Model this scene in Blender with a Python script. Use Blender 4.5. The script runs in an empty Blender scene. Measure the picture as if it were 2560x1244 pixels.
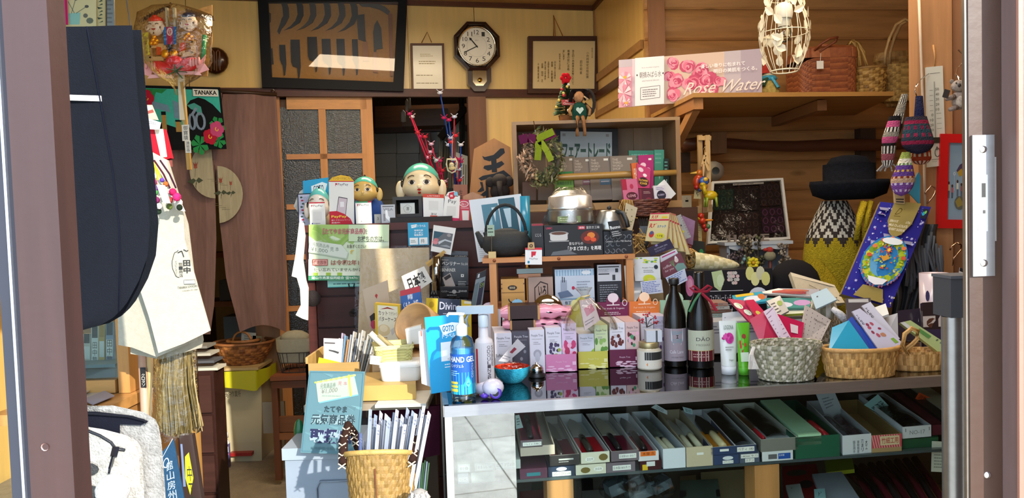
import bpy,math,random
from mathutils import Vector,Matrix
V=Vector;PI=math.pi;R=math.radians
S0=bpy.context.scene;COL=S0.collection
random.seed(7)
# camera
F,EYE=1900.0,1.5
cam_d=bpy.data.cameras.new('camera');cam=bpy.data.objects.new('camera',cam_d);COL.objects.link(cam)
cam_d.sensor_width=36.0;cam_d.lens=36.0*F/2560;cam_d.clip_start=.02
CM=Matrix.Rotation(R(90-2.5),3,'X')@Matrix.Rotation(R(-1.8),3,'Z')
CAM=V((0,0,EYE))
cam.matrix_world=Matrix.Translation(CAM)@CM.to_4x4()
S0.camera=cam
# light, sky, exposure
vs=S0.view_settings;vs.view_transform='Standard';vs.look='None';vs.gamma=1;vs.use_curve_mapping=False
vs.exposure=0.05
w=bpy.data.worlds.new('sky');S0.world=w;w.use_nodes=True
bg=w.node_tree.nodes['Background'];bg.inputs[0].default_value=(.66,.80,1,1);bg.inputs[1].default_value=3.9
def lamp(name,kind,loc,energy,color,size=1,sy=None,look=None):
 d=bpy.data.lights.new(name,kind);o=bpy.data.objects.new(name,d);COL.objects.link(o)
 o.location=loc;d.energy=energy;d.color=color
 if kind=='AREA':
  d.size=size
  if sy:d.shape='RECTANGLE';d.size_y=sy
 if look is not None:o.rotation_euler=V(look).to_track_quat('-Z','Y').to_euler()
 return o
sun=lamp('sun','SUN',(3,-4,5),7.5,(1,.95,.86),look=(-.6,1.0,-.50));sun.data.angle=R(.6)
lamp('ceiling_lamp_light','AREA',(-.4,3.7,2.80),36,(1,.80,.55),1.2,.5,(0,0,-1))
lamp('ceiling_lamp_light','AREA',(1.3,2.6,2.80),24,(1,.82,.60),1.2,.5,(0,0,-1))
lamp('shop_front_lamp_light','AREA',(.2,1.5,2.75),20,(1,.95,.88),1.4,.3,(0,.4,-1))
lamp('back_room_lamp_light','AREA',(-.6,6.6,2.7),6,(1,.85,.65),.5,.5,(0,0,-1))
# pixels to points
def ray(px,py):return CM@V(((px-1280)/F,-(py-622)/F,-1))
class Pl:
 def __init__(s,y,k=0.):s.y=y;s.k=k
 def __add__(s,a):return Pl(s.y+a,s.k)
 def Y(s,X):return s.y+s.k*X
def P(px,py,Y):
 d=ray(px,py)
 if isinstance(Y,Pl):return CAM+d*(Y.y/(d.y-Y.k*d.x))
 return CAM+d*(Y/d.y)
def PZ(px,py,z):
 d=ray(px,py);return CAM+d*((z-EYE)/d.z)
 # colours and materials
_hc={}
def hx(c):
 if c not in _hc:
  s=c if len(c)==6 else ''.join(k*2 for k in c)
  _hc[c]=tuple((lambda x:x/12.92 if x<.04045 else((x+.055)/1.055)**2.4)(int(s[i:i+2],16)/255)for i in(0,2,4))+(1,)
 return _hc[c]
MATS={}
def mat(name,rough=.6,metal=0,var=.06,vs=(8,8,8),bump=0,bs=60,spec=.5,coat=0,emit=0,knots=False,kind=None,sheen=0,wave=None):
 m=bpy.data.materials.new(name);m.use_nodes=True;nt=m.node_tree;N=nt.nodes;L=nt.links
 b=N['Principled BSDF'];at=N.new('ShaderNodeAttribute');at.attribute_name='c'
 tc=N.new('ShaderNodeTexCoord');oi=N.new('ShaderNodeObjectInfo');ad=N.new('ShaderNodeVectorMath');ad.operation='ADD'
 sc=N.new('ShaderNodeVectorMath');sc.operation='SCALE';sc.inputs[0].default_value=(17,31,23)
 L.new(oi.outputs['Random'],sc.inputs['Scale']);L.new(tc.outputs['Object'],ad.inputs[0]);L.new(sc.outputs[0],ad.inputs[1])
 mp=N.new('ShaderNodeMapping');mp.inputs['Scale'].default_value=vs;L.new(ad.outputs[0],mp.inputs[0])
 no=N.new('ShaderNodeTexNoise');no.inputs['Scale'].default_value=1;no.inputs['Detail'].default_value=5;no.inputs['Roughness'].default_value=.6
 L.new(mp.outputs[0],no.inputs['Vector'])
 mr=N.new('ShaderNodeMapRange');mr.inputs[1].default_value=.3;mr.inputs[2].default_value=.7
 mr.inputs[3].default_value=1-var;mr.inputs[4].default_value=1+var;L.new(no.outputs[0],mr.inputs[0])
 mu=N.new('ShaderNodeVectorMath');mu.operation='SCALE';L.new(at.outputs['Color'],mu.inputs[0]);L.new(mr.outputs[0],mu.inputs['Scale'])
 out=mu.outputs[0]
 if knots:
  mk_=N.new('ShaderNodeMapping');mk_.inputs['Scale'].default_value=(2.2,2.2,7);L.new(ad.outputs[0],mk_.inputs[0])
  vo=N.new('ShaderNodeTexVoronoi');vo.inputs['Scale'].default_value=1;L.new(mk_.outputs[0],vo.inputs['Vector'])
  kr=N.new('ShaderNodeMapRange');kr.inputs[1].default_value=.04;kr.inputs[2].default_value=.15;kr.inputs[3].default_value=.25;kr.inputs[4].default_value=1
  L.new(vo.outputs['Distance'],kr.inputs[0]);m2=N.new('ShaderNodeVectorMath');m2.operation='SCALE'
  L.new(out,m2.inputs[0]);L.new(kr.outputs[0],m2.inputs['Scale']);out=m2.outputs[0]
 L.new(out,b.inputs['Base Color'])
 b.inputs['Roughness'].default_value=rough;b.inputs['Metallic'].default_value=metal;b.inputs['Specular IOR Level'].default_value=spec
 b.inputs['Coat Weight'].default_value=coat;b.inputs['Coat Roughness'].default_value=.08
 if sheen:b.inputs['Sheen Weight'].default_value=sheen;b.inputs['Sheen Roughness'].default_value=.5
 if emit:L.new(at.outputs['Color'],b.inputs['Emission Color']);b.inputs['Emission Strength'].default_value=emit
 if bump:
  n2=N.new('ShaderNodeTexNoise');n2.inputs['Scale'].default_value=bs;n2.inputs['Detail'].default_value=3
  L.new(ad.outputs[0],n2.inputs['Vector'])
  bp=N.new('ShaderNodeBump');bp.inputs['Strength'].default_value=bump;bp.inputs['Distance'].default_value=.01
  if wave:
   wv=N.new('ShaderNodeTexWave');wv.inputs['Scale'].default_value=wave;wv.inputs['Distortion'].default_value=1
   L.new(ad.outputs[0],wv.inputs['Vector']);L.new(wv.outputs[0],bp.inputs['Height'])
  else:L.new(n2.outputs[0],bp.inputs['Height'])
  L.new(bp.outputs[0],b.inputs['Normal'])
 if kind:
  b.inputs['Roughness'].default_value=rough
  tr=N.new('ShaderNodeBsdfTransparent');mx=N.new('ShaderNodeMixShader');o=N['Material Output']
  gl=N.new('ShaderNodeBsdfGlossy');gl.inputs['Roughness'].default_value=rough
  base,fr=kind
  lw=N.new('ShaderNodeLayerWeight');lw.inputs['Blend'].default_value=.25
  ma=N.new('ShaderNodeMath');ma.operation='MULTIPLY_ADD';ma.inputs[1].default_value=fr;ma.inputs[2].default_value=base;ma.use_clamp=True
  L.new(lw.outputs['Fresnel'],ma.inputs[0]);L.new(ma.outputs[0],mx.inputs[0])
  L.new(at.outputs['Color'],tr.inputs[0])
  if bump:L.new(bp.outputs[0],gl.inputs['Normal']);L.new(bp.outputs[0],lw.inputs['Normal'])
  L.new(tr.outputs[0],mx.inputs[1]);L.new(gl.outputs[0],mx.inputs[2]);L.new(mx.outputs[0],o.inputs['Surface'])
 MATS[name]=m
mat('paper',.62,var=.03,spec=.35)
mat('card',.42,var=.03,spec=.3)
mat('gloss',.22,var=.03,coat=.12,spec=.4)
mat('plastic',.4,var=.03)
mat('ink',.5,var=.0,spec=.3)
mat('metal',.32,.9,var=.08,vs=(3,60,60))
mat('chrome',.08,1,var=.02)
mat('blade',.32,.45,var=.1,vs=(20,3,3))
mat('gold',.35,.7,var=.06)
mat('iron',.75,.0,var=.1,bump=.5,bs=400)
mat('woodx',.5,var=.16,vs=(2,30,30),bump=.05,bs=60)
mat('woody',.5,var=.16,vs=(30,2,30),bump=.05,bs=60)
mat('woodz',.5,var=.16,vs=(30,30,2),bump=.05,bs=60)
mat('plywood',.32,var=.07,vs=(22,22,1.6),spec=.5)
mat('logwood',.42,var=.2,vs=(1.5,25,25),knots=True)
mat('darkwood',.42,var=.25,vs=(2,30,30),spec=.3)
mat('cloth',.9,var=.07,vs=(60,60,60),bump=.25,bs=500,spec=.15)
mat('linen',.9,var=.16,vs=(60,60,6),bump=.2,bs=300)
mat('felt',.95,var=.3,vs=(70,70,70),bump=.5,bs=260,spec=.08)
mat('knit',.95,var=.12,vs=(90,90,90),bump=.9,bs=220,spec=.15)
mat('wicker',.55,var=.22,vs=(40,40,40),bump=.2,bs=200)
mat('straw',.7,var=.25,vs=(60,60,60))
mat('concrete',.85,var=.22,vs=(9,9,9),bump=.5,bs=90)
mat('rubber',.55,var=.05,spec=.2)
mat('leafy',.6,var=.3,vs=(50,50,50))
mat('glass',.02,kind=(.03,.9))
mat('frontglass',.02,kind=(.004,.06))
mat('casetop',.03,kind=(.22,.9))
mat('mirrorglass',.02,kind=(.30,.5))
mat('film',.12,kind=(.05,.8),bump=.8,bs=40)
mat('crinkle',.10,kind=(.02,.35),bump=1.0,bs=22)
mat('frosted',.25,kind=(.08,.25),bump=.5,bs=120)
mat('liquid',.03,kind=(.10,.8))
mat('lit',.4,emit=1.5)
def M(k):return MATS[k]
# mesh builder
class MB:
 def __init__(s):s.v=[];s.f=[];s.c=[];s.m=[];s.s=[]
 def add(s,v,f,c,m='paper',sm=False):
  n=len(s.v);s.v+=[tuple(p)for p in v]
  for i,q in enumerate(f):
   s.f.append(tuple(k+n for k in q));s.c.append(c[i]if isinstance(c,list)else c);s.m.append(m);s.s.append(sm)
  return s
 def hexa(s,b,t,c,m='paper'):
  return s.add(list(b)+list(t),[(3,2,1,0),(4,5,6,7),(0,1,5,4),(1,2,6,5),(2,3,7,6),(3,0,4,7)],c,m)
 def box(s,x0,y0,z0,x1,y1,z1,c,m='paper'):
  return s.hexa([(x0,y0,z0),(x1,y0,z0),(x1,y1,z0),(x0,y1,z0)],[(x0,y0,z1),(x1,y0,z1),(x1,y1,z1),(x0,y1,z1)],c,m)
 def bar(s,a,b,w,h,c,m='paper',up=(0,0,1)):
  a=V(a);b=V(b);d=(b-a).normalized();x=d.cross(V(up))
  if x.length<1e-3:x=d.cross(V((1,0,0)))
  x=x.normalized()*w/2;y=x.cross(d).normalized()*h/2
  return s.hexa([a-x-y,a+x-y,a+x+y,a-x+y],[b-x-y,b+x-y,b+x+y,b-x+y],c,m)
 def tube(s,pts,r,c,m='plastic',n=6,closed=False):
  pts=[V(p)for p in pts];k=len(pts);rs=r if isinstance(r,(list,tuple))else[r]*k
  vv=[];up=V((.13,.21,.97))
  for i in range(k):
   a=pts[i-1]if(i or closed)else pts[0];b=pts[(i+1)%k]if(i<k-1 or closed)else pts[-1]
   d=(b-a).normalized();x=d.cross(up)
   if x.length<1e-2:x=d.cross(V((1,0,0)))
   x.normalize();y=d.cross(x)
   for j in range(n):
    t=2*PI*j/n;vv.append(pts[i]+(x*math.cos(t)+y*math.sin(t))*rs[i])
  ff=[]
  for i in range(k if closed else k-1):
   for j in range(n):
    ff.append((i*n+j,i*n+(j+1)%n,((i+1)%k)*n+(j+1)%n,((i+1)%k)*n+j))
  if not closed:ff+=[tuple(range(n))[::-1],tuple((k-1)*n+j for j in range(n))]
  return s.add(vv,ff,c,m,n>4)
 def lathe(s,prof,o,c,m='plastic',n=18,sx=1,sy=1,mtx=None,cols=None,mats=None,a0=0,a1=2*PI):
  o=V(o);mtx=mtx or Matrix.Identity(3);full=abs(a1-a0-2*PI)<1e-6;k=n if full else n+1
  vv=[o+mtx@V((r*math.cos(a0+(a1-a0)*j/n)*sx,r*math.sin(a0+(a1-a0)*j/n)*sy,z))for r,z in prof for j in range(k)]
  for i in range(len(prof)-1):
   ff=[(i*k+j,i*k+(j+1)%k,(i+1)*k+(j+1)%k,(i+1)*k+j)for j in range(n)]
   n0=len(s.v)
   if i==0:base=n0;s.v+=[tuple(p)for p in vv]
   for q in ff:
    s.f.append(tuple(a+base for a in q));s.c.append(cols[i]if cols else c);s.m.append(mats[i]if mats else m);s.s.append(True)
  return s
 def ball(s,o,r,c,m='plastic',n=10,mtx=None,fn=None):
  if not isinstance(r,(tuple,list)):r=(r,r,r)
  o=V(o);mtx=mtx or Matrix.Identity(3);h=max(4,n*2//3);vv=[];ff=[];cc=[]
  for i in range(h+1):
   a=PI*i/h
   for j in range(n):
    b=2*PI*j/n;d=V((math.sin(a)*math.cos(b),math.sin(a)*math.sin(b),math.cos(a)))
    vv.append(o+mtx@V((d.x*r[0],d.y*r[1],d.z*r[2])))
  for i in range(h):
   for j in range(n):
    ff.append((i*n+j,(i+1)*n+j,(i+1)*n+(j+1)%n,i*n+(j+1)%n))
    if fn:b=2*PI*(j+.5)/n;a=PI*(i+.5)/h;cc.append(fn(math.sin(a)*math.cos(b),math.sin(a)*math.sin(b),math.cos(a)))
  return s.add(vv,ff,cc if fn else c,m,True)
 def grid(s,fn,nu,nv,c,m='cloth',sm=True,cf=None,closed=False):
  vv=[fn(i/nu,j/nv)for j in range(nv+1)for i in range(nu+1)];k=nu+1
  ff=[(j*k+i,j*k+i+1,(j+1)*k+i+1,(j+1)*k+i)for j in range(nv)for i in range(nu)]
  cc=[cf((i+.5)/nu,(j+.5)/nv)for j in range(nv)for i in range(nu)]if cf else c
  return s.add(vv,ff,cc,m,sm)
 def prism(s,pts,d,c,m='paper'):
  n=len(pts);d=V(d);a=[V(p)for p in pts]
  return s.add(a+[p+d for p in a],[tuple(range(n)),tuple(range(2*n-1,n-1,-1))]+[(i,i+n,(i+1)%n+n,(i+1)%n)for i in range(n)],c,m)
 def mesh(s,name,o):
  o=V(o);me=bpy.data.meshes.new(name);me.from_pydata([(a-o.x,b-o.y,c-o.z)for a,b,c in s.v],[],s.f)
  ks=sorted(set(s.m));ix={k:i for i,k in enumerate(ks)}
  for k in ks:me.materials.append(M(k))
  me.polygons.foreach_set('material_index',[ix[k]for k in s.m]);me.polygons.foreach_set('use_smooth',s.s)
  at=me.attributes.new('c','FLOAT_COLOR','FACE');fl=[]
  for c in s.c:fl+=hx(c)if isinstance(c,str)else c
  at.data.foreach_set('color',fl)
  return me
 def obj(s,name,label=None,cat=None,group=None,parent=None,o=None,kind=None):
  if o is None:
   if parent is not None:o=V(parent['o'])
   else:
    xs=[p[0]for p in s.v];ys=[p[1]for p in s.v];zs=[p[2]for p in s.v]
    o=V(((min(xs)+max(xs))/2,(min(ys)+max(ys))/2,min(zs)))
  ob=bpy.data.objects.new(name,s.mesh(name,o));COL.objects.link(ob)
  if parent is not None:
   ob.parent=parent;po=V(parent['o']);ob.location=V(o)-po
  else:ob.location=o
  ob['o']=list(o)
  tag(ob,label,cat,group,kind);return ob
def tag(ob,label=None,cat=None,group=None,kind=None):
 if label:ob['label']=label
 if cat:ob['category']=cat
 if group:ob['group']=group
 if kind:ob['kind']=kind
def thing(name,label,cat,o,group=None,kind=None):
 e=bpy.data.objects.new(name,None);COL.objects.link(e);e.location=o;e['o']=list(V(o));e.empty_display_size=.05
 tag(e,label,cat,group,kind);return e
def struct(name,mb,parent=None,o=None):return mb.obj(name,parent=parent,kind=None if parent else 'structure',o=o)
def dup(o,loc=None,rot=None,label=None,parent=None):
 c=o.copy();COL.objects.link(c)
 if parent is not None:c.parent=parent
 if loc is not None:c.location=loc
 if rot is not None:c.rotation_euler=rot
 if label:c['label']=label
 for k in o.children:dup(k,parent=c)
 return c
 # lettering
_fc=bpy.data.curves.new('lettering','FONT');_fo=bpy.data.objects.new('lettering',_fc);_fc.resolution_u=2
_tc={}
def glyphs(t,bold=0,spacing=1):
 k=(t,bold)
 if k not in _tc:
  _fc.body=t;_fc.offset=bold;_fc.resolution_u=1 if len(t)>14 else 2
  me=_fo.to_mesh();vv=[(p.co.x,p.co.y)for p in me.vertices];ff=[tuple(p.vertices)for p in me.polygons];_fo.to_mesh_clear()
  if not vv:vv=[(0,0),(1,0),(1,1)];ff=[]
  x0=min(p[0]for p in vv);x1=max(p[0]for p in vv);y0=min(p[1]for p in vv);y1=max(p[1]for p in vv)
  _tc[k]=([((a-x0)/max(x1-x0,1e-6),(b-y0)/max(y1-y0,1e-6))for a,b in vv],ff)
 return _tc[k]
class Sf:
 def __init__(s,mb,q=None,fn=None,m='ink',st=.00025):
  s.mb=mb;s.m=m;s.k=1;s.st=st
  if q:
   TL,TR,BR,BL=[V(p)for p in q];n=(TR-TL).cross(TL-BL)
   if n.length<1e-12:n=V((0,-1,0))
   n.normalize();s.q=(TL,TR,BR,BL);s.n=n
   s.fn=lambda u,v:((TL*(1-u)+TR*u)*(1-v)+(BL*(1-u)+BR*u)*v,n)
  else:s.fn=fn
 def pt(s,u,v):p,n=s.fn(u,v);return p+n*s.st*s.k
 def poly(s,pts,c,ff=None):
  s.mb.add([s.pt(u,v)for u,v in pts],ff or[tuple(range(len(pts)))[::-1]],c,s.m)
  s.k+=.25
 def r(s,u0,v0,u1,v1,c,n=1,sl=0):
  for i in range(n):
   a=u0+(u1-u0)*i/n;b=u0+(u1-u0)*(i+1)/n
   s.mb.add([s.pt(a,v1),s.pt(b,v1),s.pt(b,v0),s.pt(a,v0)],[(0,1,2,3)],c,s.m)
  s.k+=.25
 def e(s,u,v,ru,rv,c,n=14,a0=0,a1=2*PI):
  s.poly([(u+ru*math.cos(a0+(a1-a0)*i/n),v+rv*math.sin(a0+(a1-a0)*i/n))for i in range(n)],c)
 def ring(s,u,v,ru,rv,w,c,n=20,a0=0,a1=2*PI):
  s.l([(u+ru*math.cos(a0+(a1-a0)*i/n),v+rv*math.sin(a0+(a1-a0)*i/n))for i in range(n+1)],w,c)
 def l(s,pts,w,c):
  a,_=s.fn(0,0);b,_=s.fn(1,0);d,_=s.fn(0,1);asp=max((b-a).length,1e-6)/max((d-a).length,1e-6)
  if s.q_is_curved():asp=s.asp
  for(u0,v0),(u1,v1)in zip(pts,pts[1:]):
   dx=(u1-u0)*asp;dy=v1-v0;L_=math.hypot(dx,dy)or 1;nx=-dy/L_*w/2/asp;ny=dx/L_*w/2
   s.mb.add([s.pt(u0-nx,v0-ny),s.pt(u1-nx,v1-ny),s.pt(u1+nx,v1+ny),s.pt(u0+nx,v0+ny)],[(0,1,2,3)],c,s.m)
  s.k+=.25
 def q_is_curved(s):return hasattr(s,'asp')
 def t(s,txt,u0,v0,u1,v1,c,bold=0,rot=0,sh=0):
  g,ff=glyphs(txt,bold);pts=[]
  for a,b in g:
   u=u0+(u1-u0)*(a+sh*b);v=v1+(v0-v1)*b+rot*(a)
   pts.append((u,v))
  if pts:s.mb.add([s.pt(u,v)for u,v in pts],ff,c,s.m)
  s.k+=.25
 def vt(s,txt,u0,v0,u1,v1,c,bold=0):
  n=len(txt);h=(v1-v0)/n
  for i,ch in enumerate(txt):
   if ch!=' ':s.t(ch,u0,v0+h*(i+.06),u1,v0+h*(i+.94),c,bold)
 def n_(s,u0,v0,u1,v1,rows,c,d=.75):
  rr=random.Random(int(abs(u0*997+v0*131+rows*7)*100));h=(v1-v0)/rows
  for i in range(rows):
   u=u0;e=u0+(u1-u0)*rr.uniform(.65,1)
   while u<e:
    k=min(rr.uniform(.04,.12)*(u1-u0)*1.5,e-u)
    s.r(u,v0+h*(i+.25),u+k,v0+h*(i+.25+.5*d),c);s.k-=.25;u+=k+.025*(u1-u0)
  s.k+=.25
def draw(sf,art):
 for a in art:
  f={'r':sf.r,'t':sf.t,'e':sf.e,'l':sf.l,'p':sf.poly,'n':sf.n_,'v':sf.vt,'o':sf.ring}[a[0]];f(*a[1:])
  # flat and boxy things from the photograph's proportions, built at their real depth
def quad(q,Y):
 """q: 4 numbers = upright rectangle x0,y0,x1,y1; 8 numbers = TL,TR,BR,BL.  Y: depth, or per corner (TL,TR,BR,BL) or (left,right)"""
 if not isinstance(Y,(list,tuple)):Y=[Y]*4
 elif len(Y)==2:Y=[Y[0],Y[1],Y[1],Y[0]]
 if len(q)==4:
  x0,y0,x1,y1=q;ym=(y0+y1)/2;a=P(x0,ym,Y[0]);b=P(x1,ym,Y[1]);mY=Y[0]if isinstance(Y[0],Pl)else(Y[0]+Y[1])/2;t=P((x0+x1)/2,y0,mY).z;bt=P((x0+x1)/2,y1,mY).z
  tl=P(x0,ym,Y[0]);tr=P(x1,ym,Y[1]);br=P(x1,ym,Y[2]);bl=P(x0,ym,Y[3])
  return[V((tl.x,tl.y,t)),V((tr.x,tr.y,t)),V((br.x,br.y,bt)),V((bl.x,bl.y,bt))]
 return[P(q[0],q[1],Y[0]),P(q[2],q[3],Y[1]),P(q[4],q[5],Y[2]),P(q[6],q[7],Y[3])]
def slab(mb,q,t,c,m='card',side=None,back=None):
 """front face q (TL,TR,BR,BL), thickness t away from the viewer"""
 TL,TR,BR,BL=q;n=(TR-TL).cross(TL-BL).normalized();d=back if back is not None else-n*t;d=V(d)
 f=[BL,BR,TR,TL];b=[p+d for p in f];sc=side or c
 mb.add(f+b,[(0,1,2,3),(7,6,5,4),(0,4,5,1),(1,5,6,2),(2,6,7,3),(3,7,4,0)],[c,c,sc,sc,sc,sc],m)
 return d
def card(name,label,cat,q,Y,c='fff',art=(),t=.002,m='card',group=None,side=None,parent=None,z=None,o=None,back=None,top=None):
 mb=MB();Q=quad(q,Y)
 if z is not None:Q[2].z=Q[3].z=z
 d=slab(mb,Q,t,c,m,side,back);draw(Sf(mb,Q),art)
 if top:
  draw(Sf(mb,[Q[0]+d,Q[1]+d,Q[1],Q[0]]),top)
 ob=mb.obj(name,label,cat,group,parent,o);ob.data.name=name
 return ob
 # the setting
BK=Pl(5.3,.22)
LG=Pl(4.15,.12)
CF=Pl(1.99,.12)
zt1=P(1250,22,BK).z;ztr0=P(1250,245,BK).z;ztr1=P(1250,233,BK).z;ZC=zt1+.03
TOPZ,SHZ=1.01,.785
def wallbox(mb,pl,xa,xb,z0,z1,t,c,m,off=0):
 a=V((xa,pl.Y(xa)+off,z0));b=V((xb,pl.Y(xb)+off,z0));n=V((pl.k,-1,0)).normalized()*t
 return mb.hexa([a+n,b+n,b,a],[p+V((0,0,z1-z0))for p in(a+n,b+n,b,a)],c,m)
def X(px,pl,py=300):return P(px,py,pl).x
mb=MB();mb.box(-3.2,1.0,-.1,3.4,9,0,'8a7f6c','concrete');struct('floor',mb)
mb=MB();mb.box(-3.2,1.0,ZC,3.4,9,ZC+.1,'b08a50','plywood');struct('ceiling',mb)
mb=MB();mb.box(-9,-12,-.12,9,1.0,-.03,'9a907e','concrete');pv=struct('floor_street',mb);pv['label']='pale concrete pavement outside the shop'
for i in range(9):
 for j in range(7):
  m_=MB();m_.box(-4.4+i*.98,-6+j*.98,-.03,-3.43+i*.98,-5.03+j*.98,-.012,['c4beb0','b8b2a4','ccc6b8'][(i*3+j)%3],'concrete');m_.obj('slab',parent=pv)
m_=MB()
for k in range(22):m_.box(-.75+k*.05,-1.95,-.012,-.73+k*.05,-1.35,.004,'6d6a66','metal')
m_.obj('drain_grating',parent=pv,kind='stuff')
wb=thing('wall_back',None,None,(0,5.3,0),kind='structure')
def panel(a,b,z0,z1,c='e3bb6e',off=0,t=.012,m='plywood',nm='panel',pl=BK):
 q=MB();wallbox(q,pl,a,b,z0,z1,t,c,m,off);return q.obj(nm,parent=wb)
xl=-3.1;xk=X(1187,BK,120);xc=X(1490,BK,120)
panel(xl,X(470,BK,120)-.002,ztr1,ZC,'dcb566');panel(X(470,BK,120)+.002,X(1020,BK,120),ztr1,ZC,'dfb869')
panel(X(1020,BK,120)+.002,xk-.002,ztr1,ZC,'e0ba6c');panel(xk+.002,xc,ztr1,ZC,'e3be72')
panel(X(1212,BK),xc+.02,.0,ztr0,'e6c278');panel(xl,X(372,BK),0,ztr0,'dcb566')
def trim(n,pl,a,b,z0,z1,c,t=.03,off=0,m='darkwood',lab=None):
 q=MB();wallbox(q,pl,a,b,z0,z1,t,c,m,off);o=struct('trim_%d'%n,q);return o
trim(1,BK,xl,xc,zt1-.0,zt1+.06,'5a3018',.04);trim(2,BK,xl,xc,ztr0-.0,ztr1+.02,'4e2814',.05)
trim(3,BK,X(1168,BK),X(1212,BK),0,ztr0,'744a2c',.06,m='woodz')
trim(4,BK,X(1211,BK),X(1221,BK),0,ztr0,'d9b878',.02,m='plywood')
trim(5,BK,X(372,BK)-.06,X(372,BK),0,ztr0,'5a3018',.05)
pc=V((xc,BK.Y(xc),0));pe=V((P(1614,200,4.33).x,4.33,0))
ws=thing('wall_side',None,None,pc,kind='structure');dr=(pe-pc).normalized();nn=V((-dr.y,dr.x,0))*-1
if nn.x>0:nn=-nn
def spanel(a,b,z0,z1,c,t=.01,m='plywood',nm='panel'):
 A=pc+dr*a*(pe-pc).length;B=pc+dr*b*(pe-pc).length;n=nn*t;q=MB();u=V((0,0,1))
 q.hexa([A+n+u*z0,B+n+u*z0,B+u*z0,A+u*z0],[A+n+u*z1,B+n+u*z1,B+u*z1,A+u*z1],c,m);return q.obj(nm,parent=ws)
spanel(0,1,1.98,ZC,'d9ae60');spanel(0,1,1.0,1.975,'d9ae60',.012)
spanel(0,.03,1.0,ZC,'9a6c38',.02,'woodz','corner_strip')
spanel(0,1,zt1,zt1+.06,'5a3018',.03,'darkwood','rail')
spanel(0,1,ztr1+.07,ztr1+.12,'a2733c',.025,'woodx','rail');spanel(0,1,ztr0-.02,ztr0+.03,'4e2a14',.03,'darkwood','rail')
spanel(0,1,ztr0-.14,ztr0-.10,'9c6f3a',.025,'woodx','rail')
wr=thing('wall_right',None,None,(1.6,4.3,0),kind='structure')
bz=.75;i=0;x0,x1=pe.x-.02,3.0
while bz<ZC:
 q=MB();n=V((LG.k,-1,0)).normalized();H_=.167
 pf=[(0,0),(.012,.0),(.022,.012),(.03,.045),(.033,.083),(.03,.122),(.022,.155),(.012,H_),(0,H_)]
 A=[V((x0,LG.Y(x0),bz))+n*p+V((0,0,h))for p,h in pf]
 cc=['b07f4a','ba8a54','a47442','b5844e','aa7a46'][i%5]
 q.prism(A,V((x1,LG.Y(x1),0))-V((x0,LG.Y(x0),0)),cc,'logwood');q.obj('board',parent=wr,o=(x0,LG.Y(x0),bz));bz+=H_+.002;i+=1
mb=MB();a=P(1612,150,4.33);b=P(1655,150,4.30);mb.box(a.x,4.20,0,b.x,4.36,ZC,'8a5a30','woodz');mb.obj('trim_6',kind='structure')
mb=MB();mb.box(-3.2,1.0,0,-3.1,9,ZC,'d6b06a','plywood');struct('wall_left',mb)
mb=MB();mb.box(3.0,1.0,0,3.1,9,ZC,'b47c46','plywood');struct('wall_far_right',mb)
mb=MB();mb.box(-3.1,8.9,0,3.4,9,ZC,'7a7468','plywood');struct('wall_rear',mb)
PT=2.72
wp=thing('wall_partition',None,None,(1.7,PT,0),kind='structure')
for k,(pa,pb,c,yy)in enumerate([(2296,2382,'a87a52',PT),(2383,2452,'8a6042',PT+.02),(2453,2700,'8a6042',PT+.01)]):
 q=MB();q.box(P(pa,400,yy).x,yy,0,P(pb,400,yy).x,yy+.06,ZC,c,'woodz');q.obj('board',parent=wp)
mb=MB();mb.box(.80,.92,0,3.4,1.04,3.2,'b8a78c','concrete');struct('wall_front_right',mb)
mb=MB();mb.box(-3.2,.92,2.72,.80,1.04,3.2,'b8a78c','concrete');struct('wall_front_top',mb)
mb=MB();mb.box(-3.2,.92,0,-2.2,1.04,2.72,'b8a78c','concrete');struct('wall_front_left',mb)
dl=thing('door_1','brown sliding door of the shop front at the left edge',None,(-.6,.85,0),kind='structure')
JY=.85
q=MB()
for(pa,pb,pc_,pd_,c,m,y)in[(20,116,62,187,'3a2420','woodz',JY),(4,20,48,62,'2a2b33','rubber',JY+.004),(-3,4,41,48,'c8ccd6','metal',JY),(-30,-3,16,41,'32343c','rubber',JY+.004)]:
 A=[P(pa,0,y),P(pb,0,y),P(pd_,1244,y),P(pc_,1244,y)]
 xa,xb=(A[0].x+A[3].x)/2,(A[1].x+A[2].x)/2
 q.box(xa,y,0,xb,y+.035,2.72,c,m)
q.obj('stile',parent=dl)
q=MB();p=P(112,1117,JY-.001);q.lathe([(.0,-.001),(.0035,-.0015),(.0045,0)],p,'c9a9a0','metal',10,mtx=Matrix.Rotation(R(90),3,'X'));q.obj('screw',parent=dl)
q=MB();q.box(-2.2,.87,0,-.70,.875,2.72,'e8f2f4','glass');q.obj('pane',parent=dl)
q=MB();q.box(-2.2,.85,0,-2.12,.885,2.72,'593d35','woodz');q.box(-2.2,.851,.0,-.7,.884,.12,'593d35','woodx');q.obj('frame',parent=dl)
dr_=thing('door_2','brown sliding door of the shop front at the right edge',None,(.6,.9,0),kind='structure')
RY=.90
q=MB();xa=P(2423,600,RY).x;xb=P(2504,600,RY).x;q.box(xa,RY,0,xb,RY+.008,2.72,'40291c','woodz');q.box(xa-.003,RY+.002,0,xa,RY+.008,2.72,'8f8478','metal');q.obj('stile',parent=dr_)
q=MB();q.box(xb+.0005,RY-.03,0,xb+.16,RY+.03,2.72,'66504a','woodz');q.box(xb-.002,RY-.034,0,xb+.003,RY-.03,2.72,'9a6a58','woodz');q.obj('frame',parent=dr_)
q=MB();Q=quad((2432,337,2487,690),RY-.0035);slab(q,Q,.0034,'a8a6a2','metal')
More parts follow.
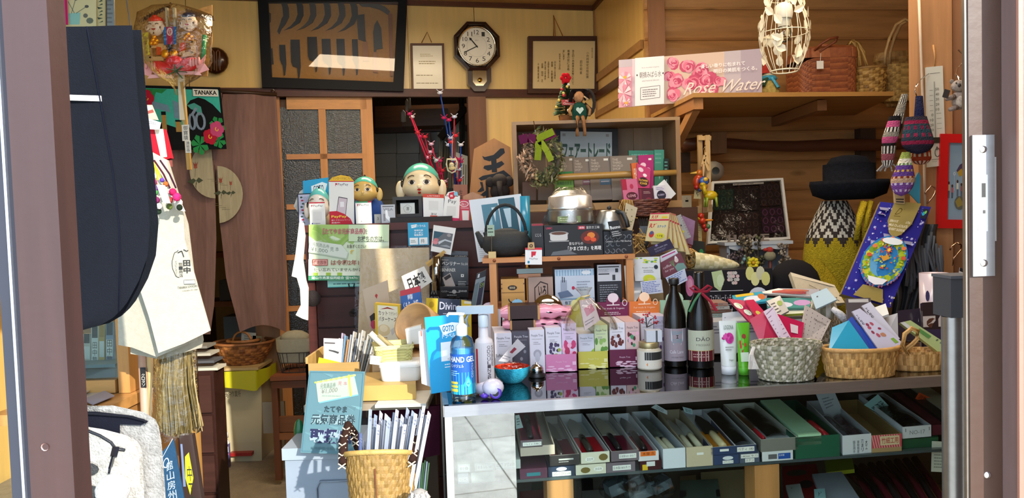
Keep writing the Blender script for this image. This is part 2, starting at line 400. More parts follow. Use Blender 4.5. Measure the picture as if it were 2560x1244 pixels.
q2=Sf(q,Q);q2.r(.22,.28,.68,.68,'b8b6b2');q2.r(.30,.30,.60,.66,'8a8886');q2.r(.40,.34,.58,.44,'30302e');q2.r(.42,.44,.56,.62,'d8d6d2');q2.r(.44,.53,.56,.555,'40403e')
Q=quad((2486,392,2491,602),RY-.003);slab(q,Q,.003,'c9c6c0','metal');q.obj('lock_plate',parent=dr_)
for(px,py)in((2458,373),(2460,657),(2469,1187)):
 q=MB();q.lathe([(0,.0025),(.0022,.0022),(.0042,.0008),(.0045,0)],P(px,py,RY-.0036 if py<1000 else RY),'e2e0dc','chrome',12,mtx=Matrix.Rotation(R(90),3,'X'));q.obj('screw',parent=dr_)
hd=MB();p=P(2394,900,1.06);q=hd
a=P(2362,737,1.06);b=P(2426,737,1.06);t=P(2394,688,1.06).z;u=P(2394,790,1.06).z
q.box(a.x,1.045,u,b.x,1.09,t,'3a3a3c','rubber');q.box(a.x-.001,1.043,t-.003,b.x+.001,1.092,t+.001,'4a4a4c','rubber')
hr=(b.x-a.x)*.46;q.lathe([(hr,u-.85),(hr,u-.001)],((a.x+b.x)/2-.001,1.067,0),'8e8c88','metal',20);q.obj('door_handle',parent=dr_)
dt=thing('display_table','plain wooden table behind the glass case under the baskets and boxes','table',(.9,3.0,0))
q=MB();A_=lambda z:[(.07,CF.Y(.07)+.53,z),(1.40,CF.Y(1.4)+.53,z),(1.40,3.17,z),(.07,3.17,z)];q.hexa(A_(.955),A_(.985),'4a382a','woodx');q.box(.85,3.17,.955,1.95,4.1,.985,'4a382a','woodx');q.obj('tabletop',parent=dt)
for x,y in((.1,2.75),(1.35,2.9),(1.9,4.05),(.9,3.9)):q=MB();q.box(x-.03,y-.03,0,x+.03,y+.03,.955,'6a4a30','woodz');q.obj('leg',parent=dt)
# on the back wall
B1=BK+-.02;B2=BK+-.05;B3=BK+-.08
FX=Matrix.Rotation(R(90),3,'X')
def WN(pl=BK):return V((pl.k,-1,0)).normalized()
def wallmtx(pl=BK):
 n=WN(pl);x=V((1,pl.k,0)).normalized();return Matrix((x,V((0,0,1)),n)).transposed()
WM=wallmtx()
def frame(mb,Q,w,t,c,m='darkwood',tin=None):
 TL,TR,BR,BL=Q;n=(TR-TL).cross(TL-BL).normalized();x=(TR-TL).normalized();y=(TL-BL).normalized()
 I=[TL+x*w-y*w,TR-x*w-y*w,BR-x*w+y*w,BL+x*w+y*w]
 for i in range(4):
  a,b,c_,d=Q[i],Q[(i+1)%4],I[(i+1)%4],I[i]
  mb.hexa([p-n*t for p in(a,b,c_,d)][::-1],[a,b,c_,d][::-1],c,m)if False else mb.add([a,b,c_,d]+[p-n*t for p in(a,b,c_,d)],[(3,2,1,0),(4,5,6,7),(0,1,5,4),(2,3,7,6)],c,m)
 return I,n
def outline(pts,Y):return[P(x,y,Y)for x,y in pts]
def cutout(mb,pts,Y,t,c,m):
 A=outline(pts,Y);n=len(A);nn_=sum(((A[i]-A[0]).cross(A[(i+1)%n]-A[0])for i in range(1,n-1)),V()).normalized()
 if nn_.y>0:A=A[::-1];nn_=-nn_
 mb.prism(A[::-1]if False else A,-nn_*t,c,m)
Q=quad([643,-22,1019,-22,1009,228,655,218],B3);o=(Q[3]+Q[2])/2
kc=thing('display_case','wide black framed case of sickle and knife blades high on the back wall','display case',o)
q=MB();I,n=frame(q,Q,.062,.06,'080605','rubber');q.obj('case_frame',parent=kc)
q=MB();q.add([p-n*.058 for p in I],[(3,2,1,0)],'b98a4c','cloth');q.obj('backing_board',parent=kc)
q=MB();q.add([p-n*.008 for p in I],[(3,2,1,0)],'f4f0e8','glass');q.obj('glass_pane',parent=kc)
KP=BK+-.034;KT=.006
def blade(pts,c='3a3a38',h=None,hc='9c6430',nm='blade'):
 q=MB();cutout(q,pts,KP,KT,c,'rubber');ob=q.obj(nm,parent=kc)
 if h:q=MB();cutout(q,h,KP+-.004,.012,hc,'woodz');q.obj('handle',parent=ob)
def sickle(x,y,s=1.0,c='3f4040',hook=True):
 t=[(0,-46),(16,-20),(26,8),(27,30),(18,48)]+([(-4,62),(-18,66),(-22,68),(-6,57),(6,44)]if hook else[(8,60),(2,74),(-3,66),(4,48),(8,34)])
 blade([(x+a*s,y+b*s)for a,b in t+[(12,28),(10,6),(2,-18),(-16,-50)]],c)
sickle(696,12,1.,'47453f',False);sickle(732,8,1,'3a3c3c');sickle(764,8,1,'55524c');sickle(800,8,1.02,'444440');sickle(836,8,1.02,'4c4a45');sickle(867,10,1.04,'44433f')
blade([(898,10),(935,6),(962,16),(975,28),(972,38),(950,24),(925,17),(905,16)],'5a5850',[(971,34),(981,34),(982,190),(976,190)],'8c5228')
blade([(893,38),(911,35),(914,98),(916,104),(912,104),(896,98),(893,60)],'44433f',[(908,104),(918,104),(922,152),(908,152)])
blade([(943,50),(953,70),(957,121),(941,123),(941,130),(935,130),(933,80),(936,62)],'4a4c48',[(933,130),(943,130),(945,182),(933,180)],'a06a38')
for x,y,ww,hh in[(698,112,15,47),(726,99,23,66),(768,92,24,58),(804,97,22,60),(841,97,20,62),(880,98,14,60)]:
 blade([(x,y),(x+ww,y),(x+ww+3,y+hh),(x+ww,y+hh+28),(x+ww-3,y+hh+30),(x+ww-6,y+hh+4),(x+6,y+hh),(x+2,y+hh-10)],'2c2d2e')
blade([(675,122),(681,120),(684,160),(679,161)],'2c2a28',nm='stick_tool')
q=MB();q.tube([P(x,y,KP)for x,y in[(670,30),(675,34),(675,54),(670,60),(667,54),(667,34)]],.005,'5a4026','iron',5,True);q.obj('ring',parent=kc)
q=MB();q.tube([P(x,y,B3)for x,y in[(677,228),(683,222),(688,228),(684,234),(677,238),(680,243),(687,240)]],.004,'9a958c','chrome',5);q.obj('hook','small metal s-shaped hook below the knife case corner','hook')
Q=quad([1026,108,1110,108,1113,228,1029,228],B2);fr=thing('hanging_picture','small brown framed paper hanging left of the clock','picture frame',(Q[2]+Q[3])/2)
q=MB();I,n=frame(q,Q,.014,.02,'5a3418');q.obj('frame',parent=fr)
q=MB();q.add([p-n*.008 for p in I],[(3,2,1,0)],'e8dfc4','gloss');s=Sf(q,[p-n*.008 for p in I]);draw(s,[('n',.25,.18,.75,.26,2,'b8a878'),('n',.2,.34,.8,.44,2,'b0a070'),('n',.1,.66,.9,.7,1,'8a7a50'),('n',.1,.84,.9,.88,1,'8a7a50')]);q.obj('certificate',parent=fr)
q=MB();q.tube(outline([(1054,107),(1068,80),(1079,106)],B2),.003,'6a3c1c','cloth',4);q.obj('string',parent=fr)
c0=P(1192,116,B3);pxm=(P(1248,116,BK)-P(1136,116,BK)).length/112
ck=thing('wall_clock','dark octagonal pendulum clock with white dial between the two certificates','clock',P(1198,228,BK))
q=MB()
def octo(rx,ry,z,k=.44):
 return[c0+WM@V((rx*math.cos(a)*s,ry*math.sin(a)*s,z))for a in[PI/8+i*PI/4 for i in range(8)]for s in(1/math.cos(PI/8),)]
def octring(q,ra,za,rb,zb,c,m):q.add(octo(ra*pxm,ra*pxm*1.04,za)+octo(rb*pxm,rb*pxm*1.04,zb),[(i,(i+1)%8,(i+1)%8+8,i+8)for i in range(8)],c,m)
octring(q,55,-.06,56,.012,'2e1a12','gloss');octring(q,56,.012,50,.02,'34201a','gloss');octring(q,50,.02,46,.004,'22120c','gloss');q.obj('case',parent=ck)
q=MB();q.lathe([(47*pxm,0),(47*pxm,.012),(45*pxm,.014),(43*pxm,.004)],c0,'d9d2bc','chrome',40,sy=1.03,mtx=WM);q.obj('bezel',parent=ck)
q=MB();q.lathe([(44*pxm,.002),(.001,.0021)],c0,'ece6d2','gloss',40,sy=1.03,mtx=WM)
rr=44*pxm;s=Sf(q,fn=lambda u,v:(c0+WM@V(((u-.5)*2*rr,(.5-v)*2*rr*1.03,.0025)),WN()));s.asp=1
for h in range(1,13):
 a=R(90-30*h);x=.5+.375*math.cos(a);y=.5-.375*math.sin(a);w_=.05 if h<10 else.075;s.t(str(h),x-w_*.9,y-.058,x+w_*.9,y+.058,'3a3630')
s.ring(.5,.5,.28,.28,.006,'b8b29c',32);s.t('SEIKO',.45,.33,.55,.35,'5a564c')
for k in range(60):
 a=2*PI*k/60;r1=.465;s.l([(.5+r1*math.cos(a),.5-r1*math.sin(a)),(.5+.48*math.cos(a),.5-.48*math.sin(a))],.006,'4a463c')
q.obj('dial',parent=ck)
q=MB();s=Sf(q,fn=lambda u,v:(c0+WM@V(((u-.5)*2*rr,(.5-v)*2*rr*1.03,.006)),WN()));s.asp=1
s.l([(.52,.53),(.33,.31)],.03,'141414');s.poly([(.31,.36),(.29,.27),(.37,.30),(.34,.33)],'141414');s.e(.5,.5,.02,.02,'141414');s.l([(.5,.5),(.16,.66)],.022,'141414');s.obj=q.obj('hands',parent=ck)
q=MB();cutout(q,[(1166,158),(1222,162),(1228,170),(1228,204),(1212,228),(1186,228),(1170,210),(1168,170)],B3,.05,'2e1a12','gloss');ob=q.obj('pendulum_case',parent=ck)
q=MB();cutout(q,[(1182,172),(1216,173),(1217,203),(1208,214),(1190,214),(1182,204)],BK+-.083,.003,'c8c0a8','chrome');q.obj('pendulum_window',parent=ck)
q=MB();s1=P(1200,200,BK+-.085);q.lathe([(0,.006),(.012,.004),(.016,0)],s1,'c9a84c','chrome',14,mtx=WM);q.obj('pendulum',parent=ck)
Q=quad([1321,90,1500,90,1498,233,1320,233],B3);fr=thing('framed_certificate','large dark framed certificate with vertical writing on the back wall','picture frame',(Q[2]+Q[3])/2)
q=MB();I,n=frame(q,Q,.032,.035,'45281a');q.obj('frame',parent=fr)
for i_ in range(4):
 a,b=Q[i_],Q[(i_+1)%4]
q=MB();I2=[p-n*.012 for p in I];q.add(I2,[(3,2,1,0)],'d9c08a','gloss');s=Sf(q,I2)
K='3a2c18'
draw(s,[('v','小売商検定合格証書',.86,.22,.905,.78,K),('v','昭和三七年',.945,.14,.965,.36,K),('v','田中明美',.76,.40,.795,.70,K),('v','第五回小売商検定試験において',.63,.18,.665,.92,K),('v','職書の級に合格',.555,.18,.59,.62,K),('v','証します',.48,.18,.51,.40,K),('v','昭和五二年六月五日',.42,.26,.445,.60,K),('v','日本商工会議所',.345,.42,.37,.80,K),('v','会頭 永野重雄',.295,.42,.325,.86,K),('v','全国商工会連合会',.24,.42,.265,.78,K),('v','館山商工会議所',.19,.42,.215,.82,K),('v','会頭 田中 正',.14,.46,.168,.86,K),('v','千葉県産業人',.08,.46,.105,.86,K)])
q.obj('certificate',parent=fr)
q=MB();q.tube(outline([(1384,90),(1383,38),(1407,90)],B2),.004,'8a5020','cloth',4);q.tube(outline([(1388,90),(1385,40)],B2),.003,'8a5020','cloth',4);q.obj('cord',parent=fr)
# glass door and the back room
gd=thing('door_3','light wooden sliding door with six frosted panes',None,P(820,700,BK),kind='structure')
D=BK+-.01;Y0,Y1=238,1040
def member(x0,y0,x1,y1,c='c08043',t=.035,m='woodz',par=None,nm='rail'):
 q=MB();Q=quad([x0,y0,x1,y1],D);slab(q,Q,t,c,m);q.obj(nm,parent=par or gd)
member(692,240,716,1060,nm='stile');member(916,240,946,1060,nm='stile',c='cf8f4c');member(812,272,830,1060,c='c4853f',nm='muntin')
member(716,240,916,273,m='woodx',c='d0924e')
for y in(384,508,633,760,890):member(716,y,916,y+13,m='woodx',nm='muntin')
q=MB();slab(q,quad([700,268,920,1050],BK+.006),.004,'a8ada0','frosted');q.obj('pane',parent=gd)
trim(7,BK+.12,X(600,BK),X(712,BK),0,ztr0,'a8713c',.03,m='woodz')
q=MB();slab(q,quad([728,255,772,1060],5.75),.03,'a06a38','woodz');slab(q,quad([850,255,878,1000],5.9),.03,'b07a44','woodz');q.obj('standing_boards','upright wooden boards leaning behind the frosted glass door','boards')
q=MB();slab(q,quad([780,290,840,1000],6.4),.4,'8d958c','plastic');q.obj('locker','pale grey locker blurred behind the frosted glass door','locker')
sh=thing('storage_shelf','dark wooden shelf unit seen through the gap of the curtain','shelf',P(640,1080,5.9))
for(x0,y0,x1,y1)in((470,300,490,1080),(700,300,715,1080)):
 q=MB();slab(q,quad([x0,y0,x1,y1],5.9),.35,'5a3018','woodz');q.obj('side_panel',parent=sh)
for y in(630,752,880,1000):
 q=MB();slab(q,quad([470,y,715,y+13],5.9),.35,'8a4f2a','woodx');q.obj('shelf',parent=sh)
q=MB();slab(q,quad([560,790,640,878],5.92),.2,'6a7274','plastic');q.obj('storage_box','pale grey box on the low shelf behind the curtain','box')
q=MB();slab(q,quad([548,700,575,751],5.92),.2,'565654','plastic');q.obj('storage_box','small dark box on the upper shelf behind the curtain','box')
tw=thing('tiled_partition','grey panelled wall with square joints beyond the doorway','wall panel',P(1005,700,6.6))
for i in range(5):
 for j in range(6):
  q=MB();x=935+i*57;y=326+j*58;slab(q,quad([x,y,x+56,y+57],6.6),.03,['857f70','8b8575','807a6c'][(i+j)%3],'plastic');q.obj('tile',parent=tw)
q=MB();slab(q,quad([938,262,1180,325],6.55),.3,'4a2e1a','darkwood');slab(q,quad([935,316,1180,328],6.5),.3,'2e1a10','darkwood');q.obj('wall_cupboard','dark wooden cupboard hanging high in the back room','cupboard')
q=MB();slab(q,quad([1004,272,1120,314],6.2),.25,'6a4a2c','woodx');q.obj('beam_box','brown wooden box mounted below the back room cupboard','box')
q=MB()
for x,y,r in((1008,290,.022),(1017,262,.014),(1024,256,.010)):q.lathe([(0,-.05),(r,-.045),(r*.9,.03),(0,.05)],P(x,y,6.1),'c9c4b4','plastic',10)
q.tube([P(1017,262,6.1)+V((0,0,.04)),V((P(1017,262,6.1).x,6.1,ZC))],.002,'8a8678','cloth',4);q.obj('hanging_bottles','small white bottles hanging in the back room doorway','bottle')
q=MB();slab(q,quad([1056,330,1082,700],6.4),.05,'6a4426','woodz');q.obj('wooden_post','brown upright board beside the grey panels in the back room','board')
for i,(x0,x1,c,y0)in enumerate([(1092,1104,'8a8272',330),(1104,1120,'5c564a',318),(1120,1132,'7a7568',306),(1132,1146,'a09a8a',300),(1146,1160,'3a352e',236)]):
 q=MB();Y=6.0;q.grid(lambda u,v:P(x0+(x1-x0)*u+3*math.sin(v*5),y0+(470-y0)*v,Y+.03*math.sin(u*9+v*3)),5,5,c,'film' if False else 'cloth');q.obj('hanging_bag',['thin grey bag hanging first from the left in the back room','brown grey bag hanging second from the left in the back room','olive grey bag hanging in the middle of the back room row','pale bag hanging fourth from the left in the back room','darkest bag hanging at the right end of the back room row'][i],'bag','bags hanging in the back room')
q=MB();q.bar(P(1100,345,5.95),P(1165,268,5.95),.05,.05,'2b241e','cloth');q.obj('umbrella','dark folded umbrella hanging slanted in the doorway','umbrella')
q=MB();slab(q,quad([1140,380,1169,390,1169,480,1134,480],5.7),.05,'c9c6b8','paper');s=Sf(q,quad([1140,380,1169,390,1169,480,1134,480],5.7))
for k in range(5):s.r(.1+k*.18,.25,.18+k*.18,.9,'6a6a5c')
q.obj('wall_calendar','pale striped paper hanging low beside the doorway post','calendar')
# split curtain with appliqué moons
cr=thing('noren_curtain','two-panel plum brown linen curtain with pale moon patches hung below the trim','curtain',P(560,830,BK+-.1))
CP=BK+-.10
def strip(L,Rr,ys,nu,amp,ph,c,nm,extra=None):
 q=MB()
 def at(tab,y):
  for(ya,xa),(yb,xb)in zip(tab,tab[1:]):
   if y<=yb:return xa+(xb-xa)*(y-ya)/(yb-ya)
  return tab[-1][1]
 y0,y1=ys
 def fn(u,v):
  y=y0+(y1-y0)*v;x=at(L,y)*(1-u)+at(Rr,y)*u;return P(x,y+(extra(u)*v if extra else 0),CP+(amp*math.sin(u*9+ph)*(.4+v)))
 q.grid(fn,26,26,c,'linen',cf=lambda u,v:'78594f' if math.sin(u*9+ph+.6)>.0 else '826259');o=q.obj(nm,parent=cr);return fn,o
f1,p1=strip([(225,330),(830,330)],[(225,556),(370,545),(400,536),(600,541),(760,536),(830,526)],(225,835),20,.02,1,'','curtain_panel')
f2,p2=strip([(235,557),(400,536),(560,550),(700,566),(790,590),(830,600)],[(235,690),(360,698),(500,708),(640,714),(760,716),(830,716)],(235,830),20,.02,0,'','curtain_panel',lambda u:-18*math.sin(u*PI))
q=MB();q.tube([P(330,224,CP),P(556,228,CP),P(692,236,CP)],.012,'3a2618','darkwood',6);q.obj('curtain_rod',parent=cr)
def patch(cx,cy,r,a0,a1,flowers,par):
 q=MB();pl=CP+-.028;pts=[(cx+r*math.cos(a0+(a1-a0)*i/16),cy+r*1.12*math.sin(a0+(a1-a0)*i/16))for i in range(17)]
 cutout(q,pts,pl,.003,'a3997c','linen');s=Sf(q,quad([cx-50,cy-50,cx+50,cy+50],pl+-.001),m='paper')
 for fx,fy,k in flowers:
  s.l([(fx,fy),(fx-.02,fy+.22*k)],.008,'6a5a3c')
  for a in(-.7,0,.7):s.poly([(fx-.03*k,fy),(fx+math.sin(a)*.09*k,fy-.13*k),(fx+.03*k,fy)],'8a3c26')
  s.e(fx,fy,.045*k,.03*k,'96482e',8)
  for dx,dy in((-.13,.30),(.10,.28),(-.01,.42)):s.poly([(fx,fy+.3*k),(fx+dx*k*.5+.04*dy,fy+(dy-.05)*k),(fx+dx*1.6*k,fy+(dy+.02)*k),(fx+dx*k*.6,fy+(dy+.08)*k)],'3c4226')
 for k in range(4):s.l([(.3+.1*k,.72+.05*k),(.5+.1*k,.73+.05*k)],.006,'6a6248')
 q.obj('moon_patch',parent=par)
patch(537,425,63,PI*.49,PI*1.45,[(.02,.42,1.1)],cr)
patch(543,486,64,-PI*.5,PI*.47,[(.60,.18,.9),(.85,.25,.7)],cr)
Q=quad([318,212,550,218,566,372,330,376],BK+-.2);qt=thing('quilted_hanging','black and turquoise quilted hanging with knife and scissors shapes above the curtain','wall hanging',(Q[2]+Q[3])/2)
q=MB();slab(q,Q,.012,'15171a','cloth');s=Sf(q,Q,m='cloth',st=.0008)
T_='3fb3a2';G_='2c8a4c'
s.poly([(.0,.04),(.98,.05),(.98,.42),(.9,.28),(.82,.2),(.75,.17),(.66,.22),(.6,.33),(.57,.5),(.58,.62),(.5,.66),(.3,.56),(.0,.5)],T_)
s.poly([(.0,.05),(.42,.05),(.36,.12),(.3,.1),(.27,.2),(.2,.16),(.22,.3),(.12,.22),(.0,.25)],G_)
s.poly([(.17,.32),(.25,.24),(.42,.3),(.44,.42),(.3,.36),(.2,.38)],'6f93a8');s.r(.335,.40,.385,.46,'14161a');s.r(.335,.455,.385,.70,'a5854c')
s.poly([(.47,.22),(.53,.26),(.54,.52),(.47,.50)],'6f93a8');s.r(.48,.53,.545,.56,'14161a');s.r(.48,.56,.54,.72,'a5854c')
s.poly([(.62,.3),(.7,.26),(.77,.32),(.78,.44),(.74,.46),(.71,.38),(.66,.36)],'4a9a90')
s.ring(.66,.56,.03,.12,.035,'7d8fa4',14);s.ring(.75,.55,.045,.13,.035,'7d8fa4',14);s.l([(.67,.44),(.72,.34)],.04,'7d8fa4')
for x,y,r in((.93,.62,.09),(.72,.93,.1),(.93,.86,.08)):
 for a in range(6):s.poly([(x,y),(x+r*math.cos(a)*.8,y+r*1.4*math.sin(a)),(x+r*math.cos(a+.4),y+r*1.7*math.sin(a+.4)),(x+r*math.cos(a+.8)*.8,y+r*1.4*math.sin(a+.8))],G_)
for x,y,c in((.84,.80,'b02038'),(.92,.68,'c04a78'),(.20,.20,'b02038')):
 for a in range(5):s.e(x+.035*math.cos(a*1.257),y+.06*math.sin(a*1.257),.045,.075,c,9)
 s.ring(x,y,.015,.03,.014,'e8b23c',8,0,4.5)
s.r(.70,.04,.975,.155,'dfe0d8');s.t('TANAKA',.715,.06,.96,.13,'14161a',.03);q.obj('quilt',parent=qt)
q=MB();q.ball(P(538,152,BK+-.06),(.085,.05,.085),'3a1c0e','gloss',14);
for x in(531,545):q.tube(outline([(x-3,178),(x-4,130),(x,124),(x+4,130),(x+5,175)],BK+-.12),.004,'7a4c26','woodz',5)
q.obj('coconut_gong','round dark brown polished shell ornament right of the rake ornament','ornament')
# lucky rake in clear wrap
KY=3.6
km=thing('lucky_rake','festival bamboo rake with two smiling masks, red carp and gold coins in clear wrap','ornament',P(476,425,KY))
q=MB();q.bar(P(455,205,KY),P(474,424,KY),.018,.018,'b8924e','woodz');q.bar(P(452,175,KY),P(458,300,KY-.006),.03,.012,'c8bfa8','paper');q.obj('rake_handle',parent=km)
q=MB();cutout(q,[(358,52),(410,14),(470,30),(530,12),(530,105),(518,190),(380,196),(360,110)],KY+.03,.006,'c08e4c','straw')
for i in range(13):q.bar(P(344+i*6.5,60-i*3.4,KY+.02),P(350+i*6.5,48-i*3.4,KY+.02),.006,.01,'4a3018','woodz')
for i in range(12):q.bar(P(466+i*6,22+i*1.6,KY+.02),P(468+i*6,34+i*1.6,KY+.02),.006,.01,'6a4c28','woodz')
q.obj('straw_mat',parent=km)
def mask(cx,cy,r,hat,hatc,tilt=0):
 q=MB();o=P(cx,cy,KY-.01);k=r/1900*KY
 q.ball(o,(k*.85,.022,k),'ecd0b2','gloss',14);q.ball(o+V((-k*.72,0,-k*.2)),(k*.32,.018,k*.42),'ecd0b2','gloss',8);q.ball(o+V((k*.72,0,-k*.2)),(k*.32,.018,k*.42),'ecd0b2','gloss',8)
 q.ball(o+V((0,-.018,-k*.05)),(k*.13,.01,k*.13),'cfa684','gloss',6)
 s=Sf(q,[o+V((-k,-.024,k)),o+V((k,-.024,k)),o+V((k,-.024,-k)),o+V((-k,-.024,-k))])
 for sx in(-1,1):s.ring(.5+sx*.18,.46,.08,.05,.035,'2a1c14',8,PI,2*PI);s.e(.5+sx*.34,.62,.03,.07,'4a3020',8)
 s.poly([(.38,.66),(.62,.66),(.56,.74),(.44,.74)],'b03028');s.e(.5,.9,.035,.06,'3a2418',8)
 ob=q.obj('mask',parent=km);q=MB();q.ball(o+V((0,.004,k*.62)),(k*.78,.028,k*.42),hatc,'gloss',12)
 if hat:q.ball(o+V((0,0,k*.95)),(k*.3,.02,k*.2),hatc,'gloss',8)
 q.obj('hat',parent=ob)
mask(389,66,24,True,'e03a26');mask(472,55,23,False,'2e3044')
q=MB()
for x in(418,437):q.bar(P(x-1,20,KY-.01),P(x+2,75,KY-.01),.018,.01,'b8aa88','paper')
q.tube(outline([(418,40),(428,60),(437,44)],KY-.02),.003,'a08a5c','cloth',4);q.obj('paper_slat',parent=km)
q=MB();Q=quad([407,68,441,66,440,110,410,112],KY-.02);slab(q,Q,.003,'2a6aa8','card');draw(Sf(q,Q),[('r',.25,0,.75,1,'b5284a'),('o',.5,.28,.18,.2,.07,'e8c8b8',12),('t','宝',.4,.16,.6,.4,'e8c8b8')]);q.obj('votive_flag',parent=km)
def coins(pts,r,c='f4a81c'):
 q=MB()
 for x,y in pts:q.ball(P(x,y,KY-.025),(r,.012,r*1.05),c,'gold',10)
 q.obj('gold_coins',parent=km,kind=None)
coins([(383,100),(388,108),(379,108),(392,102),(386,93)],.010);coins([(466,92),(474,97),(462,97),(470,86),(478,92)],.010);coins([(413,134),(434,133)],.020)
q=MB()
for p in([(391,116),(402,118),(404,136),(392,138)],[(450,108),(462,104),(462,124),(448,130)]):cutout(q,p,KY-.02,.006,'d9521e','gloss')
q.obj('mallet_plaque',parent=km)
q=MB()
for b in([(374,115),(410,115),(410,147),(374,147)],[(455,102),(483,102),(484,134),(455,138)]):
 for a,c in zip(b,b[1:]+b[:1]):q.bar(P(a[0],a[1],KY-.012),P(c[0],c[1],KY-.012),.012,.02,'d0a262','woodx')
q.bar(P(498,62,KY-.012),P(526,62,KY-.012),.01,.04,'c09a58','woodx');q.obj('rice_box',parent=km)
q=MB();cutout(q,[(350,84),(370,80),(374,137),(360,139)],KY-.03,.004,'d8cc3a','card');s=Sf(q,quad([351,82,370,82,373,137,360,138],KY-.031));s.vt('開運招福',.25,.15,.75,.95,'3a3418');q.obj('lucky_tag',parent=km)
for a,b in(((506,160),(512,88)),((374,170),(368,140))):
 q=MB();q.tube([P(*a,KY-.01),P(*b,KY-.01)],.012,'2e8a58','gloss',8);q.obj('bamboo_stub',parent=km)
q=MB()
for sx,cx,cy in((-1,402,170),(1,470,162)):
 o=P(cx,cy,KY-.02);q.ball(o,(.058,.025,.032),'e03034','gloss',12,mtx=Matrix.Rotation(sx*-.25,3,'Y'))
 for k in range(4):q.ball(o+V((sx*(.02+k*.013),-.018,.004+k*.003)),(.008,.01,.02),'e8a0a0','gloss',6)
 cutout(q,[(cx+sx*20,cy+2),(cx+sx*44,cy-26),(cx+sx*40,cy-4),(cx+sx*52,cy+12),(cx+sx*26,cy+22)],KY-.03,.006,'f6b0ae','gloss')
 cutout(q,[(cx-26,cy+16),(cx+26,cy+16),(cx+34,cy+26),(cx,cy+24),(cx-34,cy+26)],KY-.035,.004,'f8bcba','gloss')
q.ball(P(436,155,KY-.02),(.045,.03,.03),'e03034','gloss',10);q.obj('carp',parent=km)
q=MB()
for a in range(7):q.bar(P(440,178,KY-.045),P(440+26*math.cos(a*.9),180+20*math.sin(a*.9),KY-.05),.014,.002,['1f5a34','2c6a40'][a%2],'leafy')
for a in range(7):q.bar(P(424,122,KY-.045),P(424+10*math.cos(a*.9),120+10*math.sin(a*.9),KY-.05),.01,.002,'20242c','leafy')
q.obj('pine_leaves',parent=km)
for y0,y1,t in((312,352,'御寶牘'),(352,382,'清笠寺')):
 x=463 if y0<340 else 469;q=MB();Q=quad([x-9 if y0<340 else x-7,y0,x+9 if y0<340 else x+7,y0-1,x+11 if y0<340 else x+9,y1,x-7 if y0<340 else x-5,y1],KY-.014);slab(q,Q,.002,'e6e0d0','card');Sf(q,Q).vt(t,.2,.05,.8,.95,'1c1a18');q.obj('paper_charm',parent=km)
q=MB()
def wrap(u,v):
 a=2*PI*u;prof=[(0,.08),(.1,92),(.35,98),(.62,90),(.78,60),(.9,12),(1,8)]
 for(va,ra),(vb,rb)in zip(prof,prof[1:]):
  if v<=vb:r=ra+(rb-ra)*(v-va)/(vb-va);break
 y=8+v*230;r*=(1+.05*math.sin(5*a+v*9));p=P(434+20*max(0,v-.3)+r*math.cos(a)*.98,y,KY-.01);p.y+=.09*math.sin(a)*min(1,r/60);return p
q.grid(wrap,22,16,'fbfaf6','film');q.obj('clear_wrap',parent=km)
# right side: shelf, baskets, lamp, post
SF=Pl(3.4,.12);ZS=P(2000,231.5,SF).z
sl=thing('wall_shelf','long light wooden shelf with a diagonal brace on the log wall','shelf',(1.4,4.1,ZS))
fl_=PZ(1733,232,ZS);fr_=V((1.62,SF.Y(1.62),ZS));bl_=V((fl_.x-.06,LG.Y(fl_.x)-.03,ZS));br_=V((1.98,LG.Y(2.15)-.03,ZS));fr_=V((1.83,SF.Y(1.83),ZS))
q=MB();dn=V((0,0,-.02));q.hexa([fl_+dn,fr_+dn,br_+dn,bl_+dn],[fl_,fr_,br_,bl_],'b08042','woodx');q.obj('board',parent=sl)
q=MB();a=fl_+V((.03,.03,-.045));b=bl_+V((.03,0,-.045));q.bar(a,b,.045,.05,'a46c38','woody');q.obj('bracket_arm',parent=sl)
q=MB();q.bar(a+V((0,.06,-.01)),b+V((0,-.02,-.33)),.035,.045,'b07a44','woody');q.obj('brace',parent=sl)
q=MB();q.bar(V((1.5,3.65,ZS-.05)),V((1.5,4.29,ZS-.05)),.045,.05,'8a5a30','woody');q.obj('bracket_arm',parent=sl)
Q=[P(1547,150,3.86),P(1905,121,3.60),P(1905,241,3.60),P(1547,269,3.86)]
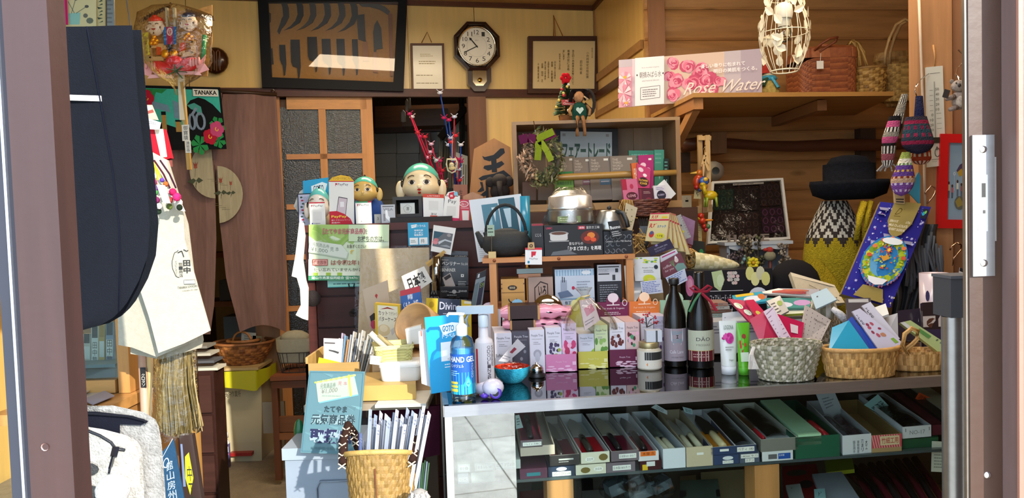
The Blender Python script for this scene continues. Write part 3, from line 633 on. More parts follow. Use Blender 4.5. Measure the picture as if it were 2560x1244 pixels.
def banner():
 q=MB();slab(q,Q,.006,'e9e4e6','card','d0ccc8');s=Sf(q,Q)
 s.r(0,0,.10,1,'e0a6b4');s.r(.10,0,.125,1,'dfc3cc');s.r(.335,0,.75,1,'d3b8a4');s.r(.75,0,1,1,'bdb0b4');s.r(.86,0,1,1,'ab9ca6');s.r(0,0,.10,.16,'b8aeb8')
 rr=random.Random(3)
 def rose(x,y,r,cs):
  for k in range(16):
   a=rr.uniform(0,6.28);d=r*(1-k/18);xx=x+math.cos(a)*d*.35*.33;yy=y+math.sin(a)*d*.35
   xx2=min(max(xx,.34 if x>.3 else.0),.76 if x>.3 else.1);s.e(xx2,min(max(yy,.05),.95),d*.2,d*.62,cs[k%len(cs)],9)
 for x,y,r in((.40,.14,.17),(.37,.45,.15),(.42,.55,.2),(.50,.28,.2),(.58,.38,.25),(.52,.62,.22),(.64,.58,.22),(.72,.62,.16),(.40,.82,.18),(.60,.84,.18),(.68,.80,.12)):
  rose(x,y,r,['c24a6a','d9708a','e090a2','b83e60','e39aaa'])
 for x,y,r in((.05,.42,.16),(.04,.72,.2),(.06,.9,.1)):
  for a in range(9):s.poly([(x,y),(max(0,min(.1,x+r*.3*math.cos(a*.7-.2))),min(.98,max(.1,y+r*math.sin(a*.7-.2)))),(max(0,min(.1,x+r*.3*math.cos(a*.7+.3))),min(.98,max(.1,y+r*math.sin(a*.7+.3))))],['e6b6c4','d98aa2','efd0d8'][a%3])
 s.e(.05,.38,.014,.03,'d8a83c',8);s.e(.06,.92,.012,.03,'d8a83c',8)
 s.r(.125,0,.335,1,'e6e4e6');s.t('朝摘みばら水',.158,.30,.315,.43,'4a4448');s.t('Rose mountain-magenta',.175,.20,.3,.235,'8a8488');s.t('salad material skincare',.175,.47,.3,.505,'8a8488')
 for x in(.14,.328):s.poly([(x-.006,.36),(x,.335),(x+.006,.36),(x,.385)],'3a3438')
 s.l([(.165,.63),(.305,.61)],.008,'3a3438');s.l([(.305,.61),(.305,.86)],.008,'3a3438');s.l([(.305,.86),(.165,.88)],.008,'3a3438');s.l([(.165,.88),(.165,.63)],.008,'3a3438');s.n_(.18,.66,.29,.84,4,'7a7478')
 s.t('優しい香りに包まれて',.59,.24,.89,.33,'f6f2f4',.01);s.t('明日の美肌をつくる。',.68,.36,.97,.45,'f6f2f4',.01)
 s.t('Rose Water',.47,.60,1.0,.85,'e6d8cc',0,0,.08)
 q.obj('rose_banner','long white and pink rose photo banner standing at the left end of the wall shelf','banner')
banner()
def weave(q,cen,prof,nu,nv,amp,cs,m='wicker',sx=1,sy=1,rot=0,sq=2,tilt=None,warp=None,pat=0):
 """prof: [(r, z)] from bottom to top; cells bulge in and out like woven strands; sq: superellipse exponent"""
 cen=V(cen);R3=Matrix.Rotation(rot,3,'Z');
 if tilt is not None:R3=tilt@R3
 Ls=[0]
 for a,b in zip(prof,prof[1:]):Ls.append(Ls[-1]+math.hypot(b[0]-a[0],b[1]-a[1]))
 def pr(v):
  t=v*Ls[-1]
  for i in range(len(prof)-1):
   if t<=Ls[i+1]+1e-9:k=(t-Ls[i])/max(Ls[i+1]-Ls[i],1e-9);return prof[i][0]+(prof[i+1][0]-prof[i][0])*k,prof[i][1]+(prof[i+1][1]-prof[i][1])*k
  return prof[-1]
 U=nu*2
 def fn(u,v):
  i=round(u*U);j=round(v*nv*2);r,z=pr(v)
  bulge=amp*((1 if((i//2)+(j//2))%2==0 else.25)if(i%2 and j%2)else(.35 if(i%2 or j%2)else-.2))
  a=2*PI*u;ca,sa=math.cos(a),math.sin(a);e=2/sq;x=math.copysign(abs(ca)**e,ca)*sx*(r+bulge);y=math.copysign(abs(sa)**e,sa)*sy*(r+bulge)
  if warp:z+=warp(ca,sa)*v
  return cen+R3@V((x,y,z))
 def cf(u,v):
  i=int(u*U)//2;j=int(v*nv*2)//2;return cs[(i+j+pat*(j//2))%len(cs)]
 q.grid(fn,U,nv*2,cs[0],m,False if amp>.0025 else True,cf=cf)
def rimtube(q,cen,r,z,t,c,sx=1,sy=1,rot=0,sq=2,n=28,m='wicker',warp=None,tilt=None):
 pts=[];R3=Matrix.Rotation(rot,3,'Z')
 if tilt is not None:R3=tilt@R3
 for i in range(n):
  a=2*PI*i/n;ca,sa=math.cos(a),math.sin(a);e=2/sq
  pts.append(V(cen)+R3@V((math.copysign(abs(ca)**e,ca)*sx*r,math.copysign(abs(sa)**e,sa)*sy*r,z+(warp(ca,sa)if warp else 0))))
 q.tube(pts,t,c,m,6,True)
YB=3.82
def bx(px,y=YB):return P(px,200,y).x
def bz_(py,px=2100,y=YB):return P(px,py,y).z
wk=thing('wicker_case','reddish brown square wicker basket with white price tag on the wall shelf','basket',((bx(1999)+bx(2148))/2,YB+.1,ZS))
h=.285;cx=(bx(1999)+bx(2144))/2;wd=(bx(2144)-bx(1999))/2
q=MB();weave(q,(cx,YB+.1,ZS),[(.96,0),(1.0,h*.72)],40,20,.012,['8a4a26','9c5a30','7c4020'],sx=wd,sy=.12,sq=8,warp=lambda a,b:a*.035);q.obj('body',parent=wk)
q=MB();weave(q,(cx,YB+.1,ZS+h*.72),[(1.02,0),(1.0,h*.16),(.9,h*.2),(.05,h*.22)],40,10,.012,['94522c','8a4a26','a36036'],sx=wd,sy=.12,sq=8,warp=lambda a,b:a*.03);q.obj('lid',parent=wk)
q=MB();
pts=[P(2036,126,YB-.02),P(2052,110,YB-.05),P(2075,96,YB-.06),P(2094,93,YB-.05),P(2090,103,YB-.03),P(2066,118,YB-.02),P(2048,130,YB-.02)]
q.tube(pts,.006,'7a3c1c','wicker',6);q.obj('handle',parent=wk)
q=MB();q.tube([P(2052,133,YB-.03),P(2051,152,YB-.04)],.0012,'e8e4d8','cloth',4);Q=quad([2042,152,2059,172],YB-.042);slab(q,Q,.002,'e9e6da','card');q.obj('price_tag',parent=wk)
c1=(bx(2188),YB+.06,ZS)
sg=thing('seagrass_basket','coarse golden seagrass basket with an upright braided loop, between two taller baskets','basket',c1)
r1=(bx(2222)-bx(2146))/2
q=MB();weave(q,c1,[(r1*.88,0),(r1,.12),(r1*1.04,.155)],16,9,.008,['a5803f','8a662e','b8924e'],sy=.8);rimtube(q,c1,r1*1.02,.155,.008,'96703a',sy=.8);q.obj('body',parent=sg)
q=MB();pts=[P(2150,165,YB+.02),P(2146,130,YB+.02),P(2138,108,YB+.04),P(2128,104,YB+.05),P(2122,112,YB+.05),P(2132,101,YB+.06),P(2146,108,YB+.05),P(2158,130,YB+.03),P(2166,165,YB+.02)]
for k in range(3):q.tube([p+V((.006*math.sin(i*2+k*2),-.006*math.cos(i*2+k*2),0))for i,p in enumerate(pts)],.006,['a5803f','8a662e','b08844'][k],'wicker',5)
q.obj('handle',parent=sg)
c2=(bx(2262,3.95),4.0,ZS);r2=(bx(2312,3.95)-bx(2213,3.95))/2
tb=thing('rush_tote_basket','tall openwork rush tote basket with two long hoops at the right end of the shelf','basket',c2)
q=MB();weave(q,c2,[(r2*.92,0),(r2*1.0,.19)],30,14,.006,['b0904e','8f7038','a58444'],sy=.55,sq=3);q.obj('body',parent=tb)
for k,off in enumerate((0,.07)):
 q=MB();Y=3.93+off;o=k*12
 pts=[P(2212+o,160,Y),P(2214+o,130,Y),P(2224+o,95,Y),P(2240+o,62,Y),P(2262+o,48,Y),P(2280+o,56,Y),P(2288+o*.4,85,Y),P(2284+o*.4,120,Y),P(2277+o*.4,158,Y)]
 q.tube(pts,.008,'b08e5a','wicker',6);q.obj('handle',parent=tb)
q=MB();cc=(bx(2262,4.1),4.19,ZS);weave(q,cc,[(.05,0),(.07,.18),(.12,.25),(.11,.29)],18,10,.006,['8c6a38','a07c44'],sy=.6);q.obj('round_basket','rounded brown basket half hidden behind the tall tote basket','basket')
YD=3.7;o=V((P(1925,200,YD).x,YD+.03,ZS));fd=thing('scarf_doll','small yellow felt doll with light blue scarf and red cap under the hanging lamp','doll',o)
q=MB();q.lathe([(0,0),(.05,.0),(.055,.03),(.045,.07),(.022,.1),(0,.105)],o,'b8a25c','felt',14);q.obj('body',parent=fd)
q=MB();q.ball(o+V((0,0,.115)),.026,'d8cfae','felt',10);q.obj('head',parent=fd)
q=MB();q.lathe([(.028,.12),(.018,.145),(.004,.175),(0,.178)],o+V((-.01,0,0)),'b23a34','felt',10);q.obj('cap',parent=fd)
q=MB();rimtube(q,o,.03,.095,.014,'4a9cb8',m='felt',n=14);q.bar(o+V((.01,-.035,.095)),o+V((.035,-.05,.045)),.035,.01,'55a8c4','felt');q.bar(o+V((-.02,-.035,.095)),o+V((-.04,-.045,.055)),.025,.008,'3c5a44','felt');q.obj('scarf',parent=fd)
YL=2.9;k_=YL/1900;lc=P(1960,88,YL);lp=thing('pendant_lamp','white wire birdcage pendant lamp with cut metal leaves in front of the wall shelf','lamp',lc)
def cage(z):
 pr=[(-88,33),(-60,46),(-30,56),(0,60),(30,56),(60,47),(88,34),(112,22),(125,10)]
 for(a,ra),(b,rb)in zip(pr,pr[1:]):
  if z<=b:return(ra+(rb-ra)*(z-a)/(b-a))*k_
 return pr[-1][1]*k_
def cp(a,z,dr=0):r=cage(z)+dr;return lc+V((r*math.cos(a),r*math.sin(a),z*k_))
WH='e4d9bc'
q=MB()
for i in range(14):q.tube([cp(2*PI*i/14,z)for z in(-88,-60,-30,0,30,60,88,112,125)],.0016,WH,'plastic',5)
q.obj('wire_ribs',parent=lp)
for z in(-88,5,88,125):
 q=MB();q.tube([cp(2*PI*i/24,z)for i in range(24)],.003 if z==-88 else.0018,WH,'plastic',5,True);q.obj('hoop',parent=lp)
q=MB();q.tube([lc+V((0,0,125*k_)),V((lc.x,lc.y,ZC))],.004,WH,'plastic',6);q.obj('cord',parent=lp)
q=MB();q.lathe([(.03,0),(.034,.02),(.03,.05),(.012,.06)],lc+V((0,0,40*k_)),'d8d4c4','plastic',14);q.lathe([(.022,-.03),(.024,0)],lc+V((0,0,40*k_)),'c8c4b4','plastic',12);q.obj('socket',parent=lp)
q=MB();q.ball(lc+V((0,0,5*k_)),(.028,.028,.036),'f4f2ea','glass',12);q.obj('bulb',parent=lp)
rr=random.Random(11)
lm=None;n_l=0
for z in(-70,-44,-18,10,38,64):
 for i in range(6):
  a=2*PI*(i+rr.random()*.8)/6;zz=z+rr.uniform(-6,6);s_=rr.uniform(1.15,1.8)
  ob=None
  if lm is None:
   q=MB();L_=.026
   q.add([(0,-.0005,0),(.4*L_,-.003,.35*L_),(.42*L_,-.002,.8*L_),(0,0,1.4*L_),(-.38*L_,-.002,.8*L_),(-.4*L_,-.003,.35*L_),(0,.001,.6*L_)],[(0,1,6),(1,2,6),(2,3,6),(3,4,6),(4,5,6),(5,0,6)],WH,'plastic')
   lm=q.mesh('leaf',(0,0,0))
  ob=bpy.data.objects.new('leaf',lm);COL.objects.link(ob);ob.parent=lp;ob.location=cp(a,zz,.002)-lc
  ob.rotation_euler=(0,rr.uniform(-1.2,1.2),a+PI/2);ob.scale=(s_,s_,s_);ob['o']=[0,0,0]
LP=Pl(3.98,.12);ll=thing('rough_log_rail','dark rough log rail with bark running under the shelf','rail',P(2000,380,LP))
pts=[P(1706,365,LP),P(1745,358,LP),P(1820,358,LP),P(1900,364,LP),P(1990,366,LP),P(2090,362,LP),P(2210,362,LP),P(2300,358,LP)]
q=MB();q.tube(pts,[.036,.034,.028,.026,.030,.033,.032,.03],'5a3420','darkwood',10);q.obj('log',parent=ll)
q=MB();slab(q,quad([1779,330,1817,383],Pl(3.93,.12)),.15,'7d5a38','woodz');q.obj('bracket_block',parent=ll)
q=MB();slab(q,quad([2152,320,2190,440],Pl(4.03,.12)),.06,'3a2c22','woodz');q.obj('bracket_post',parent=ll)
q=MB();slab(q,quad([1703,380,1726,430],Pl(4.03,.12)),.06,'3a2c22','woodz');q.obj('bracket_post',parent=ll)
RP=3.62;pg=thing('peg_rack','light wooden hanging rack of two slats left of the dark framed textile','rack',P(1760,530,RP))
for x0,x1,c,y1 in((1747,1758,'b8945c',540),(1766,1777,'c49f66',528)):
 q=MB();slab(q,quad([x0,337,x1,y1],RP-(.03 if x0>1750 else 0)),.02,c,'woodz');q.obj('slat',parent=pg)
q=MB();q.bar(P(1747,345,RP),P(1778,345,RP-.03),.012,.02,'b8945c','woodx');q.bar(P(1742,524,RP),P(1781,520,RP-.03),.012,.035,'b08a50','woodx');q.obj('crossbar',parent=pg)
q=MB();q.tube([P(1763,384,RP-.04),P(1759,372,RP-.04),P(1764,362,RP-.04)],.0015,'c8c4bc','chrome',5);q.obj('hook',parent=pg)
for i,(x,y,r)in enumerate(((1758,402,.3),(1766,412,-.35),(1757,425,.1),(1767,395,-.2))):
 q=MB();p=P(x,y,RP-.045);d=V((math.sin(r),0,math.cos(r)))*.028;q.bar(p-d,p+d,.01,.012,'c9a56c','woodz');q.obj('clothes_peg',['highest tiny clothes peg on the wooden hanging rack','tilted tiny clothes peg in the middle of the hanging rack','lowest tiny clothes peg on the hanging rack','tiny clothes peg nearest the hook of the hanging rack'][i],'peg','tiny pegs on the wooden rack')
q=MB();q.lathe([(0,-.03),(.04,-.02),(.055,0),(.05,.03),(.02,.05)],P(1783,428,4.0),'b5ab94','gloss',14,mtx=FX);q.obj('wall_lamp','round whitish lamp fixed to the log wall behind the peg rack','lamp')
card('wall_socket_plate','cream wall plate with two dark sockets right of the display crate','socket',[1706,488,1729,540],4.02,'c9c4ae',[('r',.33,.22,.66,.31,'1c1a16'),('r',.33,.66,.66,.75,'1c1a16'),('e',.5,.14,.05,.03,'8a8470'),('e',.5,.86,.05,.03,'8a8470')],.012,'plastic')
def charm_bird():
 Y=3.56;t=thing('bird_charm','red and orange wooden bird charm with yellow beak on the peg rack','charm',P(1747,470,Y))
 q=MB();q.ball(P(1744,452,Y),(.022,.016,.034),'b8401e','gloss',10,mtx=Matrix.Rotation(.3,3,'Y'));q.ball(P(1748,432,Y),.016,'c06a24','gloss',8);q.obj('body',parent=t)
 q=MB();q.lathe([(.008,0),(.003,.03),(0,.036)],P(1744,431,Y),'d9b03a','gloss',6,mtx=Matrix.Rotation(R(-95),3,'Y'));q.obj('beak',parent=t)
 q=MB();q.ball(P(1760,452,Y-.02),(.026,.01,.02),'3a5aa0','gloss',8);q.ball(P(1764,448,Y-.028),(.012,.006,.01),'d9b03a','gloss',8);q.ball(P(1758,466,Y-.02),(.02,.01,.02),'c88a2a','gloss',8);q.obj('wings',parent=t)
 q=MB();q.ball(P(1741,468,Y-.01),.012,'a82820','gloss',8);q.ball(P(1750,474,Y-.01),.010,'3a4a78','gloss',8);q.tube([P(1755,410,Y),P(1756,440,Y),P(1756,560,Y)],.0015,'8a3c3a','cloth',4);q.obj('beads',parent=t)
charm_bird()
def quadruped(name,lab,cat,cx,cy,Y,s,c,c2,neck=1.0):
 t=thing(name,lab,cat,P(cx,cy+28*s,Y));k=s*Y/1900;o=P(cx,cy,Y)
 q=MB();q.ball(o,(20*k,13*k,14*k),c,'gloss',12)
 q.tube([o+V((-14*k,0,4*k)),o+V((-19*k,0,18*k*neck)),o+V((-20*k,0,30*k*neck))],[9*k,6*k,5*k],c,'gloss',8);q.ball(o+V((-23*k,0,33*k*neck)),(9*k,5*k,6*k),c,'gloss',8);q.obj('body',parent=t)
 for x,y in((-12,-6),(-15,6),(13,-6),(16,6)):
  q=MB();q.tube([o+V((x*k,y*k,-6*k)),o+V((x*1.15*k,y*k,-20*k)),o+V((x*1.25*k,y*k,-34*k))],[5*k,3.6*k,3*k],c2,'gloss',6);q.obj('leg',parent=t)
 return t
quadruped('giraffe_charm','yellow and green wooden animal charm hanging at the foot of the peg rack','charm',1777,488,3.53,.85,'c8a81e','8a9a2e')
q=MB();Y=3.54
for x,y,r,c in((1752,540,.016,'b8301c'),(1755,552,.018,'c83a20'),(1760,566,.014,'b0281c'),(1764,574,.012,'a82838'),(1748,545,.01,'d8b030')):q.ball(P(x,y,Y),r,c,'gloss',8)
q.ball(P(1772,550,Y),(.022,.008,.006),'d98a2a','gloss',8);q.ball(P(1770,566,Y),.012,'4a7a4a','gloss',8)
q.obj('red_bird_charm','red wooden bird charm with orange wing hanging low beside the textile frame','charm')
YELL='d6c48a'
card('hang_tag','upper cream tag hanging left of the bird charm','tag',[1741,440,1748,440,1752,497,1734,496],3.575,YELL,[('v','eerT',.35,.5,.8,.9,'4a4432')])
card('hang_tag','lower cream tag hanging under the red bird charm','tag',[1735,543,1754,541,1755,602,1731,601],3.56,YELL,[('n',.15,.15,.85,.7,6,'9a8c5c'),('t','People Tree',.15,.82,.85,.9,'4a4432')])
Q=quad([1780,453,1958,444,1976,597,1769,609],[3.78,3.86,3.68,3.62]);ft=thing('framed_textile','white framed black patterned textile under crinkled film leaning on the log wall','picture',(Q[2]+Q[3])/2)
q=MB();I,n=frame(q,Q,.013,.02,'c6c4bc','plastic');q.obj('frame',parent=ft)
q=MB();I2=[p-n*.012 for p in I];q.add(I2,[(3,2,1,0)],'181413','cloth');s=Sf(q,I2,m='cloth',st=.0006)
for(x,y,w_,h_,c,d)in((.02,.1,.28,.36,'15251f','23372e'),(.34,.1,.3,.4,'1a1616','2c2424'),(.68,.04,.3,.4,'1c1516','33272a'),(.02,.52,.3,.42,'1d1614','30241f'),(.36,.54,.28,.4,'1f1616','332525'),(.68,.48,.3,.44,'22131f','4a2942')):
 s.r(x,y,x+w_,y+h_,c)
 for i in range(3):
  for j in range(3):s.ring(x+w_*(i+.5)/3,y+h_*(j+.5)/3,w_*.11,h_*.12,.014,d,8)
s.t('H',.01,.9,.05,.99,c='4a423c')if False else None
s.r(.28,.015,.74,.05,'8f8c86');s.n_(.29,.02,.73,.045,1,'3a3836');q.obj('textile',parent=ft)
q=MB();q.grid(lambda u,v:(I[0]*(1-u)+I[1]*u)*(1-v)+(I[3]*(1-u)+I[2]*u)*v+n*(.003+.004*math.sin(u*9+v*5)),14,12,'f2f0ec','crinkle');q.obj('film',parent=ft)
WS=3.5;zw=P(1880,604,WS).z;hs=thing('white_mini_shelf','small white shelf unit with scalloped apron below the framed textile','shelf',(P(1880,600,WS).x,WS+.06,.985))
xa,xb=P(1812,620,WS).x,P(1983,620,WS).x;z0=P(1880,612,WS).z
q=MB();q.box(xa,WS,z0,xb,WS+.16,zw,'b9bec2','plastic');q.obj('top_board',parent=hs)
for x in(xa+.015,xb-.03):q=MB();q.box(x,WS+.02,.985,x+.014,WS+.15,z0,'aab0b6','plastic');q.obj('side_panel',parent=hs)
q=MB();pts=[V((xa+.02,WS+.004,z0))]
for i in range(19):u=i/18;pts.append(V((xa+.02+(xb-xa-.04)*u,WS+.004,z0-.012-.012*abs(math.sin(u*PI*3)))))
pts.append(V((xb-.02,WS+.004,z0)));q.prism(pts[::-1],(0,.008,0),'b9bec2','plastic');q.obj('apron',parent=hs)
q=MB();q.box(xa+.03,WS+.14,.985,xb-.03,WS+.15,z0,'8a929c','plastic');q.obj('back_panel',parent=hs)
for i,(ch,x)in enumerate(zip('HOME',(1831,1857,1882,1913))):
 q=MB();g,ff=glyphs(ch,.03);a=P(x-10,604,WS+.04);w_=21*WS/1900;h_=18*WS/1900
 n0=[(a.x+u*w_,a.y,zw+v*h_)for u,v in g];q.add(n0,ff,'7a6c60','woodx');q.add([(x_,y+.012,z)for x_,y,z in n0],ff,'6a5c50','woodx')
 for f in ff:
  for a1,b1 in zip(f,f[1:]+f[:1]):q.add([n0[a1],n0[b1],(n0[b1][0],n0[b1][1]+.012,n0[b1][2]),(n0[a1][0],n0[a1][1]+.012,n0[a1][2])],[(3,2,1,0)],'6a5c50','woodx')if False else None
 q.obj('wooden_letter','grey wooden letter %s standing on the white mini shelf'%ch,'letter','wooden letters on the mini shelf')
def sprig(name,lab,cat,base,tops,stem,tips,r=.0022,group=None,tipr=.006,nt=4):
 t=thing(name,lab,cat,base,group);q=MB();rr=random.Random(len(lab));q2=MB()
 for tp in tops:
  m_=(base*.4+tp*.6)+V((rr.uniform(-.01,.01),0,0));q.tube([base,m_,tp],[r*1.3,r,r*.6],stem,'leafy',4)
  for k in range(nt):q2.ball(m_.lerp(tp,rr.uniform(.2,1.05))+V((rr.uniform(-1,1),rr.uniform(-1,1),rr.uniform(-.5,1)))*tipr*1.6,tipr*rr.uniform(.5,1.1),tips[k%len(tips)],'leafy',5)
 q.obj('stems',parent=t);q2.obj('blossoms',parent=t,kind='stuff');return t
for(nm,lab,x,y1,tops,tips)in(('dried_flowers','purple grey dried flower bunch at the left of the mini shelf',1845,690,[(1826,640),(1838,632),(1852,628),(1862,645)],['5a4c54','6c5a5e','4a4238']),('dried_flowers','dark bundle of dried stems reaching over the wooden letters',1866,680,[(1852,600),(1862,590),(1872,598),(1868,610)],['8a7a5c','5c5038','3a3228']),('dried_flowers','thin dark twig bundle at the centre of the mini shelf',1898,690,[(1886,630),(1896,590),(1900,640),(1906,650)],['3c3a2a','50502f','2c2a20']),('dried_flowers','pale wispy dried grass at the right of the mini shelf',1962,700,[(1950,615),(1960,612),(1966,640),(1955,650),(1968,660)],['a59a88','8a7c6c','6a5c4c'])):
 b=P(x,y1,WS-.02);sprig(nm,lab,'dried flowers',b,[P(a,c,WS-.02)for a,c in tops],'4a3c28',tips,nt=14,tipr=.008)
b=P(1878,690,WS-.08);t=sprig('yellow_flower','small yellow artificial flower with blue green leaves in front of the mini shelf','flower',b,[P(1880,655,WS-.08),P(1866,640,WS-.08)],'5a6a3a',['6a8a7a','7aa0a8','8a9a4a'],nt=5,tipr=.012)
q=MB();c_=P(1883,657,WS-.11)
for a in range(8):q.ball(c_+V((.018*math.cos(a*.785),-.002,.018*math.sin(a*.785))),(.011,.004,.009),'d8c81e','leafy',7)
q.ball(c_+V((0,-.004,0)),(.009,.006,.009),'c89a1a','leafy',7);q.obj('petals',parent=t)
q=MB();o=P(1925,640,WS-.04);q.ball(o,(.028,.02,.024),'8e8a70','cloth',10);q.ball(o+V((0,0,.028)),(.016,.014,.015),'a83a34','cloth',8);q.ball(o+V((-.02,0,.03)),(.012,.01,.008),'b03a34','cloth',8);q.tube([o+V((0,0,-.02)),o+V((.0,0,-.11))],.008,'5a2c24','leafy',6);q.obj('rooster_doll','small red combed rooster doll on the white mini shelf','doll')
card('oval_tag','pale oval tag hanging below the dried grass','tag',[1956,668,1968,668,1967,688,1957,688],WS-.06,'b8b0a0',[('e',.5,.4,.3,.2,'8a8478')])
MY=2.95;mq=V((P(2120,600,MY).x,MY+.12,.985));mn=thing('sweater','mustard yellow knitted sweater with grey and white zigzag yoke on a torso form','sweater',mq)
zt=P(2115,500,MY).z;zb=.985;HW=(P(2192,600,MY).x-P(2038,600,MY).x)/2;Hh=zt-zb
def yoke(u,v):
 if v<.66:return 'a08c1e' if(int(u*60)+int(v*50))%2 else 'ab9622'
 z=(v-.66)/.34;a=u*13;zig=abs((a%1)-.5)*2
 if z<.22:return 'a9921e' if zig*.22>z else '3d3531'
 k=(z*3.6+zig*.9)%1
 return 'cfc8b8' if k<.46 else '3d3531'
def torso(u,v):
 a=2*PI*u;w_=[.80,.86,.92,.98,1.0,.93,.72,.40];t=v*7;i=min(int(t),6);r=w_[i]+(w_[i+1]-w_[i])*(t-i)
 fold=.012*math.sin(a*3+v*9)*(1-v)
 return V((mq.x+(HW*r+fold)*math.cos(a),mq.y+(.11*r+fold)*math.sin(a),zb+Hh*v))
q=MB();q.grid(torso,88,44,'a9921e','knit',cf=yoke);q.obj('body',parent=mn)
q=MB();q.grid(lambda u,v:V((mq.x+HW*(.98-.75*v)+.025*math.cos(2*PI*u)-.02,mq.y-.125-.02*math.sin(PI*v)+.02*math.sin(2*PI*u),zb+Hh*(.50-.38*v)+.03*math.sin(2*PI*u))),14,14,'a08a1c','knit')
q.grid(lambda u,v:V((mq.x-HW*(1.0-.85*v)+.03*math.cos(2*PI*u),mq.y-.12-.02*math.sin(PI*v)+.02*math.sin(2*PI*u),zb+Hh*(.52-.30*v)+.035*math.sin(2*PI*u))),14,14,'a08a1c','knit');q.obj('sleeves',parent=mn)
q=MB();q.tube([P(2160,506,MY-.05),P(2150,540,MY-.07),P(2143,600,MY-.08)],.014,'b09820','knit',6);q.tube([P(2176,504,MY-.04),P(2168,540,MY-.06),P(2160,600,MY-.07)],.012,'a9921e','knit',6);q.obj('button_band',parent=mn)
hz=P(2145,500,MY-.0).z;ho=V((P(2140,480,MY).x,MY+.06,zt+.002));ht=thing('bowler_hat','black felt bowler hat with upturned brim on top of the mustard sweater','hat',ho)
sc_=(P(2240,490,MY).x-P(2046,490,MY).x)/2
q=MB();q.lathe([(.0,.0),(.60,.0),(.64,.004),(.92,.02),(1.0,.06),(.99,.075),(.9,.04),(.66,.02),(.655,.14)],ho,'14151a','felt',30,sx=1,sy=.85,mtx=Matrix.Diagonal((sc_,sc_,1)))
q.lathe([(.655*sc_,.02),(.66*sc_,.04),(.62*sc_,.10),(.56*sc_,.142),(.44*sc_,.166),(.2*sc_,.174),(0,.175)],ho,'121318','felt',30,sy=.85);q.obj('crown_and_brim',parent=ht)
q=MB();rimtube(q,ho,.665*sc_,.035,.004,'1e1f26',sy=.85,m='cloth');q.obj('hat_band',parent=ht)
q=MB();slab(q,quad([1965,655,2060,664],LG+-.06),.05,'96382e','card');q.obj('red_ledge','red edged ledge low on the log wall beside the sweater','ledge')
q=MB();slab(q,quad([1965,668,2060,900],3.88),.02,'b9b4a4','plastic');q.obj('cream_signboard','cream panel leaning low on the log wall beside the sweater','panel')
KN=2.6;kt=thing('hanging_mittens','bunch of patterned wool mittens and caps hanging from a wire hook on the post','mittens',P(2270,500,KN))
def knit_bag(cx,y0,y1,w0,w1,cols,nm,Y=KN,bot=.3,tilt=0,dots=None):
 q=MB();k=Y/1900
 def fn(u,v):
  w_=w0+(w1-w0)*min(1,v*1.6);
  if v>1-bot:w_*=math.sqrt(max(0,1-((v-1+bot)/bot)**2))*.98+.02
  a=2*PI*u;p=P(cx+tilt*v,y0+(y1-y0)*v,Y);return p+V((w_*k*math.cos(a),w_*k*.55*math.sin(a),0))
 def cf(u,v):
  c=cols[min(len(cols)-1,int(v*len(cols)))]
  if isinstance(c,tuple):c=c[(int(u*24))%2]
  return c
 q.grid(fn,24,20,'fff','knit',cf=cf);q.obj(nm,parent=kt)
knit_bag(2298,240,330,9,13,['2a2c4a','24264a','2c3a4c'],'cuff',KN-.02)
knit_bag(2290,292,385,26,40,['3a3440','8a2444','30424c',('7a2444','2c4450'),'2c4450',('8a2848','2c4450'),'2c3440','8a2444','32283a','2a2434','2c2840'],'mitten',KN-.04,.35,6)
knit_bag(2262,235,360,8,16,[('c8c2b4','2a2624'),'8a8478',('d0cabc','3a3430'),'2a2624',('a8a090','2a2624')],'mitten',KN+.02,.3,-35)
knit_bag(2238,290,370,14,20,['1c1a1c','b8507c',('d8d0c4','2c2828'),'8a8478','b04a74','2c2828'],'mitten',KN,.3,-18)
knit_bag(2222,365,420,18,16,[('c8c0b4','2e2a2c'),'8a4a54',('d8d0c4','3a3436')],'cap',KN,.5,-4)
knit_bag(2302,372,412,24,26,['9a3c20',('c8b8a0','9a3c20'),'9a3c20',('c8b8a0','8c3420')],'cap',KN,.5)
knit_bag(2265,380,490,10,30,['8a9a4a',('a0a860','8a9a4a'),'d6d2c0',('5a8a4a','d6d2c0'),'5a3a84',('c8a83a','5a3a84'),'5a3a84',('7a3020','b89a80'),'b89a80',('c8bcd8','7a4c9a'),'7a4c9a',('c8bcd8','7a4c9a'),'7a4c9a'],'mitten',KN-.05,.4,-12)
q=MB()
for x in(2192,2200,2212,2230,2248):q.tube([P(2215,405,KN),P((2215+x)/2+4,412,KN),P(x,428,KN)],.003,'8f8a86','knit',4)
q.obj('tassels',parent=kt)
q=MB();q.tube([P(2322,184,PT-.02),P(2300,200,PT-.06),P(2290,215,KN),P(2288,228,KN),P(2292,240,KN)],.0022,'c8c4bc','chrome',5);q.obj('wire_hook',parent=kt)
Q=quad([2316,168,2357,164,2365,413,2320,418],PT-.012);th=thing('wall_thermometer','tall white wall thermometer with a small animal mark on the wooden post','thermometer',(Q[2]+Q[3])/2)
q=MB();slab(q,Q,.01,'c9c8bc','plastic');s=Sf(q,Q);s.asp=.17;K='55564e'
for i in range(12):s.l([(.2+i*.05,.065+.004*(i%2)),(.25+i*.05,.065+.004*((i+1)%2))],.004,K);s.l([(.2+i*.05,.925+.004*(i%2)),(.25+i*.05,.925+.004*((i+1)%2))],.004,K)
for i,(t,l)in enumerate([('50',0),('40',0),('30',0),('20',0),('10',0),('0',1),('10',1),('20',1),('30',1)]):
 y=.215+i*.0505
 if l:s.t(t,.14 if t!='0' else.22,y,.34,y+.026,K);s.r(.52,y+.002,.80,y+.005,K)
 else:s.t(t,.50,y,.70,y+.026,K);s.r(.14,y+.018,.34,y+.021,K)
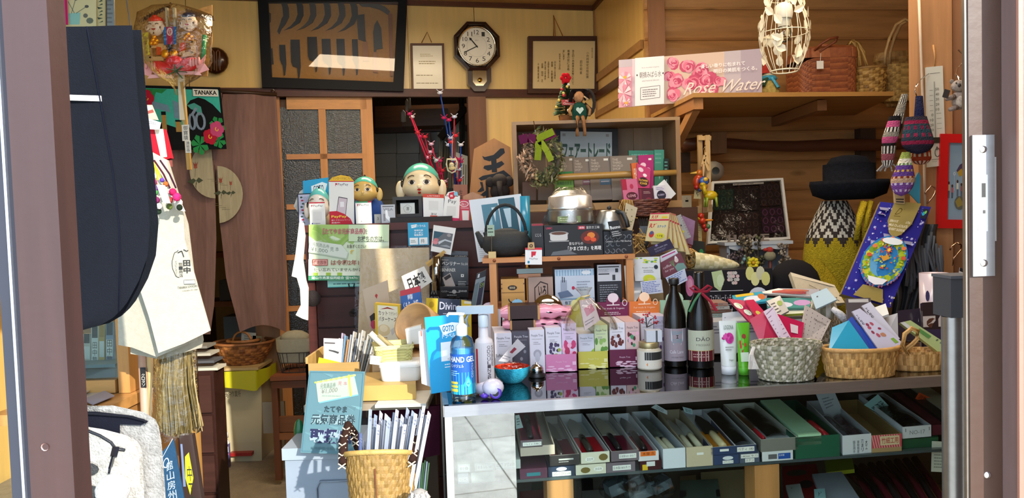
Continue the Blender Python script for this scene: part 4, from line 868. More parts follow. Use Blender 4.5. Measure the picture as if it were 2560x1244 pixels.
s.r(.40,.15,.46,.73,'8f9088');s.ring(.52,.86,.14,.045,.008,K,12);s.e(.5,.82,.06,.02,K,8);s.n_(.2,.945,.5,.955,1,'8a8a80');q.obj('scale_plate',parent=th)
q=MB();slab(q,quad([2331,343,2350,357],PT-.016),.004,'26261f','plastic');q.obj('bulb_guard',parent=th)
q=MB();q.tube([P(2336,166,PT-.01),P(2337,140,PT-.01),P(2333,112,PT-.01)],.003,'b88a58','cloth',5);q.obj('cord',parent=th)
q=MB();q.tube([P(2296,-30,PT-.02),P(2302,120,PT-.02),P(2310,330,PT-.02),P(2311,430,PT-.02),P(2315,560,PT-.02)],.005,'b8a28c','plastic',6);q.obj('white_cable','thin whitish cable running down the edge of the wooden post','cable')
KO=2.2;o=P(2398,250,KO);k=KO/1900;ko=thing('plush_koala','small grey plush animal with dark nose hanging from a hook on the post','plush toy',P(2398,285,KO))
q=MB();q.ball(o,(19*k,14*k,24*k),'8f8078','felt',12);q.ball(o+V((-2*k,-9*k,-4*k)),(12*k,7*k,15*k),'b5a89a','felt',10);q.obj('body',parent=ko)
q=MB();q.ball(o+V((-4*k,-4*k,34*k)),(18*k,14*k,15*k),'978a80','felt',12);q.ball(o+V((-18*k,0,46*k)),(6*k,4*k,6*k),'85786e','felt',8);q.ball(o+V((12*k,0,46*k)),(6*k,4*k,6*k),'85786e','felt',8);q.obj('head',parent=ko)
q=MB();q.ball(o+V((-10*k,-18*k,34*k)),(4*k,3*k,5*k),'2a2422','plastic',7);q.ball(o+V((4*k,-17*k,40*k)),2*k,'1c1a1a','plastic',6);q.ball(o+V((-16*k,-15*k,40*k)),2*k,'1c1a1a','plastic',6);q.obj('nose_and_eyes',parent=ko)
for a,b in(((-16,8),(-38,2)),((-10,-18),(-30,-24)),((10,-18),(14,-44)),((12,6),(20,-6))):
 q=MB();q.tube([o+V((a[0]*k,-6*k,a[1]*k)),o+V((b[0]*k,-10*k,b[1]*k))],[7*k,5*k],'8a7c74','felt',8);q.obj('limb',parent=ko)
q=MB();slab(q,quad([2362,222,2376,226,2370,246,2356,242],KO-.03),.002,'3a3634','card');q.obj('phone_tag',parent=ko)
q=MB();q.tube([P(2402,205,KO),P(2390,185,KO+.1),P(2394,170,KO+.2),P(2410,155,PT-.03),P(2412,140,PT-.03),P(2396,125,PT)],.0028,'b8b4ac','chrome',5);q.obj('wire_hook','curved steel hook high on the post holding the plush animal','hook')
q=MB();q.tube([P(2318,508,PT-.05),P(2330,495,PT-.05),P(2338,483,PT-.05),P(2338,470,PT-.04),P(2328,464,PT-.02),P(2316,478,PT-.03),P(2312,484,PT-.03)],.003,'b09080','chrome',5);q.obj('wire_hook','curved steel hook beside the red frame','hook')
q=MB();q.tube([P(2382,664,PT-.05),P(2384,645,PT-.05),P(2402,625,PT-.05),P(2403,612,PT-.03),P(2392,606,PT-.02),P(2378,616,PT-.03),P(2375,625,PT-.03)],.003,'b08c74','chrome',5);q.obj('wire_hook','curved copper hook below the red frame','hook')
card('hanging_card','white card in black clip hanging from the copper hook','card',[2400,668,2425,680,2428,700,2396,690],PT-.05,'d8d8d8',[('r',0,0,.5,.4,'26262a')],group=None)
Q=quad([2352,334,2500,336,2500,572,2346,570],PT-.02);rf=thing('red_framed_picture','bright red framed picture of people under a parasol on the post','picture frame',(Q[2]+Q[3])/2)
q=MB();I,n=frame(q,Q,.031,.02,'c2161a','gloss');q.obj('frame',parent=rf)
q=MB();I2=[p-n*.01 for p in I];q.add(I2,[(3,2,1,0)],'8198a8','card');s=Sf(q,I2);rr=random.Random(5)
s.poly([(.22,.36),(.3,.28),(.5,.22),(.7,.26),(.72,.40),(.5,.38),(.3,.42)],'4a3a54');s.poly([(.24,.38),(.34,.33),(.4,.40),(.3,.44)],'a8862a')
for x,y,h_,cs in((.04,.52,.2,('c8b890','3a3430')),(.12,.56,.16,('b05a60','2a2a2c')),(.24,.5,.2,('c8c4b0','4a4a50')),(.33,.54,.16,('8a5a58','3a3a3c')),(.42,.5,.2,('c0b8a0','38404a'))):
 s.e(x+.01,y,.022,.022,'4a2c1c',8);s.r(x-.012,y+.022,x+.035,y+.022+h_*.4,cs[0]);s.r(x-.005,y+.022+h_*.4,x+.008,y+h_,cs[1]);s.r(x+.018,y+.022+h_*.4,x+.03,y+h_,cs[1])
s.e(.3,.78,.12,.09,'5a5c54');s.poly([(.2,.76),(.3,.7),(.4,.8),(.26,.84)],'8a7a3c');s.r(.17,.42,.175,.62,'c8ccd0');s.ring(.17,.40,.02,.02,.008,'c8ccd0',8)
q.obj('painting',parent=rf)
q=MB();SY=2.66
q.grid(lambda u,v:P(2225+125*u*(1-.25*v)+6*math.sin(v*9+u*4),560+230*v,SY+.02*math.sin(u*26)+.01*math.sin(v*14)),30,14,'4c5054','cloth',cf=lambda u,v:'484c50' if int(u*30)%2 else '5a5e62');sw=q.obj('grey_shawl','dark grey fringed shawl hanging behind the advent calendar','shawl')
for i in range(16):
 q=MB();x=2262+i*6;y=640+20*math.sin(i);q.tube([P(x,y-40,SY-.04),P(x+4*math.sin(i),y,SY-.05),P(x+8+6*math.sin(i*2),y+45,SY-.05),P(x+4,y+75+12*math.sin(i*3),SY-.05)],.006,['565a60','484c52'][i%2],'cloth',5);q.obj('fringe',parent=sw)
card('wooden_clip','pale wooden clip sticking up behind the advent calendar','clip',[2236,478,2262,476,2262,510,2238,508],2.6,'b8a078',[('r',.1,.6,.9,.7,'3a3430'),('r',.1,.8,.9,.9,'3a3430')],.01)
card('blue_folder','bright blue folder edge standing behind the mittens','folder',[2296,430,2302,440,2300,512,2270,480],2.66,'3a8cae',[],.004)
Q=[P(2201,504,2.62),P(2328,517,2.62),P(2226,769,2.44),P(2103,734,2.44)]
q=MB();n=(Q[1]-Q[0]).cross(Q[0]-Q[3]).normalized();slab(q,Q,.018,'2c2a8c','card','8a7a44');s=Sf(q,Q);rr=random.Random(9)
ac=thing('advent_calendar','tall blue and gold chocolate advent calendar leaning at an angle in front of the shawl','calendar',Q[3])
for i in range(150):x,y=rr.uniform(.02,.98),rr.uniform(.02,.98);z=rr.uniform(.004,.010);s.e(x,y,z*1.6,z,['b8b8e8','8a8ad0','c06ab0','d8d8f4','5a8ad8','d8c86a'][i%6],6)
for i in range(26):
 x,y=rr.uniform(.05,.95),rr.uniform(.03,.97)
 for a in range(3):s.l([(x-.03*math.cos(a*1.05),y-.014*math.sin(a*1.05)),(x+.03*math.cos(a*1.05),y+.014*math.sin(a*1.05))],.004,'c8c8f0')
s.poly([(.24,.0),(.76,.0),(.74,.22),(.62,.34),(.5,.38),(.38,.34),(.26,.22)],'9a8a4e');s.poly([(.3,.88),(.7,.88),(.8,1),(.2,1)],'9a8a4e')
s.t('Divine',.34,.07,.68,.145,'5e5020',.0,0,.15);s.l([(.34,.16),(.66,.155)],.006,'5e5020')
for i,t in enumerate(('SERIOUSLY SMOOTH','MILK CHOCOLATE','ADVENT CALENDAR')):s.t(t,.30+.02*i,.20+i*.042,.70-.02*i,.226+i*.042,'efe8d0',.01)
s.r(.84,.05,.95,.15,'20283c');s.e(.88,.10,.03,.022,'2aa8c8',10);s.e(.91,.085,.02,.018,'8ac83a',8)
s.e(.5,.62,.43,.255,'2a78b8',32);s.e(.5,.60,.38,.22,'5fa0cc',28)
for i in range(26):a=6.28*i/26;s.e(.5+.33*math.cos(a),.62+.19*math.sin(a),.075,.036,['a8b82c','8aa82a','c2c43a','6f9a34'][i%4],8)
for i in range(90):a=rr.uniform(0,6.28);d=rr.uniform(.05,.38);s.e(.5+d*math.cos(a),.62+d*.58*math.sin(a),rr.uniform(.012,.03),rr.uniform(.006,.016),['b8c43a','3a8ac8','c86a3a','7ab84a','d8c86a','2a6aa8','b8503a','5ab0d0'][i%8],6)
for k in range(7):a=PI+k*.5;s.e(.5+.33*math.cos(a),.60+.2*math.sin(a),.05,.02,['c8583a','d87a4a'][k%2],7)
s.e(.5,.43,.2,.035,'dfe6ea',14)
s.poly([(.5+(.09 if i%2 else.03)*math.cos(i*.3927),.52+(.05 if i%2 else.018)*math.sin(i*.3927))for i in range(16)],'d8502a');s.e(.5,.52,.03,.018,'e8c03a',8)
s.poly([(.40,.60),(.52,.57),(.58,.60),(.48,.64)],'c8943a')
s.poly([(.3,.80),(.7,.80),(.64,.85),(.5,.87),(.36,.85)],'e4e8ee')
for i,ch in enumerate('THE WORLD GO ROUND'):
 a=R(158-i*8.0);x=.5+.40*math.cos(a);y=.64+.24*math.sin(a);s.t(ch,x-.016,y-.012,x+.016,y+.014,'d86a6a',.02)if ch!=' ' else None
q.obj('printed_box',parent=ac)
for x,y,w_,t_ in((.02,.06,.2,.05),(.03,.13,.16,.03),(.3,.33,.26,.06),(.12,.42,.16,.07),(.74,.37,.18,.05),(.5,.62,.16,.03),(.1,.72,.2,.03)):
 q=MB();p=[s.fn(x,y)[0]+n*.001,s.fn(x+w_,y)[0]+n*.001,s.fn(x+w_*.9,y+t_)[0]+n*.012,s.fn(x+w_*.1,y+t_)[0]+n*.014];q.add(p,[(3,2,1,0)],'8e90b0','card');q.obj('open_door',parent=ac)
o=V((P(2336,780,2.5).x,2.5,TOPZ));r=(P(2370,740,2.5).x-P(2302,740,2.5).x)/2;hm=P(2330,682,2.5).z-o.z
q=MB();q.lathe([(0,.001),(r*.98,.0),(r,hm),(r*.94,hm),(r*.92,.01),(0,.01)],o,'d2c2c8','gloss',28)
s=Sf(q,fn=lambda u,v:(o+V(((r+.0006)*math.cos(PI+PI*u),(r+.0006)*math.sin(PI+PI*u),hm*(1-v))),V((math.cos(PI+PI*u),math.sin(PI+PI*u),0))))
for dx in(-.08,0,.08):s.e(.5+dx,.42,.08,.19,'c05a86',12)
s.e(.5,.52,.14,.18,'b84a7a',14);s.e(.2,.28,.045,.07,'3a3258',10);s.e(.25,.44,.035,.08,'3f6a4c',10);s.e(.38,.82,.05,.12,'7fae86',10);s.r(.485,.7,.5,.95,'7fae86');s.t('Th',.44,.50,.58,.62,'e8dce4')
q.obj('tulip_canister','pale pink canister with a painted magenta tulip beside the door handle','canister')
# dark chest with the counter cards and lucky heads
CY=3.2;ZCH=P(930,558,CY).z;xa,xb=P(770,700,CY).x,P(1316,700,CY).x
ch=thing('dark_chest','tall dark red brown wooden chest carrying the green-haired heads and payment cards','chest',((xa+xb)/2,CY+.3,0))
DW='3a1a16'
q=MB();q.box(xa,CY+.012,0,xb,CY+.58,ZCH-.03,DW,'darkwood');q.obj('body',parent=ch)
q=MB();q.box(xa-.012,CY-.02,ZCH-.03,xb+.012,CY+.6,ZCH,'4a221a','darkwood');q.obj('top',parent=ch)
q=MB();q.box(xa-.005,CY-.004,0,xa+.03,CY+.012,ZCH-.03,'45201a','darkwood');q.obj('corner_post',parent=ch)
zz=[ZCH-.04,ZCH-.20,P(900,738,CY).z,P(900,816,CY).z,P(900,905,CY).z,.62,.40,.18]
for a,b in zip(zz,zz[1:]):
 q=MB();q.box(xa+.035,CY,b+.004,xb-.02,CY+.012,a-.004,DW,'darkwood');d=q.obj('drawer',parent=ch)
 q=MB();p=V((P(880,700,CY).x,CY-.006,(a+b)/2));q.lathe([(.012,0),(.008,.006),(0,.008)],p+V((0,.004,0)),'1c1816','iron',8,mtx=FX);q.tube([p+V((-.012,-.006,0)),p+V((-.008,-.012,-.018)),p+V((.008,-.012,-.018)),p+V((.012,-.006,0))],.003,'1c1816','iron',5);q.obj('ring_pull',parent=d)
q=MB();q.lathe([(.034,0),(.034,.003),(0,.004)],P(782,745,CY-.005),'1e1210','iron',20,mtx=FX);q.obj('round_fitting',parent=ch)
WR='e2dfd8';RD='c01c30';QR=('r',.22,.42,.78,.80,'d9d6d0')
def pay(t='PayPay'):return[('t',t,.25,.12,.86,.22,'4a4648'),('p',[(.12,.12),(.2,.12),(.2,.17),(.15,.17),(.15,.21),(.12,.21)],RD)]
card('campaign_sign','light blue campaign sign at the far left end of the chest top','sign',[757,452,821,443,823,540,760,557],3.36,'2a9cc8',[('p',[(.32,.14),(.75,.08),(.95,.13),(.86,.30),(.5,.34),(.34,.36)],'e6ecee'),('t','GOTO',.40,.14,.80,.28,'3a5a70',.02),('t','トラベル',.4,.36,.78,.52,'e6ecee',.02)],z=ZCH)
card('floral_card','lilac card with holly leaves and dark edge at the left end of the chest top','card',[743,484,792,482,794,553,746,553],3.31,'b4b2c4',[('r',0,0,.05,1,'24242a'),('r',0,0,1,.03,'24242a'),('n',.3,.1,.9,.3,4,'8a88a0'),('t','XMAS',.3,.34,.9,.46,'5a589a',.02),('n',.4,.5,.9,.8,4,'8a88a0'),('p',[(.5,.62),(.62,.58),(.66,.86),(.58,.9)],'c8c83a')]+[('e',.2+.04*(i%3),.12+.1*i,.07,.03,['2c4a3a','a83040','2c4a3a'][i%3],7)for i in range(9)],z=ZCH)
def head(nm,lab,cx,top,w,h,Y,hair='4fae9a',skin='e0c08a',lips='b08a60',brow='4a3a2c',body=True,rot=0):
 k=Y/1900;a=w*k/2;c=h*k/2;o=P(cx,top+h/2,Y);b=a*.95
 t=thing(nm,lab,'figurine',V((o.x,Y,ZCH)))
 def sh(u,v):
  th=PI*v;ph=2*PI*u;z=math.cos(th);s=math.sin(th);ck=1+.16*math.exp(-((z+.42)/.35)**2)-.05*math.exp(-((z-.1)/.3)**2)
  return o+V((a*s*math.cos(ph)*ck,b*s*math.sin(ph)*ck,c*z))
 q=MB();q.grid(sh,28,20,skin,'gloss');q.obj('head_form',parent=t)
 q=MB()
 q.grid(lambda u,v:o+V((a*1.012*math.sin(PI*v*.5*(1-.42*max(0,-math.sin(2*PI*u))))*math.cos(2*PI*u),b*1.012*math.sin(PI*v*.5*(1-.42*max(0,-math.sin(2*PI*u))))*math.sin(2*PI*u),c*1.012*math.cos(PI*v*.5*(1-.42*max(0,-math.sin(2*PI*u)))))),28,8,hair,'gloss')
 q.obj('hair_cap',parent=t)
 for sx in(-1,1):q=MB();q.ball(o+V((sx*a*1.02,-b*.2,-c*.05)),(a*.10,b*.2,c*.22),'1e1c1c','gloss',8);q.obj('side_lock',parent=t)
 q=MB();q.tube([o+V((0,0,c*1.0)),o+V((a*.06,0,c*1.12))],a*.08,'2a2a28','gloss',5);q.obj('top_knot',parent=t)
 for sx in(-1,1):
  q=MB();q.ball(o+V((sx*a*1.14,-b*.15,-c*.38)),(a*.27,b*.16,c*.50),skin,'gloss',12);q.obj('ear',parent=t)
 q=MB();q.ball(o+V((0,-b*1.02,-c*.24)),(a*.15,b*.12,c*.13),skin,'gloss',8)
 def ff_(u,v):
  x,z=(u-.5)*2,(.5-v)*2
  return o+V((x*a,-b*math.sqrt(max(.05,1-z*z*.95-x*x*.8))*(1+.15*math.exp(-((z+.42)/.35)**2))-.002,z*c)),V((x*.4,-1,z*.3)).normalized()
 sf=Sf(q,fn=ff_);sf.asp=w/h;sf.st=.001
 for sx in(-1,1):
  x=.5+sx*.2;sf.e(x,.51,.10,.06,'eee6d8',12);sf.e(x,.51,.06,.055,'2a2018',10);sf.ring(x,.5,.085,.05,.014,'5a4a38',8,PI,2*PI)
  sf.l([(x-sx*.07,.35),(x-sx*.01,.33),(x+sx*.07,.355),(x+sx*.12,.40)],.025,brow)
 if lips=='r':sf.poly([(.44,.70),(.48,.67),(.5,.68),(.52,.67),(.56,.70),(.5,.73)],'b8281e');sf.poly([(.46,.75),(.54,.75),(.53,.80),(.47,.80)],'b8281e')
 else:sf.l([(.44,.72),(.5,.71),(.56,.72)],.02,lips)
 q.obj('face',parent=t)
 q=MB();zb=ZCH;zn=o.z-c*.7;q.lathe([(a*1.5,zb),(a*1.55,zb+(zn-zb)*.4),(a*1.1,zn-.01),(a*.4,zn+.01)],(o.x,Y+.06,0),'2c4a8a' if body else 'b0a890','cloth',20,sy=.6);q.obj('robe',parent=t)
head('lucky_figure','small green-haired head half hidden behind the left payment card',798,471,54,78,3.30,hair='5fb4b0',skin='e8dccb',body=False)
head('lucky_figure','middle-sized green-haired yellow head with straight mouth between payment stands',912,441,64,66,3.32,skin='d4ae62')
head('lucky_figure','largest green-haired head with red lips and long ears',1053,408,90,96,3.40,lips='r',skin='e8d0a4')
card('payment_card','white payment card with red top in front of the smallest head','card',[774,505,813,558],3.22,WR,pay()+[('r',0,0,1,.05,RD),QR,('r',.12,.9,.2,.96,'2a4a8a'),('n',.25,.9,.8,.96,1,'6a6a6a')],z=ZCH)
mb=MB();Q=quad([822,452,884,452,886,558,824,558],3.25);Q[2].z=Q[3].z=ZCH;slab(mb,Q,.004,WR,'card');cutout(mb,[(822,452),(830,443),(852,437),(874,441),(884,452)],3.25,.004,'e0b020','card');s=Sf(mb,Q)
s.r(0,0,1,.02,RD);draw(s,[('t','ダウンロードはこちら',.06,-.09,.94,-.03,'6a4a20'),('t','PayPay',.36,.05,.78,.12,'4a4648'),('p',[(.26,.05),(.33,.05),(.33,.09),(.28,.09),(.28,.12),(.26,.12)],RD),('p',[(.38,.36),(.74,.40),(.66,.80),(.28,.72)],'2a2628'),('p',[(.40,.38),(.72,.415),(.645,.78),(.30,.71)],'c8b8bc'),('r',.44,.48,.6,.60,'e4e0e0'),('p',[(.0,.70),(.3,.69),(.6,.76),(.85,.88),(.94,1),(0,1)],RD),('t','PayPay',.08,.79,.70,.86,'e8c83a',.02),('t','超トクキャンペーン',.08,.885,.84,.92,'f0e0e0'),('t','実施中!',.08,.94,.42,.98,'f0e0e0')])
mb.obj('payment_stand','tall white and red payment stand with yellow arched top','sign')
card('payment_card','white payment card with red corner right of the tall stand','card',[889,503,929,558],3.23,WR,[('r',0,0,1,.06,'3a8a5a'),('r',.8,0,1,.06,RD),QR,('t','浅山円',.25,.86,.75,.95,'5a5a5a')]+pay(),z=ZCH)
card('card_terminal_sticker','small grey contactless sticker standing low behind the counter cards','sticker',[936,535,952,555],3.24,'a8a8a0',[('o',.4,.5,.2,.2,.08,'5a5a58',8,-1,1)],z=ZCH)
card('sleeved_card','glossy grey card in a clear sleeve left of the black display frame','card',[953,511,988,557],3.21,'b8b6b8',[('r',.1,.08,.9,.12,'3a3a3e'),('t','VISA',.15,.2,.85,.34,'6a6a6e'),('p',[(.3,.3),(.45,.3),(.5,.6),(.8,.9),(.6,.95),(.3,.7)],'eeeeee'),('r',.15,.5,.3,.9,'8a888a')],m='gloss',z=ZCH)
Q=quad([982,491,1055,545],3.26);Q[2].z=Q[3].z=ZCH+.022;df=thing('crest_display','black deep frame holding a white crest card on the chest top','picture frame',(Q[2]+Q[3])/2)
q=MB();I,n=frame(q,Q,.014,.035,'3a3430');q.obj('frame',parent=df)
q=MB();q.add([p-n*.034 for p in I],[(3,2,1,0)],'141210','cloth');q.obj('backing',parent=df)
q=MB();QQ=quad([1001,507,1037,536],3.285);slab(q,QQ,.002,'d8d6cc','card');s=Sf(q,QQ);s.asp=1.2
for a in range(5):s.ring(.5+.14*math.cos(a*1.257-1.57),.5+.16*math.sin(a*1.257-1.57),.15,.17,.02,'6a6a60',8,a*1.257-1.57-1.2,a*1.257-1.57+1.2)
s.t('澤',.38,.34,.62,.66,'4a4a44');q.obj('crest_card',parent=df)
q=MB();q.box(P(975,548,3.2).x,3.2,ZCH,P(1130,548,3.2).x,3.34,ZCH+.021,'241c18','straw');q.obj('dark_mat','flat black fibrous mat under the crest frame on the chest','mat')
card('payment_card','white card with red band and red square, right of the crest frame','card',[1057,484,1110,486,1108,550,1059,548],3.23,WR,[('r',0,0,1,.14,'c8442c'),('t','au PAYできます',.2,.04,.8,.10,'f0e8e0'),('r',.28,.26,.74,.62,'d4d1cb'),('t','au',.38,.73,.64,.81,'5a4a44'),('r',.34,.83,.7,.98,'c8442c'),('t','PAY',.4,.87,.64,.95,'f0e8e0')])
mb=MB();Q=quad([1112,489,1150,489,1147,553,1107,549],3.22);slab(mb,Q,.002,WR,'card');cutout(mb,[(1114,490),(1120,480),(1136,477),(1144,484),(1145,491)],3.22,.002,WR,'card');s=Sf(mb,Q)
draw(s,[('p',[(.28,-.12),(.6,-.16),(.72,.0),(.6,.12),(.36,.14),(.24,.02)],RD),('e',.72,-.08,.13,.09,'7ab8cc'),('t','m',.36,-.04,.52,.05,'f0e8e8',.03),('t','Pay',.25,.15,.78,.34,'4a4a4c'),('r',.2,.42,.78,.8,'d4d1cb'),('r',0,.88,1,1,'c02a58'),('r',.08,.9,.18,.97,'f0e8e8')]);mb.obj('payment_card','white payment card with round red logo sticking up above its top edge','card')
card('payment_card','red card partly hidden by the white magazine page','card',[1143,498,1176,499,1174,553,1149,553],3.235,'b83a4c',[('o',.5,.2,.35,.12,.03,'e8d8d8',12),('t','d払い',.25,.14,.75,.26,'e8d8d8'),('n',.2,.36,.9,.42,1,'e8d8d8'),('r',.3,.5,.9,.95,'d4d1cb')])
card('wooden_plaque','small reddish wooden plaque with brush characters behind the payment cards','plaque',[1133,461,1168,461,1169,520,1135,520],3.32,'8a4f2c',[('v','和歌',.1,.3,.35,.8,'2a1810'),('v','左馬',.4,.2,.65,.8,'2a1810')],.02,'woodz')
mb=MB();cutout(mb,[(1181,479),(1207,490),(1210,530),(1156,530),(1158,490)],3.27,.02,'a87a54','woodz');mb.obj('small_shogi_piece','small pale five-sided wooden chess piece behind the magazine','shogi piece')
mb=MB();Q0=[(1235,345),(1276,368),(1291,560),(1166,560),(1185,372)];cutout(mb,Q0,3.5,.09,'b5762e','woodz');Q=quad([1180,345,1290,500],3.4985);s=Sf(mb,Q)
IN='15120f'
def brush(s,pts):
 s.poly(pts,IN)
for p in([(.24,.28),(.3,.3),(.5,.27),(.66,.17),(.74,.17),(.76,.24),(.6,.33),(.4,.37),(.28,.34)],[(.44,.32),(.56,.30),(.57,.55),(.45,.55)],[(.28,.44),(.5,.42),(.68,.37),(.74,.42),(.62,.48),(.36,.52),(.26,.48)],[(.14,.64),(.24,.60),(.5,.57),(.72,.52),(.88,.62),(.82,.68),(.6,.62),(.3,.66),(.2,.68)],[(.17,.70),(.23,.70),(.26,.84),(.18,.86),(.1,.86),(.2,.78)],[(.3,.68),(.36,.68),(.36,.99),(.29,.99),(.30,.92),(.12,.96),(.22,.88),(.3,.84)],[(.48,.66),(.54,.66),(.55,.88),(.49,.90)],[(.6,.68),(.66,.66),(.68,.80),(.6,.84)],[(.08,.92),(.2,.9),(.2,1.0),(.12,1.0)]):brush(s,p)
mb.obj('large_shogi_piece','large orange wooden five-sided chess piece with carved black characters','shogi piece')
q=MB();EY=3.42;o=P(1250,478,EY)
q.ball(o,(.045,.04,.045),'231a17','iron',12);q.ball(o+V((0,-.01,.045)),(.036,.034,.034),'261c18','iron',12)
q.ball(o+V((-.042,-.01,.042)),(.022,.01,.024),'231a17','iron',8);q.ball(o+V((.042,-.01,.042)),(.022,.01,.024),'231a17','iron',8);q.tube([o+V((0,-.04,.04)),o+V((0,-.055,.0)),o+V((.01,-.06,-.04))],[.014,.010,.008],'231a17','iron',8)
q.box(o.x-.05,EY-.04,ZCH,o.x+.05,EY+.05,o.z-.03,'1e1613','iron');q.obj('elephant_carving','black carved elephant-headed figure in front of the large wooden chess piece','figurine')
def branches(name,lab,base,tips,c,tc):
 t=thing(name,lab,'decoration',base);q=MB();q2=MB();rr=random.Random(len(tips))
 for i,tp in enumerate(tips):
  mid=base.lerp(tp,.5)+V((rr.uniform(-.02,.02),0,-.03));q.tube([base+V((rr.uniform(-.02,.02),0,0)),mid,tp],[.005,.004,.003],c[i%len(c)],'cloth',5)
 q.obj('stems',parent=t)
 for i,tp in enumerate(tips):
  for k in range(3):
   p=base.lerp(tp,1-k*.2*rr.uniform(.8,1.2));cc=tc[(i+k)%len(tc)];s_=.012
   q2.ball(p,(s_*1.1,s_*.7,s_*.6),cc,'cloth',6);q2.bar(p,p+V((-s_*1.3,-.003,s_*1.3)),s_*.8,.002,cc,'cloth');q2.bar(p,p+V((s_*1.3,-.003,s_*1.2)),s_*.8,.002,cc,'cloth')
 q2.obj('paper_birds',parent=t,kind='stuff')
b=P(1135,545,3.6)
branches('red_bird_branches','red stems with tiny pink and white paper birds right of the largest head',b,[P(1030,292,3.56),P(1024,285,3.5),P(1062,342,3.5),P(1078,360,3.5),P(1092,400,3.5),P(1100,402,3.5)],['a01c34','b42240'],['d8d0cc','c02a58','c8303a','e0a8b8'])
branches('blue_bird_branches','blue stems with tiny paper birds reaching up to the trim',b+V((.03,0,0)),[P(1100,232,3.48),P(1122,300,3.48),P(1136,292,3.48),P(1128,355,3.48),P(1152,362,3.48),P(1147,398,3.48)],['1e3a7a','24448a','9a2a34'],['d8d4d4','c02a58','c8ccd8','d8303a'])
q=MB();Y=3.42;q.tube(outline([(1118,398),(1140,398),(1143,410),(1138,428),(1130,432),(1120,426),(1116,410)],Y),.004,'c8bc9c','straw',5,True);q.ball(P(1129,412,Y),.012,'e0cfa0','felt',8);q.ball(P(1130,420,Y),(.016,.01,.010),'d8c088','felt',8);q.tube(outline([(1130,398),(1131,340)],Y),.002,'b8a88c','cloth',4);q.obj('woven_charm','small pale woven charm hanging from the blue branches','charm')
# pinned on the chest front
G='c9d6b8'
mb=MB();Q=quad([772,561,973,561,972,700,772,700],CY-.024);slab(mb,Q,.002,G,'gloss');s=Sf(mb,Q);rr=random.Random(2)
s.poly([(0,0),(.5,0),(.6,.2),(.55,.36),(.3,.2),(.1,.3),(0,.2)],'9dbb6a');
for i in range(46):x=.04+i*.012;y=.10+.28*math.sin(i*.068)**2;s.poly([(x,y),(x+.035,y-.11),(x+.03,y)],'84a850');s.poly([(x,y+.01),(x-.02,y+.12),(x+.02,y+.02)],'8fb05c')
s.r(.5,0,1,.3,'bcd0ac');s.poly([(0,.62),(.1,.78),(.6,.82),(1,.72),(1,.92),(0,.92)],'dfe4cf');s.poly([(.02,.30),(.42,.38),(.5,.52),(.48,.62),(0,.50)],'aab8a6');s.poly([(.015,.28),(.41,.36),(.49,.50),(.47,.60),(0,.48)],'c8d0c4')
s.t('元気商品券',.05,.31,.26,.38,'6a7a6a',0,.05);s.t('¥1,000',.03,.40,.24,.48,'6a7a6a',0,.04);s.t('見 本',.27,.40,.38,.48,'6a7a6a')
s.t('【たてやま元気商品券】',.18,.065,.70,.175,'b0606a',.03);s.t('を',.70,.08,.735,.17,'6a6a60',.02);s.t('お持ちの方は、',.61,.20,.94,.31,'5a5c50',.03);s.t('お急ぎください!',.48,.355,.72,.42,'4a4c40',.01);s.t('使',.52,.45,.57,.53,'c8a82a',.03)
s.r(.05,.62,.24,.735,'9a3a38');s.r(.06,.632,.23,.724,'d8b0a4');s.t('使用期限',.065,.64,.225,.72,'8a2a2c',.02);s.t('は令和2年12月',.28,.63,.74,.73,'9a5a52',.02);s.t('使い忘れていませんか? 期',.07,.775,.68,.84,'5a5c50',.01)
for x in(.06,.22,.36,.7):s.r(x,.86,x+.06,.915,'9dbb4a')
s.r(0,.915,1,1,'3f8a62');s.t('館山市商業協同組合 ☎0470-',.04,.925,.62,.985,'e4ece0',.01);mb.obj('voucher_poster','pale green voucher notice taped to the front of the dark chest','poster')
card('voucher_leaflet','turquoise edge of a leaflet showing below the green notice','leaflet',[818,660,912,717],CY-.012,'8ecbbc',[('n',.15,.8,.9,.92,1,'4a6a6a'),('r',0,.97,1,1,'3a9a9a')],m='gloss')
card('coupon_sign','small bright blue coupon sign hanging at the chest top edge','sign',[1020,556,1072,613],CY-.026,'2a94bc',[('p',[(.16,.1),(.44,.07),(.42,.2),(.18,.24)],'e4ecee'),('t','GOTO',.19,.10,.42,.19,'3a6a88'),('t','トラベル',.48,.1,.86,.2,'e4ecee',.01),('t','地域共通',.3,.30,.72,.38,'e4ecee',.01),('t','クーポン',.3,.40,.72,.49,'e4ecee',.02),('t','取扱店舗',.3,.50,.72,.59,'e4ecee',.02),('r',.07,.66,.47,.96,'dfe4e4'),('r',.53,.66,.93,.96,'dfe4e4'),('t','持',.6,.72,.78,.9,'2a2c30'),('n',.12,.75,.42,.88,2,'4a6a5a')],m='gloss')
# cabinet behind the kettle, wooden display crate, wreath, tree
KYY=3.35;ZK=P(1500,512,KYY).z-.0
q=MB();q.box(P(1322,600,3.4).x,3.32,0,P(1735,600,3.4).x,3.75,ZK-.022,'4a2e20','darkwood');cbn=q.obj('low_cabinet','dark cabinet behind the kettle carrying the wooden display crate','cabinet')
cr=thing('display_crate','weathered open wooden crate with a bamboo rail across its front','crate',P(1495,512,KYY))
x0,x1=P(1282,400,KYY).x,P(1702,400,KYY).x;zt,zb=P(1490,306,KYY).z,ZK-.02;D=.30
for nm,bx0,c,m in(('side_panel',(x0,KYY,zb,x0+.02,KYY+D,zt),'97724a','woodz'),('side_panel',(x1-.02,KYY,zb,x1,KYY+D,zt),'8e6a44','woodz'),('top_panel',(x0,KYY,zt,x1,KYY+D,zt+.014),'9a7850','woodx'),('bottom_panel',(x0+.02,KYY,zb,x1-.02,KYY+D,zb+.016),'97724a','woodx')):
 q=MB();q.box(*bx0,c,m);q.obj(nm,parent=cr)
